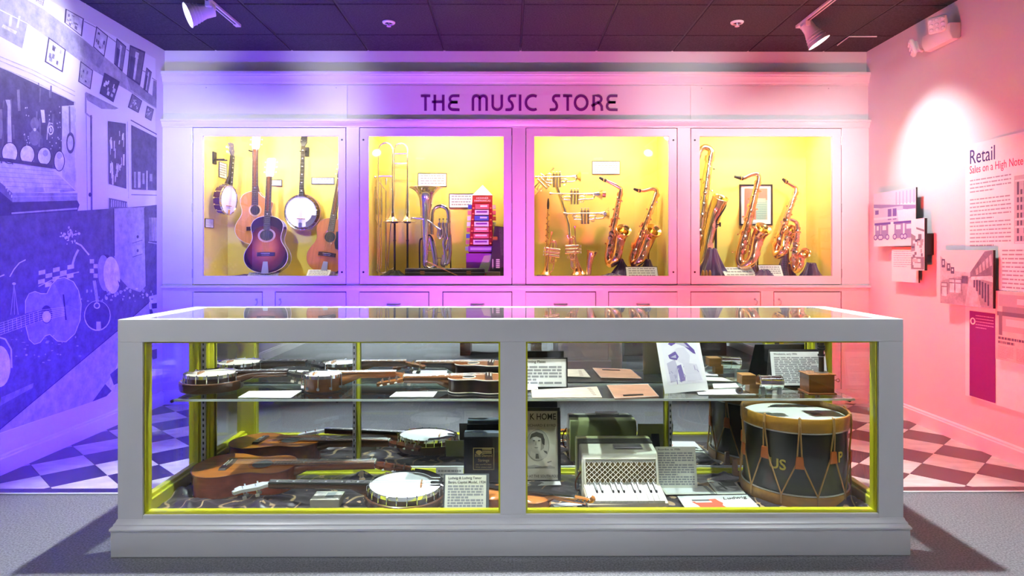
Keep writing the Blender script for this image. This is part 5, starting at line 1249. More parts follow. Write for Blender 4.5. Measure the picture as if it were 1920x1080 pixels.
# ------------------------------------------------------------------ cabinet 2: trombones, baritone horn, box tower
def trombone(label, Y, xl, xr, ytop, ybell, yslide, label_m=M_SILVER, brace=(288, 306), xs=None, rbell=17):
    """tuning-slide bow at the top, one leg flaring down into the bell, the other joined to the long slide"""
    m = label_m; a = at(xr, ybell, Y); t = place('trombone', label, 'trombone', (a.x, Y, FZ), 'trombones'); r = pxr(1.9, Y)
    xm = (xl + xr) / 2; w = (xr - xl) / 2; yt = ytop + w
    bow = [(xl, yt + 60), (xl, yt + 20)] + [(xm - w * math.cos(k * math.pi / 10), yt - w * math.sin(k * math.pi / 10)) for k in range(11)] + [(xr, yt + 20), (xr, yt + 60)]
    MB().tube([P3(p, Y) for p in bow], r, 10).build('tuning_bow', m, t, smooth=60)
    p0, p1 = P3((xr, yt + 58), Y), P3((xr, ybell), Y); L = (p1 - p0).length
    n = 20; rB = pxr(rbell, Y)
    MB().tube([lerp(p0, p1, k / n) for k in range(n + 1)], [r * (1 + 1.7 * (k / n)) + (rB - r * 2.7) * (k / n) ** 14 for k in range(n + 1)], 24, caps=False).build('bell', m, t, smooth=60)
    MB().torus(rB, .0022, Matrix.Translation(p1), 28, 6).build('bell_rim', m, t)
    xs = xs or xl; dy = .055
    lo = P3((xs, yslide), Y)
    for k, ox in ((0, 0), (1, .045)):
        MB().tube([P3((xl if k == 0 else xs, yt + (55 if k == 0 else 75)), Y) + Vector((0 if k == 0 else ox, dy * k, 0)), lo + Vector((ox, dy * k, .02))], r * .78, 10).build('slide_tube', m, t)
    MB().tube(smooth_path([lo + Vector((0, 0, .03)), lo + Vector((.003, .006, -.002)), lo + Vector((.022, dy * .5, -.010)), lo + Vector((.042, dy - .006, -.002)), lo + Vector((.045, dy, .03))], 5), r * .85, 10).build('slide_bow', m, t, smooth=60)
    for yb in brace: MB().tube([P3((xl, yb), Y), P3((xr, yb), Y)], r * .6, 8).build('brace', m, t)
    pa, pb = P3((xl, yt + 58), Y), P3((xs, yt + 75), Y) + Vector((.045, dy, 0))
    MB().tube([pa, pb], r * .6, 8).build('hand_brace', m, t)
    mp = P3((xs, yt + 62), Y) + Vector((.045, dy, 0))
    MB().tube([mp + Vector((0, 0, -.01)), mp + Vector((0, 0, .03)), mp + Vector((0, 0, .045))], [.006, .010, .013], 12).build('mouthpiece', m, t)
    return t
trombone('silver trombone bell down nearest the cabinet hinge with a long slide', 5.50, 709, 736, 268, 416, 510, brace=(330,), xs=711)
trombone('silver trombone bell down with two cross braces beside the baritone horn', 5.63, 739, 764, 269, 416, 503, brace=(288, 306), xs=727)
# valve cluster beside the first trombone slide
vt = place('valve_trombone', 'narrow silver valve trombone standing behind the first trombone slide', 'trombone', (at(707, 500, 5.62).x, 5.62, FZ), 'trombones')
for dx, r_ in ((-3, .007), (5, .006)): MB().tube([P3((709 + dx, 336), 5.62), P3((710 + dx, 505), 5.62)], r_, 10).build('slide_tube', M_SILVER, vt)
for k in range(3): MB().cyl(P3((704 + 5.2 * k, 372), 5.60), P3((704 + 5.2 * k, 402), 5.60), .010).build('valve', M_SILVER, vt)
MB().tube(smooth_path([P3(p, 5.60) for p in ((703, 350), (702, 380), (704, 410), (712, 425), (716, 400), (715, 350), (712, 345))], 5), .006, 8).build('crook', M_SILVER, vt, smooth=60)
MB().tube([P3((703, 332), 5.6), P3((706, 332), 5.6), P3((716, 331), 5.6)], [.012, .006, .006], 10).build('mouthpiece', M_SILVER, vt)
MB().tube(smooth_path([P3((712, 508), 5.62), P3((709, 513), 5.62), P3((706, 508), 5.62)], 4), .006, 8).build('slide_bow', M_SILVER, vt)
for px, lb in ((740, 'first'), (764, 'second')):
    ys = 5.50 if px == 740 else 5.63; b = at(px, 500, ys); t = place('trombone_stand', 'black pole stand under the bell of the ' + lb + ' trombone', 'stand', (b.x, ys, FZ), 'trombone stands')
    MB().cyl((b.x, ys, FZ + .004), P3((px, 418), ys), .0085, n=10).cyl(P3((px, 450), ys), P3((px, 452), ys), .012, n=10).build('pole', M_BLACKM, t)
    MB().lathe([(.01, .0), (.05, .0), (.05, .008), (.01, .014)], 18, Matrix.Translation((b.x, ys, FZ + .001))).build('foot', M_BLACKM, t)
    MB().lathe([(.004, 0), (.028, .004), (.034, .03), (.026, .036), (.004, .036)], 18, Matrix.Translation(P3((px, 419), ys))).build('cup', M_BLACKM, t)
# baritone horn
Y = 5.52; bh = place('baritone_horn', 'silver baritone horn standing bell up under a white label', 'horn', (at(812, 505, Y).x, Y, FZ), 'brass in the trombone cabinet')
S = M_SILVER
p0, p1 = P3((797, 492), Y), P3((799, 352), Y - .03); n = 26; R_ = pxr(31, Y)
MB().tube([lerp(p0, p1, k / n) for k in range(n + 1)], [pxr(lerp(5.5, 13, (k / n) ** 1.2), Y) + (R_ - pxr(13, Y)) * (k / n) ** 16 for k in range(n + 1)], 28, caps=False).build('bell', S, bh, smooth=60)
MB().torus(R_, .003, Matrix.Translation(p1), 32, 6).build('bell_rim', S, bh)
brass_path(bh, 'bottom_bow', [P3(p, Y) for p in ((797, 490), (798, 500), (806, 505), (815, 500), (816, 488), (812, 460), (808, 445))], [pxr(5.5, Y)] * 37, S, 12)
brass_path(bh, 'top_bow', [P3(p, Y + .03) for p in ((810, 440), (810, 402), (815, 390), (826, 386), (837, 391), (841, 402), (841, 425))], [pxr(4, Y)] * 37, S, 12)
brass_path(bh, 'back_loop', [P3(p, Y + .02) for p in ((841, 420), (842, 450), (836, 470), (832, 455), (838, 440))], pxr(3.6, Y), S, 10)
brass_path(bh, 'lower_loop', [P3(p, Y) for p in ((834, 468), (836, 488), (833, 498), (829, 494), (832, 478))], pxr(3.8, Y), S, 10)
brass_path(bh, 'side_loop', [P3(p, Y - .02) for p in ((843, 440), (844, 470), (841, 492), (835, 496))], pxr(3.4, Y), S, 10)
brass_path(bh, 'leadpipe', [P3(p, Y - .05) for p in ((773, 409), (790, 410), (803, 414), (818, 426), (826, 430))], pxr(1.7, Y), S, 8)
MB().tube([P3((770, 409), Y - .05), P3((774, 409), Y - .05)], [pxr(3, Y), pxr(1.8, Y)], 12).build('mouthpiece', S, bh)
for k in range(3):
    v = MB().cyl(P3((824 + 7 * k, 418), Y - .03), P3((826 + 7 * k, 446), Y - .03), pxr(3.1, Y), n=14).build('valve', S, bh)
    MB().cyl(P3((824 + 7 * k, 411), Y - .03), P3((824 + 7 * k, 418), Y - .03), pxr(.8, Y), n=8).ball(P3((824 + 7 * k, 411), Y - .03), pxr(1.8, Y), 8).build('finger_button', S, v)
brass_path(bh, 'valve_slide', [P3(p, Y - .045) for p in ((822, 428), (820, 440), (824, 447), (830, 440), (829, 430))], pxr(1.6, Y), S, 8)
MB().tube([P3((800, 470), Y), P3((814, 470), Y)], pxr(1, Y), 8).build('brace', S, bh)
MB().tube([P3((816, 484), Y), P3((832, 484), Y)], pxr(.9, Y), 8).build('brace', S, bh)
hs = place('horn_stand', 'black curved stand gripping the baritone horn', 'stand', (at(800, 505, 5.50).x, 5.50, FZ), 'trombone stands')
brass_path(hs, 'cradle', [P3(p, 5.49) for p in ((787, 508), (787, 455), (792, 447), (800, 442), (807, 442), (812, 452))], pxr(1.6, 5.49), M_BLACKM, 8)
MB().tube([P3((845, 455), 5.62), P3((845, 506), 5.62)], pxr(1.4, 5.5), 8).build('prop', M_BLACKM, hs)
MB().bb(at(785, 500, 5.5).x, at(846, 500, 5.5).x, 5.47, 5.63, FZ, FZ + .01).build('foot', M_BLACKM, hs)
wallcard(784.5, 325.5, 836.5, 349, 'white label on the yellow wall above the baritone horn bell', 4); wallcard(843, 364, 887, 389, 'white label on the yellow wall beside the red box tower', 4)
x0, x1 = at(760, 510, 5.40).x, at(909, 510, 5.40).x
ic = place('instrument_case', 'long black instrument case lying in front of the baritone horn', 'case', ((x0 + x1) / 2, 5.42, FZ))
MB().bb(x0, x1, 5.37, 5.445, FZ, FZ + .078).build('body', mat('case_leather', (.025, .018, .03), .32, nscale=60, namt=.3, bump=.2, bscale=160), ic, bevel=.012)
MB().bb(x0 + .004, x1 - .004, 5.368, 5.3695, FZ + .040, FZ + .043).build('seam', M_STEEL, ic, smooth=0)
for u in (.22, .80): MB().bb(lerp(x0, x1, u) - .018, lerp(x0, x1, u) + .018, 5.366, 5.3695, FZ + .028, FZ + .056).build('latch', mat('strap_brown', (.35, .16, .08), .5), ic)
mound('draped_cloth', 'black cloth heaped at the foot of the trombone stands', at(738, 510, 5.42).x, 5.42, .13, .05, .055, M_BLACKCLOTH, seed=1)
bt = place('bow_stick', 'thin pale stick lying across the long black instrument case', 'stick', (at(830, 505, 5.355).x, 5.355, FZ))
MB().cyl(P3((800, 490), 5.36), P3((858, 517), 5.345), .0035, n=8).build('stick', M_MAPLE, bt); MB().ball(P3((800, 490), 5.36), .006, 8).build('tip', M_BIND, bt)
# harmonica display tower
Y = 5.58; tw = place('display_tower', 'red tapering harmonica display tower with a white pointed top', 'display', (at(898, 495, Y).x, Y, FZ))
M_TR = mat('tower_red', (.42, .012, .03), .35); dpt = .07
zt_, zm_, zb_ = P3((905, 347), Y).z, P3((905, 367.5), Y).z, FZ + .004
xt0, xt1, xb0, xb1 = P3((887, 368), Y).x, P3((923, 368), Y).x, P3((877, 492), Y).x, P3((925, 492), Y).x
def quadpts(x0, x1, d): return [(x0, Y - d), (x1, Y - d), (x1, Y + d), (x0, Y + d)]
vs = [(*p, zb_) for p in quadpts(xb0, xb1, .10)] + [(*p, zm_) for p in quadpts(xt0, xt1, .06)]
MB().add(vs, [(3, 2, 1, 0), (4, 5, 6, 7), (0, 1, 5, 4), (1, 2, 6, 5), (2, 3, 7, 6), (3, 0, 4, 7)]).build('column', M_TR, tw, smooth=0)
vs = [(*p, zm_ + .001) for p in quadpts(xt0 - .004, xt1 + .004, .064)] + [((xt0 + xt1) / 2, Y, zt_)]
MB().add(vs, [(3, 2, 1, 0), (0, 1, 4), (1, 2, 4), (2, 3, 4), (3, 0, 4)]).build('peak', M_PAPER, tw, smooth=0)
def fy(z): return Y - lerp(.10, .06, (z - zb_) / (zm_ - zb_))
def fx(z): u = (z - zb_) / (zm_ - zb_); return lerp(xb0, xt0, u), lerp(xb1, xt1, u)
cols = [mat('box_rose', (.80, .16, .20), .4), mat('box_white', (.80, .76, .80), .4), mat('box_blue', (.10, .12, .55), .4), M_PAPER, mat('box_pink', (.85, .24, .30), .4), mat('box_rose', (.8, .16, .2)), mat('box_white', (.8, .76, .8)), mat('box_violet', (.30, .06, .42), .4)]
zz = [P3((905, 340 + v / 6), Y - .08).z for v in (283, 348, 413, 480, 543, 614, 683, 758)]
for k, z in enumerate(zz):
    x0, x1 = fx(z); w = x1 - x0; y = fy(z)
    if k < 7:
        bx = MB().bb(x0 + w * .17, x1 - w * .17, y - .022, y + .01, z - .021, z + .019).build('harmonica_box', cols[k], tw, smooth=0)
        MB().bb(x0 + w * (.42 if k in (0, 2) else .24), x1 - w * .24, y - .0226, y - .022, z - .004, z + .010).build('box_label', M_PAPER if k not in (1, 3, 6) else cols[7], bx, smooth=0)
        for s in (0, 1): MB().ball((x0 + w * .08 if s == 0 else x1 - w * .08, y - .001, z - .012), .010, 8, None, (1, .5, .7)).build('scallop', mat('scallop_orange', (.85, .25, .10), .5), tw)
        if k < 4: MB().bb(x1 - .004, x1 + .028, Y - .03, Y + .03, z - .016, z + .016).build('harmonica_box', cols[(k + 3) % 5], tw, smooth=0)
    else:
        bx = MB().bb(x0 - .004, x1 + .004, y - .016, y + .01, z - .026, z + .022).build('harmonica_box', cols[7], tw, smooth=0)
        MB().bb(x0 + .012, x1 - .01, y - .0166, y - .016, z - .012, z + .010).build('box_label', mat('lilac_label', (.62, .45, .75), .5), bx, smooth=0)
    MB().bb(x0 - .034, x0 + .004, Y - .03, Y + .03, z - .022 + .006, z + .018).build('harmonica_box', cols[(k * 2 + 2) % 5], tw, smooth=0)
hd = MB().bb(xt0 - .002, xt1 + .002, Y - .066, Y - .060, zm_ - .062, zm_ - .004).build('header', mat('header_red', (.50, .05, .03), .4), tw, smooth=0)
for tx, dz in (('HOHNER', .030), ('HARMONICAS', .052)):
    text_mesh(tx, .021, Matrix(((1, 0, 0, (xt0 + xt1) / 2), (0, 0, -1, Y - .0665), (0, 1, 0, zm_ - dz), (0, 0, 0, 1))), M_PAPER, 'lettering', hd, .0003, 'CENTER', width=(xt1 - xt0) * (.62 if tx[1] == 'O' else .82))
z0, z1 = FZ + .006, P3((900, 475), Y - .1).z
MB().bb(xb0 - .006, xb1 + .006, Y - .118, Y - .094, z0 + .03, z1).build('base_panel', mat('base_violet', (.33, .05, .42), .35), tw, smooth=0)
MB().prism([(lerp(xb0, xb1, .40), z0 + .035), (lerp(xb0, xb1, .80), z0 + .035), (lerp(xb0, xb1, .98), z1 - .01), (lerp(xb0, xb1, .66), z1 - .02)], -.001, .0002, Matrix(((1, 0, 0, 0), (0, 0, -1, Y - .1182), (0, 1, 0, 0), (0, 0, 0, 1)))).build('base_print', mat('base_green', (.55, .60, .40), .5), tw, smooth=0)
# dark tapered instrument with key strips
Y = 5.42; za = place('keyed_zither', 'dark tapered wooden instrument with white key strips beside the red tower', 'instrument', (at(935, 510, Y).x, Y, FZ))
M_DW = mat('dark_plum_wood', (.05, .028, .05), .35, nscale=20, namt=.3)
T = [P3(p, Y) for p in ((917, 510), (946, 512), (946, 426), (927, 424))]
vs = [(p.x, Y - .03, p.z) for p in T] + [(p.x, Y + .05, p.z) for p in T]
vs[0] = (vs[0][0], Y - .03, FZ); vs[1] = (vs[1][0], Y - .03, FZ); vs[4] = (vs[4][0], Y + .05, FZ); vs[5] = (vs[5][0], Y + .05, FZ)
MB().add(vs, [(0, 1, 2, 3), (7, 6, 5, 4), (0, 4, 5, 1), (1, 5, 6, 2), (2, 6, 7, 3), (3, 7, 4, 0)]).build('body', M_DW, za, smooth=0, bevel=.004)
q = [P3(p, Y - .03) for p in ((935, 426), (945, 428), (945, 480), (939, 478))]
MB().add([(p.x, Y - .0306, p.z) for p in q] + [(p.x, Y - .033, p.z) for p in q], [(4, 5, 6, 7), (0, 3, 2, 1), (0, 1, 5, 4), (1, 2, 6, 5), (2, 3, 7, 6), (3, 0, 4, 7)]).build('mesh_panel', mat('mesh_grey', (.10, .08, .09), .4, nscale=260, namt=.9), za, smooth=0)
k0 = P3((928, 447), Y - .03); MB().bb(k0.x - .022, k0.x + .022, Y - .045, Y - .03, k0.z - .015, k0.z + .015).build('knob', M_HONEY, za, bevel=.006)
for k in range(5):
    p = P3((931, 487 + 3.6 * k), Y - .03); MB().bb(p.x - .004, p.x + .026, Y - .038, Y - .03, p.z - .0055, p.z + .0055).build('key_strip', M_IVORY, za, smooth=0)
p = P3((924, 495), Y - .03); MB().bb(p.x - .003, p.x + .004, Y - .038, Y - .03, p.z - .04, p.z + .04).build('key_strip', M_IVORY, za, smooth=0)
MB().bb(P3((912, 500), Y).x, P3((938, 500), Y).x, Y - .06, Y - .034, FZ, FZ + .05).build('foot_block', mat('foot_brown', (.16, .10, .08), .5), za, bevel=.004)

# ------------------------------------------------------------------ cabinet 3: trumpets, clarinet, saxophones
def tmat(px0, px1, Y, roll=0, up=(0, 0, 1)):
    a, b = at(*px0, Y), at(*px1, Y); x = (b - a).normalized(); z = Vector((0, -1, 0))
    M = frame((a + b) / 2, x, z)
    return M @ Matrix.Rotation(math.radians(roll), 4, 'X'), (b - a).length
st = place('trumpet_rack', 'slanted metal rack bar carrying the three level trumpets', 'rack', (at(1072, 505, 5.66).x, 5.66, FZ))
MB().tube([P3((1036, 326), 5.66), P3((1053, 375), 5.66), P3((1066, 420), 5.66), P3((1074, 506), 5.66)], .016, 12).build('bar', M_SILVER, st)
MB().bb(at(1060, 500, 5.66).x, at(1092, 500, 5.66).x, 5.60, 5.72, FZ, FZ + .012).build('foot', M_SILVER, st)
for p in ((1037, 333), (1050, 366), (1062, 403)): MB().tube([P3(p, 5.66), P3((p[0] + 2, p[1]), 5.585)], .006, 8).build('peg', M_SILVER, st)
M_TS = mat('trumpet_silver', (.88, .78, .70), .14, metal=1)
for i, (a, b, lb, kw) in enumerate((((1004, 332), (1087, 331), 'silver trumpet on the topmost peg of the slanted rack', {}), ((1030, 363), (1128, 364), 'silver trumpet with a copper mute in its bell on the middle peg', {'mute': True}), ((1056, 400), (1141, 400), 'silver trumpet on the lowest peg of the slanted rack', {}))):
    M, L = tmat(a, b, 5.575); trumpet('trumpet', lb, M, max(L, .38), M_TS, .052, **kw)
M, L = tmat((1078, 424), (1081, 514.5), 5.50, 0); trumpet('trumpet', 'rose brass trumpet standing on its bell below the slanted rack', M, L, M_COPPER, .050)
M, L = tmat((1068, 440), (1091, 514.5), 5.58, 90); trumpet('trumpet', 'thin rose brass trumpet leaning on its bell behind the standing trumpet', M, L, M_COPPER, .045)
M, L = tmat((1034, 434), (1024, 514.5), 5.47, 180); trumpet('cornet', 'rose brass cornet standing on its bell below the clarinet', M, L, M_COPPER, .050, cornet=True, cat='cornet')
M, L = tmat((1030, 322), (1000, 352), 5.64, 180); trumpet('flugelhorn', 'brass flugelhorn half hidden by the cabinet door stile', M, .30, M_TS, .05, cornet=True, cat='horn')
Y = 5.60; ci = place('soprano_saxophone', 'slim straight soprano saxophone standing above the cornet', 'saxophone', (at(1025, 505, Y).x, Y, FZ), 'saxophones')
q = [P3(p, Y) for p in ((1028, 372), (1027.5, 392), (1026, 425), (1024, 470), (1022.5, 512))]
MB().tube(smooth_path(q[1:], 4), [pxr(1.5 + .10 * k, Y) for k in range(12)] + [pxr(6, Y)], 12).build('body_tube', M_BRASS, ci, smooth=60)
MB().tube([q[0], lerp(q[0], q[1], .4), lerp(q[0], q[1], .7), q[1]], [pxr(1.0, Y), pxr(2.2, Y), pxr(2.3, Y), pxr(1.6, Y)], 12).build('mouthpiece', M_EBONY, ci)
for k in range(12):
    p = lerp(q[1], q[3], .15 + .07 * k); s = -1 if k % 2 else 1
    MB().ball((p.x + s * .008, Y - .012, p.z), .0075, 8, None, (1, .6, 1)).build('key_cup', M_BRASS, ci)
MB().tube([P3((1030, 420), Y - .015), P3((1027, 500), Y - .015)], .002, 6).build('key_rod', M_BRASS, ci)
Y = 5.46; sb = place('small_horn', 'small copper horn bell standing upright beside the purple cloth', 'horn', (at(1106, 510, Y).x, Y, FZ))
q = smooth_path([P3(p, Y) for p in ((1104, 515), (1105, 500), (1106, 490), (1108, 480), (1110.5, 471))], 5); n = len(q) - 1
MB().tube(q, [pxr(interp([(0, 4.5), (.4, 5.5), (.75, 7.5), (.9, 9), (1, 11.5)], k / n), Y) for k in range(n + 1)], 20, caps=False).build('bell', M_COPPER, sb, smooth=60)
MB().torus(pxr(11.5, Y), .002, frame(q[-1], (1, 0, 0), q[-1] - q[-2]), 24, 6).build('rim', M_COPPER, sb)
sax('alto_saxophone', 'copper saxophone with a long bent neck beside the trumpets', 5.55, [(1123.6, 332.6), (1132, 337), (1144, 342), (1157, 348.5), (1163.5, 354), (1162.5, 364)], (1138.5, 489), (1169.5, 431), r_bell=14, r_bow=9.5, seed=3)
sax('alto_saxophone', 'copper saxophone with a level neck above the white label', 5.55, [(1188, 354), (1197, 357), (1208, 357.5), (1221, 354), (1230, 355.5), (1231, 365)], (1183, 489), (1226.5, 431), r_bell=15, r_bow=9.5, seed=5)
mound('draped_cloth', 'purple satin heaped under the saxophone with the long bent neck', at(1166, 500, 5.47).x, 5.49, .115, .09, .150, M_PURPLECLOTH, seed=3, flat=.12)
mound('draped_cloth', 'purple satin heaped under the saxophone with the level neck', at(1216, 500, 5.48).x, 5.50, .09, .08, .145, M_PURPLECLOTH, seed=6, flat=.25)
mound('draped_cloth', 'purple satin spread flat before the small copper horn', at(1150, 510, 5.42).x, 5.41, .13, .07, .03, M_PURPLECLOTH, seed=8)
mound('draped_cloth', 'purple cloth scrap under the cornet bell', at(1015, 512, 5.40).x, 5.42, .10, .07, .016, M_PURPLECLOTH, seed=9)
wallcard(1111, 303, 1161.5, 326, 'white label on the yellow wall above the copper saxophone', 5); leancard(1175, 1234, 497, 517, 5.35, 'white label propped in front of the purple satin', 4, 30, border=(M_BLACKM, .003))

# ------------------------------------------------------------------ cabinet 4: saxophones and poster
sax('baritone_saxophone', 'large silvery baritone saxophone half hidden by the door stile', 5.58, [(1308, 300), (1314, 281), (1323, 276), (1333, 283), (1330, 297)], (1303, 490), (1351, 370), r_top=5, r_bow=12, r_bell=15, m=mat('baritone_lacquer', (.90, .70, .48), .15, metal=1), keys=16, mouth=False, seed=7, gap=.075)
sax('tenor_saxophone', 'copper tenor saxophone standing in front of the framed poster', 5.50, [(1377, 331), (1386, 333), (1395, 334), (1408, 328), (1419, 326.5), (1422.5, 333), (1420.5, 343)], (1384, 492), (1431.5, 428), r_top=3.6, r_bow=11, r_bell=15, seed=9, keys=15)
sax('alto_saxophone', 'copper alto saxophone beside the framed poster', 5.55, [(1467, 335), (1474, 341), (1484, 347), (1492, 353), (1491.5, 361)], (1452, 474), (1486, 430), r_bell=10, r_bow=8.5, seed=11)
sax('curved_soprano', 'little curved soprano saxophone in front of the dark purple cloth', 5.44, [(1481, 412), (1487, 413), (1494, 418), (1495, 428)], (1487, 504), (1511, 474), r_top=3, r_bow=6.5, r_bell=9.5, seed=13, keys=11, mouth=False)
stn = place('saxophone_stand', 'black pole stand with a knob under the baritone saxophone bell', 'stand', (at(1342, 505, 5.52).x, 5.52, FZ))
MB().tube([P3((1342, 512), 5.52), P3((1342, 424), 5.52)], pxr(2.4, 5.5), 10).build('pole', M_BLACKM, stn)
MB().tube(smooth_path([P3(p, 5.50) for p in ((1342, 428), (1343, 414), (1352, 400), (1359, 388), (1361, 380))], 4), pxr(2.0, 5.5), 8).build('arm', M_BLACKM, stn)
MB().cyl(P3((1343, 421), 5.50), P3((1351, 421), 5.50), pxr(1.2, 5.5), n=8).cyl(P3((1350, 417), 5.50), P3((1350, 425), 5.50), pxr(1.8, 5.5), n=8).build('knob', M_BLACKM, stn)
for a, b, lb in (((1421, 470), (1433, 441), 'under the tenor saxophone bell'), ((1478, 466), (1489, 440), 'under the alto saxophone bell'), ((1164, 470), (1174, 441), 'under the long necked saxophone bell'), ((1216, 472), (1231, 440), 'under the level necked saxophone bell')):
    s2 = place('saxophone_prop', 'slim brown metal prop ' + lb, 'stand', (at(*a, 5.53).x, 5.53, FZ), 'props under the saxophones')
    MB().tube([Vector((at(*a, 5.53).x - .004, 5.53, FZ + .003)), P3(a, 5.53), P3(b, 5.50)], pxr(1.7, 5.5), 8).build('rod', mat('prop_bronze', (.16, .075, .03), .3, metal=.7), s2)
    MB().lathe([(.005, 0), (.03, 0), (.03, .006), (.005, .01)], 14, Matrix.Translation((at(*a, 5.53).x - .004, 5.53, FZ))).build('foot', M_BLACKM, s2)
mound('draped_cloth', 'big mound of shiny purple satin under the baritone saxophone', at(1336, 505, 5.47).x, 5.49, .14, .12, .235, M_PURPLECLOTH, seed=11, flat=.3)
mound('draped_cloth', 'purple satin behind the tenor saxophone bow', at(1410, 500, 5.60).x, 5.60, .09, .08, .15, M_PURPLECLOTH, seed=12, flat=.2)
mound('draped_cloth', 'purple satin spilling between the two white labels', at(1432, 510, 5.39).x, 5.385, .11, .05, .06, M_PURPLECLOTH, seed=13)
mound('draped_cloth', 'dark purple satin under the alto saxophone', at(1474, 500, 5.54).x, 5.56, .085, .09, .19, M_PURPLECLOTH, seed=14, flat=.3)
mound('draped_cloth', 'dark purple satin bunched beside the curved soprano saxophone', at(1522, 505, 5.48).x, 5.49, .085, .085, .115, M_PURPLECLOTH, seed=15, flat=.45)
for k in range(3):
    w_ = tag(MB().ball((at(1318 + 6.5 * k, 507, 5.345).x, 5.345, FZ + .033), .014, 10, None, (.9, .7, 2.3)).build('cork_peg', mat('cork', (.55, .26, .08), .5)), 'small orange peg at the foot of the big purple mound, ' + ('beside the door stile', 'middle of the three', 'beside the white label')[k], 'peg', 'orange pegs by the big purple mound')
Yp = NB - .012; a, b = at(1386.7, 422.6, Yp), at(1448.4, 345.5, Yp); w, h = b.x - a.x, b.z - a.z
po = thing('framed_poster', 'black framed poster with a coral and pale green print on the yellow wall', 'picture', frame(((a.x + b.x) / 2, Yp, a.z), (1, 0, 0), (0, -1, 0)))
MB().bb(-w / 2, w / 2, 0, h, -.011, -.004).build('mat_board', M_PAPER, po, smooth=0)
fr = MB()
for q in ((-w / 2, w / 2, 0, .013), (-w / 2, w / 2, h - .013, h), (-w / 2, -w / 2 + .013, .013, h - .013), (w / 2 - .013, w / 2, .013, h - .013)): fr.bb(q[0], q[1], q[2], q[3], -.0115, .006)
fr.build('frame', M_BLACK, po, smooth=0, bevel=.001)
pp_ = MB()
def pq(u0, u1, v0, v1, c, l=0): pp_.add([(lerp(-w / 2, w / 2, u), lerp(0, h, v), -.0035 + .0003 * l) for u, v in ((u0, v0), (u1, v0), (u1, v1), (u0, v1))], [(0, 1, 2, 3)], None, c)
pq(.15, .85, .14, .90, (.72, .22, .17)); pq(.50, .85, .14, .62, (.35, .47, .42), 1); pq(.15, .5, .14, .5, (.62, .20, .16), 1)
for k in range(9): pq(.52 + .035 * k, .53 + .035 * k, .16, .60, (.20, .34, .30), 2)
for k in range(7): pq(.54, .82, .20 + .055 * k, .208 + .055 * k, (.52, .62, .55), 3)
pq(.56, .80, .56, .66, (.45, .50, .44), 3); pq(.25, .7, .04, .07, (.4, .4, .4), 1)
stuff(pp_.build('print', M_FLAT, po, smooth=0))
leancard(1361.5, 1421, 497, 516, 5.345, 'white label lying before the tenor saxophone', 3, 60); leancard(1427, 1470, 488, 511, 5.355, 'white label propped beside the tenor saxophone', 5, 35, border=(M_BLACKM, .002))
# ================================================================== THINGS IN THE SHOWCASE
SH = SZ + .0015
# ---- shelf, guitar end
M = frame((-1.375, 3.065, SH), (1, .045, 0), (0, 0, 1))
banjo('banjo_ukulele', 'banjo ukulele with a broad brown resonator at the end of the glass shelf', M, r=.110, dep=.078, neck=.235, reso=.138, resom=M_WALNUT, rim=M_WALNUT, nb=16, nutw=.034, neckm=M_WALNUT, fb=M_ROSEW, armrest=False, peg_len=.10, group='banjo ukuleles on the glass shelf', headm=mat('aged_skin', (.74, .69, .55), .5, nscale=8, namt=.08))
c = at(606, 720, 3.06)
M = frame((c.x, 3.06, SH), (1, .03, 0), (0, 0, 1))
banjo('banjo_ukulele', 'little open-backed banjo ukulele with a plain wooden rim', M, r=.084, dep=.074, neck=.25, rim=M_HONEY, nb=10, nutw=.032, neckm=M_HONEY, fb=M_HONEY, armrest=False, peg_len=.10, group='banjo ukuleles on the glass shelf', hoop=M_CHROME, head=M_HONEY)
# ukulele, neck to the guitar end
tail = at(953, 722, 3.03); nd = at(700, 722, 3.03)
M = frame((tail.x, 3.035, SH + .002), (-1, -.03, 0), (0, 0, 1))
guitar('ukulele', 'brown ukulele lying neck toward the banjos on the glass shelf', M, L=.275, w=.092, dep=.062, neck=.20, top=wood('uke_top', (.36, .13, .045)), side=M_ROSEW, neckm=M_WALNUT, head=M_HONEY, hole=.026, bridge_t=.32, hole_t=.66, nutw=.036, fb=M_HONEY, frets_n=8, cat='ukulele', bind=M_BIND)
def flat(name, label, q, z, face=None, th=.002, group=None, cat='card', border=None, dr=None):
    """flat sheet whose corners (photo pixels: near L, far L, far R, near R) lie at height z"""
    ps = [atZ(x, y, z + th) for x, y in q]; c = sum(ps, Vector()) / 4
    t = place(name, label, cat, (c.x, c.y, z), group)
    mb = MB(); mb.prism([(p.x, p.y) for p in ps], z + .0003, z + th).build('sheet', face or M_PAPER, t, smooth=0)
    pr = MB()
    def uv(u, v, l=1): a = lerp(ps[1], ps[2], u); b = lerp(ps[0], ps[3], u); w = lerp(a, b, v); return (w.x, w.y, z + th + .0003 + .0002 * l + len(pr.f) * 8e-6)
    def rect(u0, u1, v0, v1, c_, l=1): pr.add([uv(u0, v1, l), uv(u1, v1, l), uv(u1, v0, l), uv(u0, v0, l)], [(0, 1, 2, 3)], None, c_)
    def poly(pts, c_, l=1): pr.add([uv(u, v, l) for u, v in pts], [tuple(range(len(pts)))], None, c_)
    if dr:
        dr(rect, poly); stuff(pr.build('print', M_FLAT, t, smooth=0))
    t_uv = uv; t['u'] = 0; del t['u']
    return t, uv, ps
G_ = lambda g: (g, g, g)
def lines_on(n, c_=G_(.4), u0=.08, u1=.92, v0=.12, dv=.1):
    def f(rect, poly):
        rr = random.Random(n)
        for k in range(n): rect(u0, u1 if k % 4 != 3 else lerp(u0, u1, rr.uniform(.4, .8)), v0 + k * dv, v0 + k * dv + dv * .32, c_)
    return f
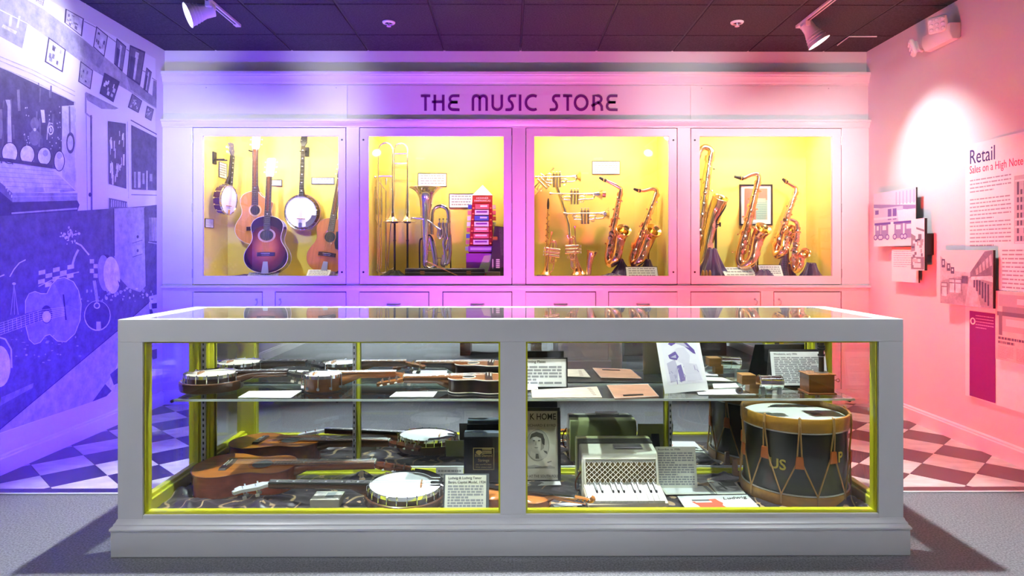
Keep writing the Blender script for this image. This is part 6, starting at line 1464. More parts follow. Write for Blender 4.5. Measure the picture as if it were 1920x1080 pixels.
flat('label_card', 'white label lying before the banjo ukulele with the resonator', [(446, 745), (467, 733), (566, 732), (545, 746)], SH, dr=lines_on(6, G_(.66), v0=.15, dv=.12), group='labels on the glass shelves')
flat('label_card', 'white label lying before the brown ukulele', [(730, 744), (743, 734), (820, 734), (812, 744)], SH, dr=lines_on(6, G_(.66), v0=.15, dv=.12), group='labels on the glass shelves')
# ---- shelf, drum end
def upright(px0, px1, py0, py1, Y, lean=0, z=None):
    """frame and size of a sheet standing at depth Y, seen between the pixels; lean = degrees it tips away from the viewer"""
    a, b = at(px0, py1, Y), at(px1, py1, Y); z = a.z if z is None else z
    ztop = (CY - py0) / FPX; L = math.radians(lean)
    # length s so that the top edge projects to py0
    s = .05
    for _ in range(40):
        y = Y + s * math.sin(L); zz = z + s * math.cos(L); yy = CY - (zz - CAM_H) / y * FPX
        s += (yy - py0) / FPX * Y * .8
    zd = Vector((0, -math.cos(L), math.sin(L)))
    return frame(((a.x + b.x) / 2, Y, z), (1, 0, 0), zd), b.x - a.x, s
M, w, h = upright(952, 1062, 673, 718, 3.10, 6, SH + .004)
card('framed_label', 'black framed white label about printing plates half behind the centre post', M, w, h, .003, lines=6, border=(M_BLACKM, .006), title=['   Music Printing Plates'], tsize=.017, lead=.26, group='framed labels on the glass shelves', cat='label', seed=5)
flat('label_card', 'tiny white tag beside the beige printing plate', [(987, 731), (987, 722.5), (1007, 722.5), (1009, 729.5)], SH + .004, th=.001, group='labels on the glass shelves')
M_PLATE = mat('zinc_plate', (.56, .47, .37), .4, nscale=22, namt=.15); M_COPP = mat('copper_plate', (.70, .36, .22), .38, nscale=14, namt=.14, metal=.25)
def pl1(rect, poly):
    rr = random.Random(2)
    for k in range(5): rect(.84 + .01 * k, .90 + .008 * k, .12 + .15 * k, .22 + .15 * k, (.36, .27, .20))
    for k in range(7): u = rr.uniform(.1, .6); v = rr.uniform(.2, .8); rect(u, u + rr.uniform(.04, .18), v, v + .05, (.50, .41, .32))
flat('printing_plate', 'pale beige engraved printing plate on the glass shelf', [(998, 745.5), (996, 731), (1119, 724.5), (1129, 745)], SH, M_PLATE, .004, 'printing plates', 'plate', dr=pl1)
t, uv, ps = flat('printing_plate', 'copper printing plate with a dark slot on the glass shelf', [(1153, 747), (1138, 722.5), (1215, 720.5), (1235, 743)], SH, M_COPP, .005, 'printing plates', 'plate')
a_, b_, c_, d_ = uv(.22, .80), uv(.68, .80), uv(.68, .88), uv(.22, .88)
MB().add([a_, b_, c_, d_] + [(p[0], p[1], p[2] + .0015) for p in (a_, b_, c_, d_)], [(4, 7, 6, 5), (0, 1, 5, 4), (1, 2, 6, 5), (2, 3, 7, 6), (3, 0, 4, 7), (0, 3, 2, 1)]).build('slot', M_BLACKM, t, smooth=0)
e = [Vector(uv(u, v)) for u, v in ((0, 0), (1, 0), (1, 1), (0, 1))]
MB().tube(e, .0016, 5, closed=True).build('rim', mat('plate_edge', (.80, .70, .62), .4), t)
# leaning photograph of a player
M, w, h = upright(1246, 1329, 629, 730, 2.985, 20, SH + .003)
ph = thing('leaning_photo', 'white mounted violet photo of a player in a hat leaning on the shelf', 'photo', M)
M2 = Matrix.Rotation(math.radians(5), 4, 'Z')
MB().bb(-w / 2, w / 2, 0, h, -.004, 0, M2).build('mount', M_PAPER, ph, smooth=0)
mb = MB()
def pv(pts, c_, l=1): mb.add([(M2 @ Vector((lerp(-w / 2, w / 2, u), lerp(0, h, v), .0004 + .0002 * l))) for u, v in pts], [tuple(range(len(pts)))], None, c_)
VV = lambda g: (lerp(.08, .84, g), lerp(.03, .83, g), lerp(.30, .88, g))
pv([(.10, .14), (.92, .14), (.92, 1), (.10, 1)], VV(.97))
pv([(.26, .86), (.42, .96), (.62, .93), (.84, .72), (.86, .64), (.80, .66), (.62, .80), (.44, .86), (.33, .82)], VV(.05), 2)
pv([(.40, .88), (.56, .92), (.74, .76), (.60, .80)], VV(.55), 3)
pv([(.30, .70), (.46, .78), (.62, .78), (.72, .62), (.66, .46), (.44, .52)], VV(.82), 2)
pv([(.22, .66), (.40, .72), (.46, .62), (.40, .56), (.24, .60)], VV(.08), 4); pv([(.26, .62), (.40, .66), (.40, .60)], VV(.5), 5)
pv([(.16, .52), (.36, .58), (.40, .40), (.34, .20), (.18, .18)], VV(.60), 3); pv([(.38, .46), (.48, .48), (.52, .20), (.40, .18)], VV(.15), 4); pv([(.52, .52), (.84, .46), (.90, .18), (.56, .18)], VV(.78), 3)
rr = random.Random(4)
for k in range(26):
    u, v = rr.uniform(.16, .84), rr.uniform(.18, .5); dx, dy = rr.uniform(-.05, .07), rr.uniform(-.09, .02); pv([(u, v), (u + .015, v), (u + dx + .015, v + dy), (u + dx, v + dy)], VV(rr.uniform(.2, .6)), 5)
stuff(mb.build('print', M_FLAT, ph, smooth=0))
MB().prism([(0, 0), (-.09, 0), (-.004, h * .7)], -.002, .002, M2 @ Matrix(((0, 0, 1, 0), (0, 1, 0, .001), (1, 0, 0, -.0045), (0, 0, 0, 1)))).build('strut', M_PAPER, ph, smooth=0)
flat('label_card', 'white label lying before the chrome roller', [(1310, 740), (1304, 731), (1389, 729), (1418, 739.5)], SH, th=.002, group='labels on the glass shelves')
flat('label_card', 'cream slip of paper under the wooden block', [(1338, 728), (1336, 719.5), (1380, 718), (1386, 726)], SH, M_CREAM, th=.001, group='labels on the glass shelves')
# chrome roller with a wooden block
Y = 2.955; ro = place('roller_device', 'little wooden block with a polished chrome roller', 'device', (at(1428, 735, Y).x, Y, SH))
a, b = P3((1387, 719), Y + .02), P3((1413, 701), Y + .02); M_BOXW = wood('box_wood', (.46, .23, .07), .35, coat=.2)
MB().bb(a.x, b.x, Y - .01, Y + .06, a.z - .0, b.z).build('block', M_BOXW, ro, bevel=.002)
MB().bb(a.x + .035, b.x + .014, Y - .005, Y + .05, SH + .001, a.z + .002).build('lower_block', M_BOXW, ro, bevel=.002)
c0, c1 = P3((1421, 716), Y), P3((1466, 717), Y); rc = .030
MB().tube([c0, c0 + (c1 - c0) * .02, c0 + (c1 - c0) * .98, c1], [rc * .92, rc, rc, rc * .92], 28).build('roller', M_CHROME, ro, smooth=30)
for u in (.06, .5, .94): MB().torus(rc + .0012, .0018, frame(lerp(c0, c1, u), (0, 0, 1), c1 - c0), 24, 6).build('roller_band', M_CHROME, ro)
for u in (.14, .82): MB().bb(lerp(c0.x, c1.x, u) - .008, lerp(c0.x, c1.x, u) + .008, Y - .028, Y - .012, SH + .001, c0.z - rc * .7).build('foot', M_STEEL, ro, bevel=.002)
wh = P3((1386, 722.5), Y - .01); MB().cyl((wh.x, wh.y - .006, SH + .0165), (wh.x, wh.y + .008, SH + .0165), .0155, n=18).build('wheel', M_STEEL, ro); MB().cyl((wh.x, wh.y - .008, SH + .0165), (wh.x, wh.y - .006, SH + .0165), .006, n=12).build('hub', M_BRASS, ro)
MB().tube([(wh.x, wh.y + .004, SH + .0165), (a.x + .02, Y + .01, a.z + .004)], .003, 6).build('axle', M_STEEL, ro)
# label on an easel
M, w, h = upright(1449, 1553, 660, 722, 3.095, 12, SH + .010)
fl_ = card('easel_label', 'white label with fine print on a black easel board beside the wooden box', M, w, h, .002, lines=15, ink=.5, lead=.16, margin=.06, title=['Woodwinds, early 1900s'], tsize=.011, group='framed labels on the glass shelves', cat='label', seed=9)
MB().prism([(-w / 2 - .030, -.008), (w / 2 + .012, -.008), (w / 2 - .002, h + .012), (-w / 2 - .004, h + .012)], -.008, -.0035).build('easel_board', M_BLACK, fl_, smooth=0)
MB().prism([(0, 0), (-.06, 0), (0, h * .7)], -.02, .02, Matrix(((0, 0, 1, 0), (0, 1, 0, -.008), (1, 0, 0, -.0085), (0, 0, 0, 1)))).build('strut', M_BLACK, fl_, smooth=0)
# wooden box with an upright pipe
Y = 2.93; bx = place('pipe_box', 'small wooden box with a tall dark pipe and a winding ring', 'device', (at(1541, 735, Y).x, Y + .04, SH))
a, b = P3((1517, 736), Y), P3((1565, 704), Y)
M_BOX2 = wood('box_mahogany', (.30, .09, .022), .3, coat=.4)
MB().bb(a.x, b.x, Y, Y + .095, SH + .009, b.z).build('body', M_BOX2, bx, bevel=.002)
MB().bb(a.x - .006, b.x + .008, Y - .008, Y + .103, SH, SH + .009).build('base', M_BOX2, bx, bevel=.002)
MB().bb(a.x - .005, b.x + .005, Y - .005, Y + .100, b.z, b.z + .005).build('lid', M_HONEY, bx, bevel=.0015)
pc = P3((1540, 703), Y + .045); pz = b.z + .005
MB().lathe([(.004, 0), (.030, 0), (.030, .003), (.016, .005), (.004, .005)], 18, Matrix.Translation((pc.x, Y + .045, pz))).build('collar', M_STEEL, bx)
zj = P3((1540, 667), Y + .045).z
MB().tube([(pc.x, Y + .045, pz + .003), (pc.x, Y + .045, .80)], [.0115, .0115], 14).build('pipe', mat('pipe_dark', (.075, .055, .035), .3, metal=.5), bx)
for zz_, r_ in ((zj, .0145), (zj + .004, .0155), (zj + .03, .0165), (zj + .042, .0155)): MB().lathe([(.003, -.004), (r_, -.004), (r_, .004), (.003, .004)], 14, Matrix.Translation((pc.x, Y + .045, zz_))).build('pipe_ring', M_STEEL if zz_ == zj else M_BLACKM, bx)
kr = P3((1567, 713), Y + .05); MB().tube([(b.x - .002, Y + .05, kr.z), (kr.x + .004, Y + .05, kr.z)], .002, 6).torus(.007, .0018, Matrix.Translation((kr.x + .010, Y + .05, kr.z)) @ Matrix.Rotation(math.pi / 2, 4, 'X'), 16, 6).build('winding_ring', M_COPPER, bx)

# ---- floor of the case
# guitar lying on its back
gz = .132
M = frame((-1.432, 3.022, gz), (1, .034, 0.004), (0, -.03, 1))
guitar('parlour_guitar', 'orange-brown acoustic guitar lying flat on the brocade', M, L=.455, w=.158, dep=.098, neck=.36, top=wood('parlour_top', (.66, .20, .025), amt=.16), side=M_RED, neckm=wood('parlour_neck', (.34, .10, .03)), head=M_MAHOG, hole=.046, bridge_t=.33, hole_t=.67, fb=wood('parlour_board', (.24, .085, .03)), bind=wood('parlour_bind', (.34, .10, .03)))
# tenor banjo, head to the guitar
tip = Vector((-1.16, 2.79, .185)); c = Vector((-.447, 2.835, .130))
M = frame(c, (tip.x - c.x, tip.y - c.y, .02), (0, -.04, 1))
banjo('lying_banjo', 'nickel tenor banjo with a bright white skin lying on the brocade', M, r=.150, dep=.078, neck=.42, reso=.172, resom=M_WALNUT, rim=M_WALNUT, headm=M_SKIN2, nb=24, neckm=M_WALNUT, fb=M_EBONY, head=M_PEARL, peg_len=.15)
# string box and cards around the banjo
Y = 2.78; a, b = P3((581, 943), Y), P3((636, 915), Y)
sbx = place('string_carton', 'small cream carton with a printed lid under the banjo neck', 'box', ((a.x + b.x) / 2, Y, .128))
MB().bb(a.x, b.x, Y, Y + .10, .126, .126 + .035).build('carton', mat('carton_cream', (.62, .60, .48), .6), sbx, bevel=.0015)
MB().bb(a.x + .006, b.x - .006, Y + .006, Y + .094, .1612, .1622).build('lid_print', mat('lid_print', (.74, .74, .66), .6, nscale=40, namt=.3), sbx, smooth=0)
MB().bb(lerp(a.x, b.x, .45), lerp(a.x, b.x, .75), Y + .02, Y + .08, .1622, .1626).build('lid_picture', mat('lid_grey', (.35, .40, .40), .6), sbx, smooth=0)
flat('paper_slip', 'small pale slip of paper at the corner of the brocade', [(316, 956), (322, 951.5), (358, 951.5), (353, 956.5)], .131, th=.001, cat='paper')
# dark string box with gold label
Y = 3.075; a, b = P3((869.5, 898), Y), P3((948, 820), Y)
dk = place('string_box', 'tall black box of strings with a gold label beside the centre post', 'box', ((a.x + b.x) / 2, Y + .03, .126))
MB().bb(a.x, b.x, Y, Y + .055, .126, b.z).build('body', mat('box_black', (.012, .013, .018), .22, coat=.4), dk, bevel=.002)
MB().bb(a.x + .002, b.x - .002, Y + .003, Y + .052, b.z, b.z + .020).build('tray', mat('tray_blue', (.20, .25, .32), .4), dk, bevel=.002)
M_GOLD = mat('label_gold', (.42, .34, .14), .4)
la, lb = P3((887, 881), Y), P3((926.5, 839.5), Y)
lab = MB(); ring(lab, la.x + .003, lb.x - .003, la.z + .003, lb.z - .003, la.x, lb.x, la.z, lb.z, Y - .0012, Y - .0002); lb_o = lab.build('label_border', M_GOLD, dk, smooth=0)
cxx = (la.x + lb.x) / 2
for tx, px_, sz_, wd in (('Black Diamond', 856.5, .019, .080), ('Strings', 865.5, .019, .052), ('the world\'s best', 872, .010, .072), ('silver plated steel', 877, .009, .072)):
    z_ = P3((900, px_), Y).z; text_mesh(tx, sz_, Matrix(((1, 0, 0, cxx), (0, 0, -1, Y - .0008), (0, 1, 0, z_), (0, 0, 0, 1))), M_GOLD, 'lettering', lb_o, .0003, 'CENTER', width=wd)
zf = P3((898, 849), Y); MB().prism([(zf.x, zf.z - .012)] + [(zf.x + .015 * math.cos(k * math.pi / 8), zf.z + .012 * math.sin(k * math.pi / 8)) for k in range(9)], 0, .001, Matrix(((1, 0, 0, 0), (0, 0, -1, Y), (0, 1, 0, 0), (0, 0, 0, 1)))).build('fan_mark', M_GOLD, lb_o, smooth=0)
for k in range(3): zq = P3((913, 842.5 + 3.4 * k), Y); MB().bb(zq.x - .022, zq.x + .022, Y - .0008, Y - .0001, zq.z - .0022, zq.z + .0022).build('label_line', M_GOLD, lb_o, smooth=0)
# labels
M, w, h = upright(833, 911, 890.5, 951, 2.745, 22, .130)
cd = card('banjo_label', 'cream label on a dark board in front of the white banjo', M, w, h, .002, face=M_CREAM, lines=8, ink=.5, lead=.30, margin=.07, title=['Ludwig & Ludwig Tenor', 'Banjo, Capital Model, 1924'], tsize=.0145, cat='label', group='labels on the brocade', seed=12)
MB().bb(-w / 2 - .006, w / 2 + .012, -.006, h + .006, -.007, -.003).build('board', mat('board_slate', (.10, .115, .125), .4), cd, smooth=0)
MB().prism([(0, 0), (-.06, 0), (0, h * .7)], -.02, .02, Matrix(((0, 0, 1, 0), (0, 1, 0, -.004), (1, 0, 0, -.0075), (0, 0, 0, 1)))).build('strut', M_BLACK, cd, smooth=0)
M, w, h = upright(816, 868, 876, 898, 2.97, 20, .13)
card('label_card', 'white label showing above the cream banjo label', M, w, max(h, .06), .002, lines=5, cat='label', group='labels on the brocade', seed=3)
# violin behind the centre post with its bow
M = frame((at(908, 930, 2.80).x, 2.87, .134), (1, -.42, .02), (.0, -.06, 1))
vn = thing('violin', 'orange violin lying behind the centre post', 'violin', M)
ol = outline(VIOL, .30, .085); M_VIO = wood('violin_varnish', (.58, .20, .04), .2, amt=.12, coat=.8)
MB().prism(ol, .0, .004).build('back_plate', M_VIO, vn, smooth=50); MB().prism([(.15 + (x - .15) * .97, y * .96) for x, y in ol], .004, .034).build('ribs', M_VIO, vn, smooth=50)
MB().prism(ol, .034, .044, None, .86).build('belly', M_VIO, vn, smooth=50)
for s in (-1, 1): MB().tube(smooth_path([(.10, s * .040, .0462), (.108, s * .046, .0462), (.13, s * .040, .0466), (.152, s * .032, .0466), (.160, s * .036, .0466)], 4), .0022, 6).build('sound_hole', M_BLACK, vn)
MB().prism([(.17, -.018), (.41, -.012), (.41, .012), (.17, .018)], .056, .063).build('fingerboard', M_EBONY, vn, smooth=0); MB().tube([(.285, 0, .03), (.32, 0, .046), (.41, 0, .050)], [.018, .012, .011], 10).build('neck', M_VIO, vn)
MB().tube(smooth_path([(.405, 0, .052), (.44, 0, .050), (.475, 0, .046), (.487, 0, .056), (.478, 0, .062)], 4), .010, 10).build('scroll', M_VIO, vn)
MB().box((.135, 0, .056), (.004, .04, .026)).build('bridge', M_MAPLE, vn, smooth=0); MB().prism([(.02, -.01), (.10, -.018), (.10, .018), (.02, .01)], .052, .056).build('tailpiece', M_EBONY, vn, smooth=0)
for k in range(4): MB().cyl((.425 + .015 * k, -.022, .05), (.425 + .015 * k, .022, .05), .003, n=6).build('tuning_peg', M_EBONY, vn)
vb = place('violin_bow', 'thin violin bow lying on the brocade beside the accordion', 'bow', (at(1050, 940, 2.80).x, 2.80, .14))
a, b = atZ(1000, 929, .165), atZ(1098, 946, .150); MB().cyl(a, b, .0032, n=8).build('stick', M_HONEY, vb); MB().cyl(a + Vector((.0, .008, -.006)), b + Vector((0, .008, -.003)), .0016, n=6).build('hair', M_IVORY, vb); MB().box(b + Vector((-.02, .004, -.004)), (.03, .012, .012)).build('frog', M_EBONY, vb, bevel=.002)
# framed sheet music
M, w, h = upright(940, 1047, 769, 894, 3.085, 7, .134)
sm = thing('sheet_music', 'black framed sheet music with an oval portrait behind the centre post', 'picture', M)
MB().bb(-w / 2, w / 2, 0, h, -.004, -.001).build('sheet', mat('old_sheet', (.64, .61, .50), .7, nscale=12, namt=.06), sm, smooth=0)
fr = MB()
for q in ((-w / 2 - .010, w / 2 + .010, -.012, .004), (-w / 2 - .010, w / 2 + .010, h - .004, h + .012), (-w / 2 - .010, -w / 2 + .002, .004, h - .004), (w / 2 - .002, w / 2 + .012, .004, h - .004)): fr.bb(q[0], q[1], q[2], q[3], -.010, .004)
fr.build('frame', M_BLACK, sm, smooth=0, bevel=.002); MB().bb(-w / 2, w / 2, 0, h, -.010, -.004).build('backing', M_BLACK, sm, smooth=0)
Ti = lambda u, v: Matrix.Translation((lerp(-w / 2, w / 2, u), lerp(h, 0, v), .0))
M_SINK = mat('sepia_ink', (.045, .038, .030), .7)
text_mesh('K HOME', .040, Ti(.50, .135), M_SINK, 'lettering', sm, .0002, width=w * .46, bold=.0006)
text_mesh('RICHARD E BYRD', .016, Ti(.44, .235), M_SINK, 'lettering', sm, .0002, width=w * .52)
text_mesh('D AT THE SOUTH POLE', .018, Ti(.43, .955), M_SINK, 'lettering', sm, .0002, width=w * .57)
mb = MB()
def pe(u, v, ru, rv, g, l): mb.add([(lerp(-w / 2, w / 2, u + ru * math.cos(a)), lerp(h, 0, v + rv * math.sin(a)), -.0008 + .0002 * l) for a in [2 * math.pi * k / 26 for k in range(25, -1, -1)]], [tuple(range(26))], None, g)
def pp3(pts, g, l): mb.add([(lerp(-w / 2, w / 2, u), lerp(h, 0, v), -.0008 + .0002 * l) for u, v in pts], [tuple(range(len(pts)))], None, g)
SE = lambda g: (g * .95, g * .9, g * .76)
pe(.64, .50, .205, .225, SE(.30), 1); pe(.64, .50, .195, .215, SE(.50), 2)
pp3([(.48, .60), (.54, .56), (.74, .57), (.82, .62), (.78, .68), (.66, .712), (.56, .70)], SE(.52), 3); pp3([(.74, .575), (.80, .585), (.81, .63), (.76, .60)], SE(.10), 4); pp3([(.605, .62), (.65, .62), (.665, .69), (.60, .69)], SE(.12), 5); pp3([(.52, .585), (.605, .62), (.60, .70), (.50, .65)], SE(.60), 4)
pe(.625, .46, .105, .125, SE(.56), 4); pp3([(.50, .42), (.53, .34), (.62, .31), (.73, .34), (.765, .42), (.76, .50), (.72, .48), (.70, .40), (.62, .375), (.54, .39)], SE(.07), 6)
pe(.575, .435, .022, .010, SE(.12), 6); pe(.665, .435, .022, .010, SE(.12), 6); pp3([(.60, .44), (.615, .44), (.625, .50), (.59, .50)], SE(.40), 6); pp3([(.58, .53), (.65, .53), (.64, .542), (.59, .542)], SE(.22), 6); pp3([(.70, .40), (.76, .42), (.75, .54), (.69, .58)], SE(.30), 5)
pp3([(.44, .80), (.58, .775), (.72, .80), (.86, .785), (.94, .81), (.94, .83), (.44, .83)], SE(.42), 1); pp3([(.80, .74), (.88, .72), (.885, .73), (.82, .75)], SE(.2), 2); pp3([(.58, .81), (.80, .80), (.82, .815), (.60, .822)], SE(.2), 2); pp3([(.40, .145), (.96, .145), (.96, .15), (.40, .15)], SE(.4), 1)
stuff(mb.build('print', M_FLAT, sm, smooth=0))
MB().prism([(0, 0), (-.07, 0), (0, h * .7)], -.02, .02, Matrix(((0, 0, 1, 0), (0, 1, 0, -.008), (1, 0, 0, -.0105), (0, 0, 0, 1)))).build('strut', M_BLACK, sm, smooth=0)
flat('paper_slip', 'long white slip of paper at the foot of the framed sheet music', [(985, 911), (985, 903), (1050, 902), (1052, 909)], .134, th=.001, cat='paper')
flat('paper_slip', 'crumpled silver paper lying before the violin bow', [(1040, 950), (1036, 945), (1080, 941), (1092, 947)], .150, mat('silver_paper', (.66, .70, .76), .3), th=.002, cat='paper')

# ---- accordion
A0 = atZ(1103, 952, .14); A1 = atZ(1254, 950, .14)
Yk = 2.745; xl, xr = P3((1103, 950), Yk).x, P3((1255, 950), Yk).x
ac = place('piano_accordion', 'cream piano accordion with a gold grille and white keys', 'accordion', ((xl + xr) / 2, Yk + .1, .13))
M_ACC = mat('accordion_cream', (.76, .75, .63), .28, nscale=30, namt=.06, coat=.4); M_GRBRASS = mat('grille_bronze', (.16, .11, .03), .5)
bl, brr = P3((1090, 900), 2.86).x, P3((1233, 900), 2.86).x
# treble box: slanted front carrying the grille
zt0 = .335; yt0 = 2.84
prof = [(yt0 - .015, .165), (yt0 - .02, .20), (yt0 + .012, zt0 - .03), (yt0 + .022, zt0 - .008), (yt0 + .045, zt0), (yt0 + .125, zt0 + .008), (yt0 + .125, .150), (yt0, .140)]
MB().prism(prof, bl, brr, Matrix(((0, 0, 1, 0), (1, 0, 0, 0), (0, 1, 0, 0), (0, 0, 0, 1)))).build('treble_case', M_ACC, ac, smooth=30, bevel=.006)
d_ = Vector((0, .032, zt0 - .03 - .20)).normalized(); nrm = Vector((0, -d_.z, d_.y))
Mg = frame(Vector(((bl + brr) / 2, yt0 - .02, .20)) + nrm * .001, (1, 0, 0), nrm); gw = brr - bl; gh = (zt0 - .03 - .20) / d_.z
gp = MB().bb(-gw / 2 + .018, gw / 2 - .014, .016, gh - .012, .0, .0012, Mg).build('grille_cloth', M_GRBRASS, ac, smooth=0)
lat = MB(); n = 26
for k in range(n):
    x = lerp(-gw / 2 + .018, gw / 2 - .014, (k + .5) / n); s = (gw - .032) / n / 2
    pts = []
    for j in range(9):
        v = lerp(.016, gh - .012, j / 8); wob = 0 if j in (0, 8) else s * (1 if (j + k) % 2 else -1) * .9
        pts.append((x + wob, v, .003))
    lat.tube(pts, .0016, 4, Mg)
stuff(lat.build('grille_lattice', M_IVORY, ac))
for v, hgt in ((gh - .007, .012), (.008, .013)):
    sc_ = MB()
    for k in range(22): sc_.torus(.0048, .0010, Mg @ Matrix.Translation((lerp(-gw / 2 + .02, gw / 2 - .016, (k + .5) / 22), v, .0022)), 10, 4)
    stuff(sc_.build('scroll_trim', M_STEEL, gp))
fr = MB()
for q in ((-gw / 2 + .010, gw / 2 - .006, gh - .0005, gh + .005), (-gw / 2 + .010, gw / 2 - .006, -.003, .001), (-gw / 2 + .010, -gw / 2 + .016, .001, gh), (gw / 2 - .012, gw / 2 - .006, .001, gh)): fr.bb(q[0], q[1], q[2], q[3], 0, .004, Mg)
fr.build('grille_frame', M_IVORY, ac, smooth=0, bevel=.001)
# keyboard, sloping down to the viewer
ky0, ky1 = Yk, yt0 - .010; kk = .62
KS = Matrix(((1, 0, 0, 0), (0, 1, 0, 0), (0, kk, 1, -kk * ky0 - .004), (0, 0, 0, 1)))
MB().prism([(xl, ky0 + .002), (xr, ky0 + .008), (brr + .004, ky1 + .01), (bl, ky1 + .01)], .136, .152, KS).build('keyboard_bed', mat('bed_cream', (.70, .60, .44), .35), ac, bevel=.003)
nk_ = 14
def kx(u, f): return lerp(lerp(xl + .004, xr - .014, u), lerp(bl + .004, brr - .006, u), f)
for k in range(nk_):
    u0, u1 = k / nk_, (k + 1) / nk_
    MB().prism([(kx(u0, 0) + .0008, ky0 + .006), (kx(u1, 0) - .0008, ky0 + .006), (kx(u1, 1) - .0008, ky1), (kx(u0, 1) + .0008, ky1)], .1522, .1640, KS).build('white_key', M_IVORY, ac, smooth=0, bevel=.0008)
for k in (2, 3, 5, 6, 7, 9, 10, 12, 13):
    u = k / nk_; fa, fb = .42, 1.0; ya = lerp(ky0 + .006, ky1, fa)
    MB().prism([(kx(u, fa) - .0042, ya), (kx(u, fa) + .0042, ya), (kx(u, fb) + .0042, ky1), (kx(u, fb) - .0042, ky1)], .1642, .1735, KS, .88).build('black_key', M_EBONY, ac, smooth=0)
# bellows and bass box behind
bel = MB(); nf = 7
for k in range(nf):
    y = yt0 + .127 + k * .009; bel.bb(bl + .004 * (k % 2), brr - .004 * (k % 2), y, y + .0085, .146 + .004 * (k % 2), zt0 + .012 - .005 * (k % 2))
stuff(bel.build('bellows_folds', mat('bellows_dark', (.10, .10, .085), .5), ac, smooth=0))
yb0 = yt0 + .127 + nf * .009
MB().prism([(yb0, .142), (yb0, zt0 + .014), (yb0 + .05, zt0 + .010), (yb0 + .066, zt0 - .02), (yb0 + .066, .142)], bl - .004, brr + .004, Matrix(((0, 0, 1, 0), (1, 0, 0, 0), (0, 1, 0, 0), (0, 0, 0, 1)))).build('bass_case', mat('bass_green', (.50, .52, .24), .3, coat=.4), ac, smooth=30, bevel=.004)
for r in range(2):
    for k in range(9):
        MB().cyl((lerp(bl + .03, brr - .03, k / 8), yb0 + .066, .24 + .018 * r), (lerp(bl + .03, brr - .03, k / 8), yb0 + .071, .24 + .018 * r), .0035, n=8).build('bass_button', M_EBONY, ac)
MB().tube(smooth_path([(bl - .002, yt0 + .02, .25), (bl - .022, yt0 + .03, .21), (bl - .020, yt0 + .05, .165), (bl - .006, yt0 + .06, .155)], 5), .0035, 8).build('strap', M_MAHOG, ac)
for k in range(3): MB().ball((bl - .002, yt0 + .03 + .03 * k, .19 + .02 * k), .006, 8).build('strap_stud', M_CHROME, ac)
MB().bb(lerp(bl, brr, .45), lerp(bl, brr, .82), yt0 + .05, yt0 + .10, zt0 + .006, zt0 + .012).build('register_bar', M_STEEL, ac, bevel=.002)
# ---- papers between accordion and drum
M, w, h = upright(1232, 1308, 838, 900, 2.98, 12, .134)
c2 = card('accordion_label', 'pale label sheet standing between the accordion and the drum', M, w, h, .002, face=M_CREAM, lines=14, ink=.5, lead=.14, margin=.06, title=['Accordion, ca. 1930s'], tsize=.012, cat='label', group='labels on the brocade', seed=20)
MB().prism([(0, 0), (-.08, 0), (0, h * .7)], -.02, .02, Matrix(((0, 0, 1, 0), (0, 1, 0, 0), (1, 0, 0, -.0025), (0, 0, 0, 1)))).build('strut', M_BLACK, c2, smooth=0)
def bordered(rect, poly): rect(.05, .86, .08, .86, G_(.80)); rect(.89, .97, .0, 1, G_(.30)); 
flat('flat_certificate', 'pale bordered sheet lying between the accordion keys and the drum', [(1249, 927), (1237, 912), (1327, 911), (1344, 926)], .133, M_CREAM, cat='paper', dr=bordered)
def photo(rect, poly):
    rect(.06, .94, .06, .92, G_(.55)); rect(.42, .90, .06, .45, G_(.12), 2); poly([(.10, .5), (.4, .4), (.9, .55), (.9, .9), (.1, .9)], G_(.28), 2); poly([(.2, .6), (.5, .5), (.8, .7), (.5, .85)], G_(.62), 3); rect(.12, .3, .16, .4, G_(.8), 2); poly([(.3, .2), (.36, .2), (.5, .7), (.42, .7)], G_(.1), 3)
flat('flat_photo', 'old dark photograph lying beside the drum', [(1345, 926.5), (1326, 901), (1378, 900.5), (1398, 925.5)], .134, M_CREAM, cat='photo', dr=photo)
def cat_(rect, poly):
    O_ = (.85, .16, .08)
    poly([(.14, .45), (.30, .42), (.36, .30), (.50, .26), (.52, .40), (.56, .55), (.53, .72), (.56, .85), (.44, .98), (.22, .98), (.20, .7)], O_); rect(.16, .40, .30, .40, G_(.12), 2); rect(.19, .42, .40, .52, G_(.72), 2)
    rect(.56, .66, .29, .305, G_(.25)); rect(.90, .96, .27, .285, G_(.25)); rect(.62, .90, .50, .512, G_(.5)); rect(.68, .88, .62, .63, G_(.5))
t, uv, ps = flat('drum_catalogue', 'white drum catalogue with an orange print and Ludwig script', [(1287, 956), (1270, 930), (1401, 927.5), (1428, 955)], .133, M_PAPER, .004, cat='catalogue', dr=cat_)
o = Vector(uv(.60, .34)); xd = (Vector(uv(.86, .28)) - o); Mx = frame(o + Vector((0, 0, .0006)), xd, (0, 0, 1)); text_mesh('Ludwig', .040, Mx @ Matrix(((1, .35, 0, 0), (0, 1, 0, 0), (0, 0, 1, 0), (0, 0, 0, 1))), mat('script_ink', (.10, .09, .08), .6), 'lettering', t, .0002, width=.105)

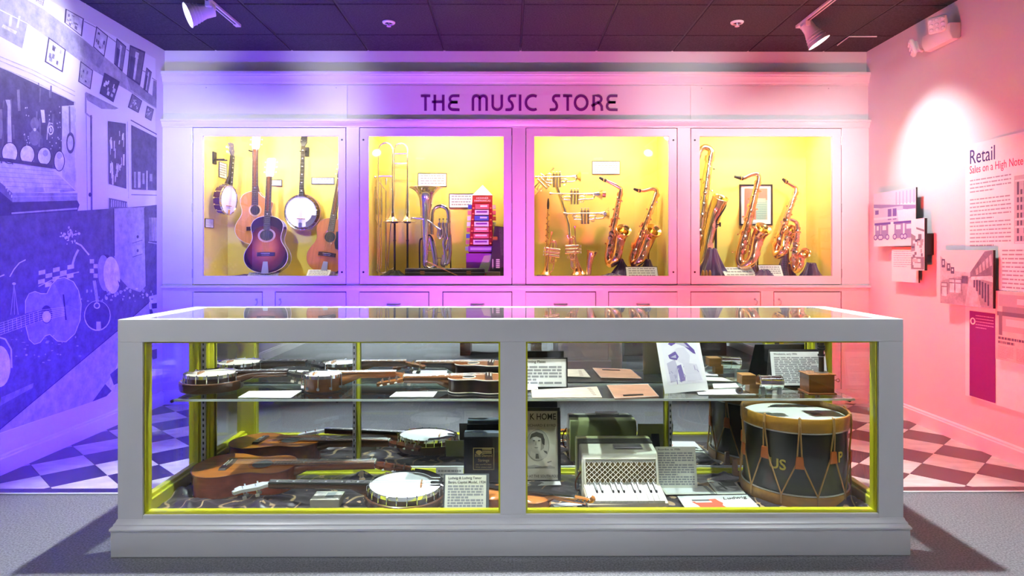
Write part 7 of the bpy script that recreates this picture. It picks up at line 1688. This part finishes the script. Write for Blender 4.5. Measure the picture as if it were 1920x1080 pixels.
# ---- field drum
DR, DC = .228, Vector((at(1489, 860, 2.975).x, 2.975, .127)); DH = .372
dm = place('field_drum', 'dark green rope-tensioned field drum lettered US with ochre hoops', 'drum', DC)
Md = Matrix.Translation(DC)
M_SHELL = mat('drum_shell', (.026, .025, .016), .28, nscale=5, namt=.5, coat=.4, stretch=(1, 1, .3)); M_HOOP = wood('hoop_ochre', (.58, .29, .035), .35, amt=.16, coat=.3); M_ROPE = mat('rope_tan', (.62, .36, .12), .7, bump=.4, bscale=400); M_EAR = mat('leather_ear', (.62, .16, .02), .5)
MB().lathe([(DR - .014, .035), (DR - .010, .035), (DR - .010, DH - .04), (DR - .014, DH - .04)], 56, Md, cap=False).build('shell', M_SHELL, dm, smooth=40)
MB().lathe([(DR - .009, 0), (DR, 0), (DR + .002, .006), (DR + .002, .040), (DR, .046), (DR - .009, .046)], 56, Md, cap=False).build('lower_hoop', M_HOOP, dm, smooth=40)
MB().lathe([(DR - .009, DH - .056), (DR, DH - .056), (DR + .002, DH - .050), (DR + .002, DH - .004), (DR, DH), (DR - .009, DH)], 56, Md, cap=False).build('upper_hoop', M_HOOP, dm, smooth=40)
for z in (DH - .060, .050): MB().torus(DR - .004, .0035, Md @ Matrix.Translation((0, 0, z)), 56, 6).build('flesh_hoop', M_BIND, dm)
MB().lathe([(.001, DH - .028), (DR - .010, DH - .028), (DR - .008, DH - .034)], 56, Md, cap=False).build('batter_head', M_HEAD, dm)
MB().lathe([(.001, .012), (DR - .010, .012), (DR - .010, .014), (.001, .014)], 40, Md).build('snare_head', M_HEAD, dm)
nR = 10; 
for k in range(nR):
    a0 = 2 * math.pi * (k + .50) / nR - math.pi / 2; da = 2 * math.pi / nR
    def cp(a, z, o=.006): return DC + Vector(((DR + o) * math.cos(a), (DR + o) * math.sin(a), z))
    ze = DH * (.50 if k % 2 else .56)
    rp_ = MB()
    rp_.tube([cp(a0 - .012, DH - .03), cp(a0 - .014, DH - .055, .005), cp(a0 - .040, ze + .03, -.003), cp(a0 - .05, ze, -.002), cp(a0 - da * .5, .05, .003), cp(a0 - da * .5, .012, .005)], .0036, 6)
    rp_.tube([cp(a0 + .012, DH - .03), cp(a0 + .014, DH - .055, .005), cp(a0 + .040, ze + .03, -.003), cp(a0 + .05, ze, -.002), cp(a0 + da * .5, .05, .003), cp(a0 + da * .5, .012, .005)], .0036, 6)
    rp_.tube([cp(a0 - .012, DH - .03), cp(a0 - .012, DH + .004, .002), cp(a0, DH + .006, -.004), cp(a0 + .012, DH + .004, .002), cp(a0 + .012, DH - .03)], .0036, 6)
    rp_.build('rope', M_ROPE, dm)
    ear = MB(); vs = []
    for z, wd in ((ze + .030, .058), (ze - .022, .085)):
        for off in (-.002, .006):
            for s in (-1, 1): vs.append(tuple(cp(a0 + s * wd, z, off)))
    ear.add(vs, [(0, 1, 3, 2), (4, 6, 7, 5), (0, 2, 6, 4), (1, 5, 7, 3), (2, 3, 7, 6), (0, 4, 5, 1)]).build('leather_ear', M_EAR, dm, bevel=.003)
M_YLET = mat('drum_yellow', (.70, .55, .08), .5)
def drum_text(tx, ang, z, size):
    """lettering bent round the shell"""
    o = text_mesh(tx, size, I4, M_YLET, 'lettering', None, .0006, 'CENTER', bold=.0012)
    for v in o.data.vertices:
        a = ang + v.co.x / (DR - .010); rr_ = DR - .0092 + v.co.z; zz_ = z + v.co.y
        v.co = Vector((rr_ * math.cos(a), rr_ * math.sin(a), zz_))
    o.parent = dm
drum_text('US', math.radians(-131), .150, .062); drum_text('P', math.radians(-58), .185, .062)
MB().bb(DC.x + DR - .004, DC.x + DR + .012, DC.y - .03, DC.y + .0, DC.z + .165, DC.z + .20).build('snare_strainer', M_BLACKM, dm, bevel=.003)
tp = MB()
for px_ in ((1424, 774), (1530, 776)):
    p = atZ(*px_, DC.z + DH - .027); tp.box((p.x, p.y, DC.z + DH - .0272), (.10 if px_[0] < 1500 else .04, .035, .0012))
tp.build('head_patch', mat('patch_grey', (.42, .40, .34), .6), dm, smooth=0)
# drumsticks leaning behind the drum: wooden wedge seen in the mirror
ws = place('wooden_wedge', 'pale wooden wedge between the drum and the mirror', 'wedge', (DC.x - .17, 3.17, .13))
MB().prism([(DC.x - .215, .128), (DC.x - .12, .128), (DC.x - .12, .14), (DC.x - .19, .15), (DC.x - .195, .21), (DC.x - .212, .21)], 3.155, 3.175, Matrix(((1, 0, 0, 0), (0, 0, 1, 0), (0, 1, 0, 0), (0, 0, 0, 1)))).build('wedge', M_MAPLE, ws, smooth=0)
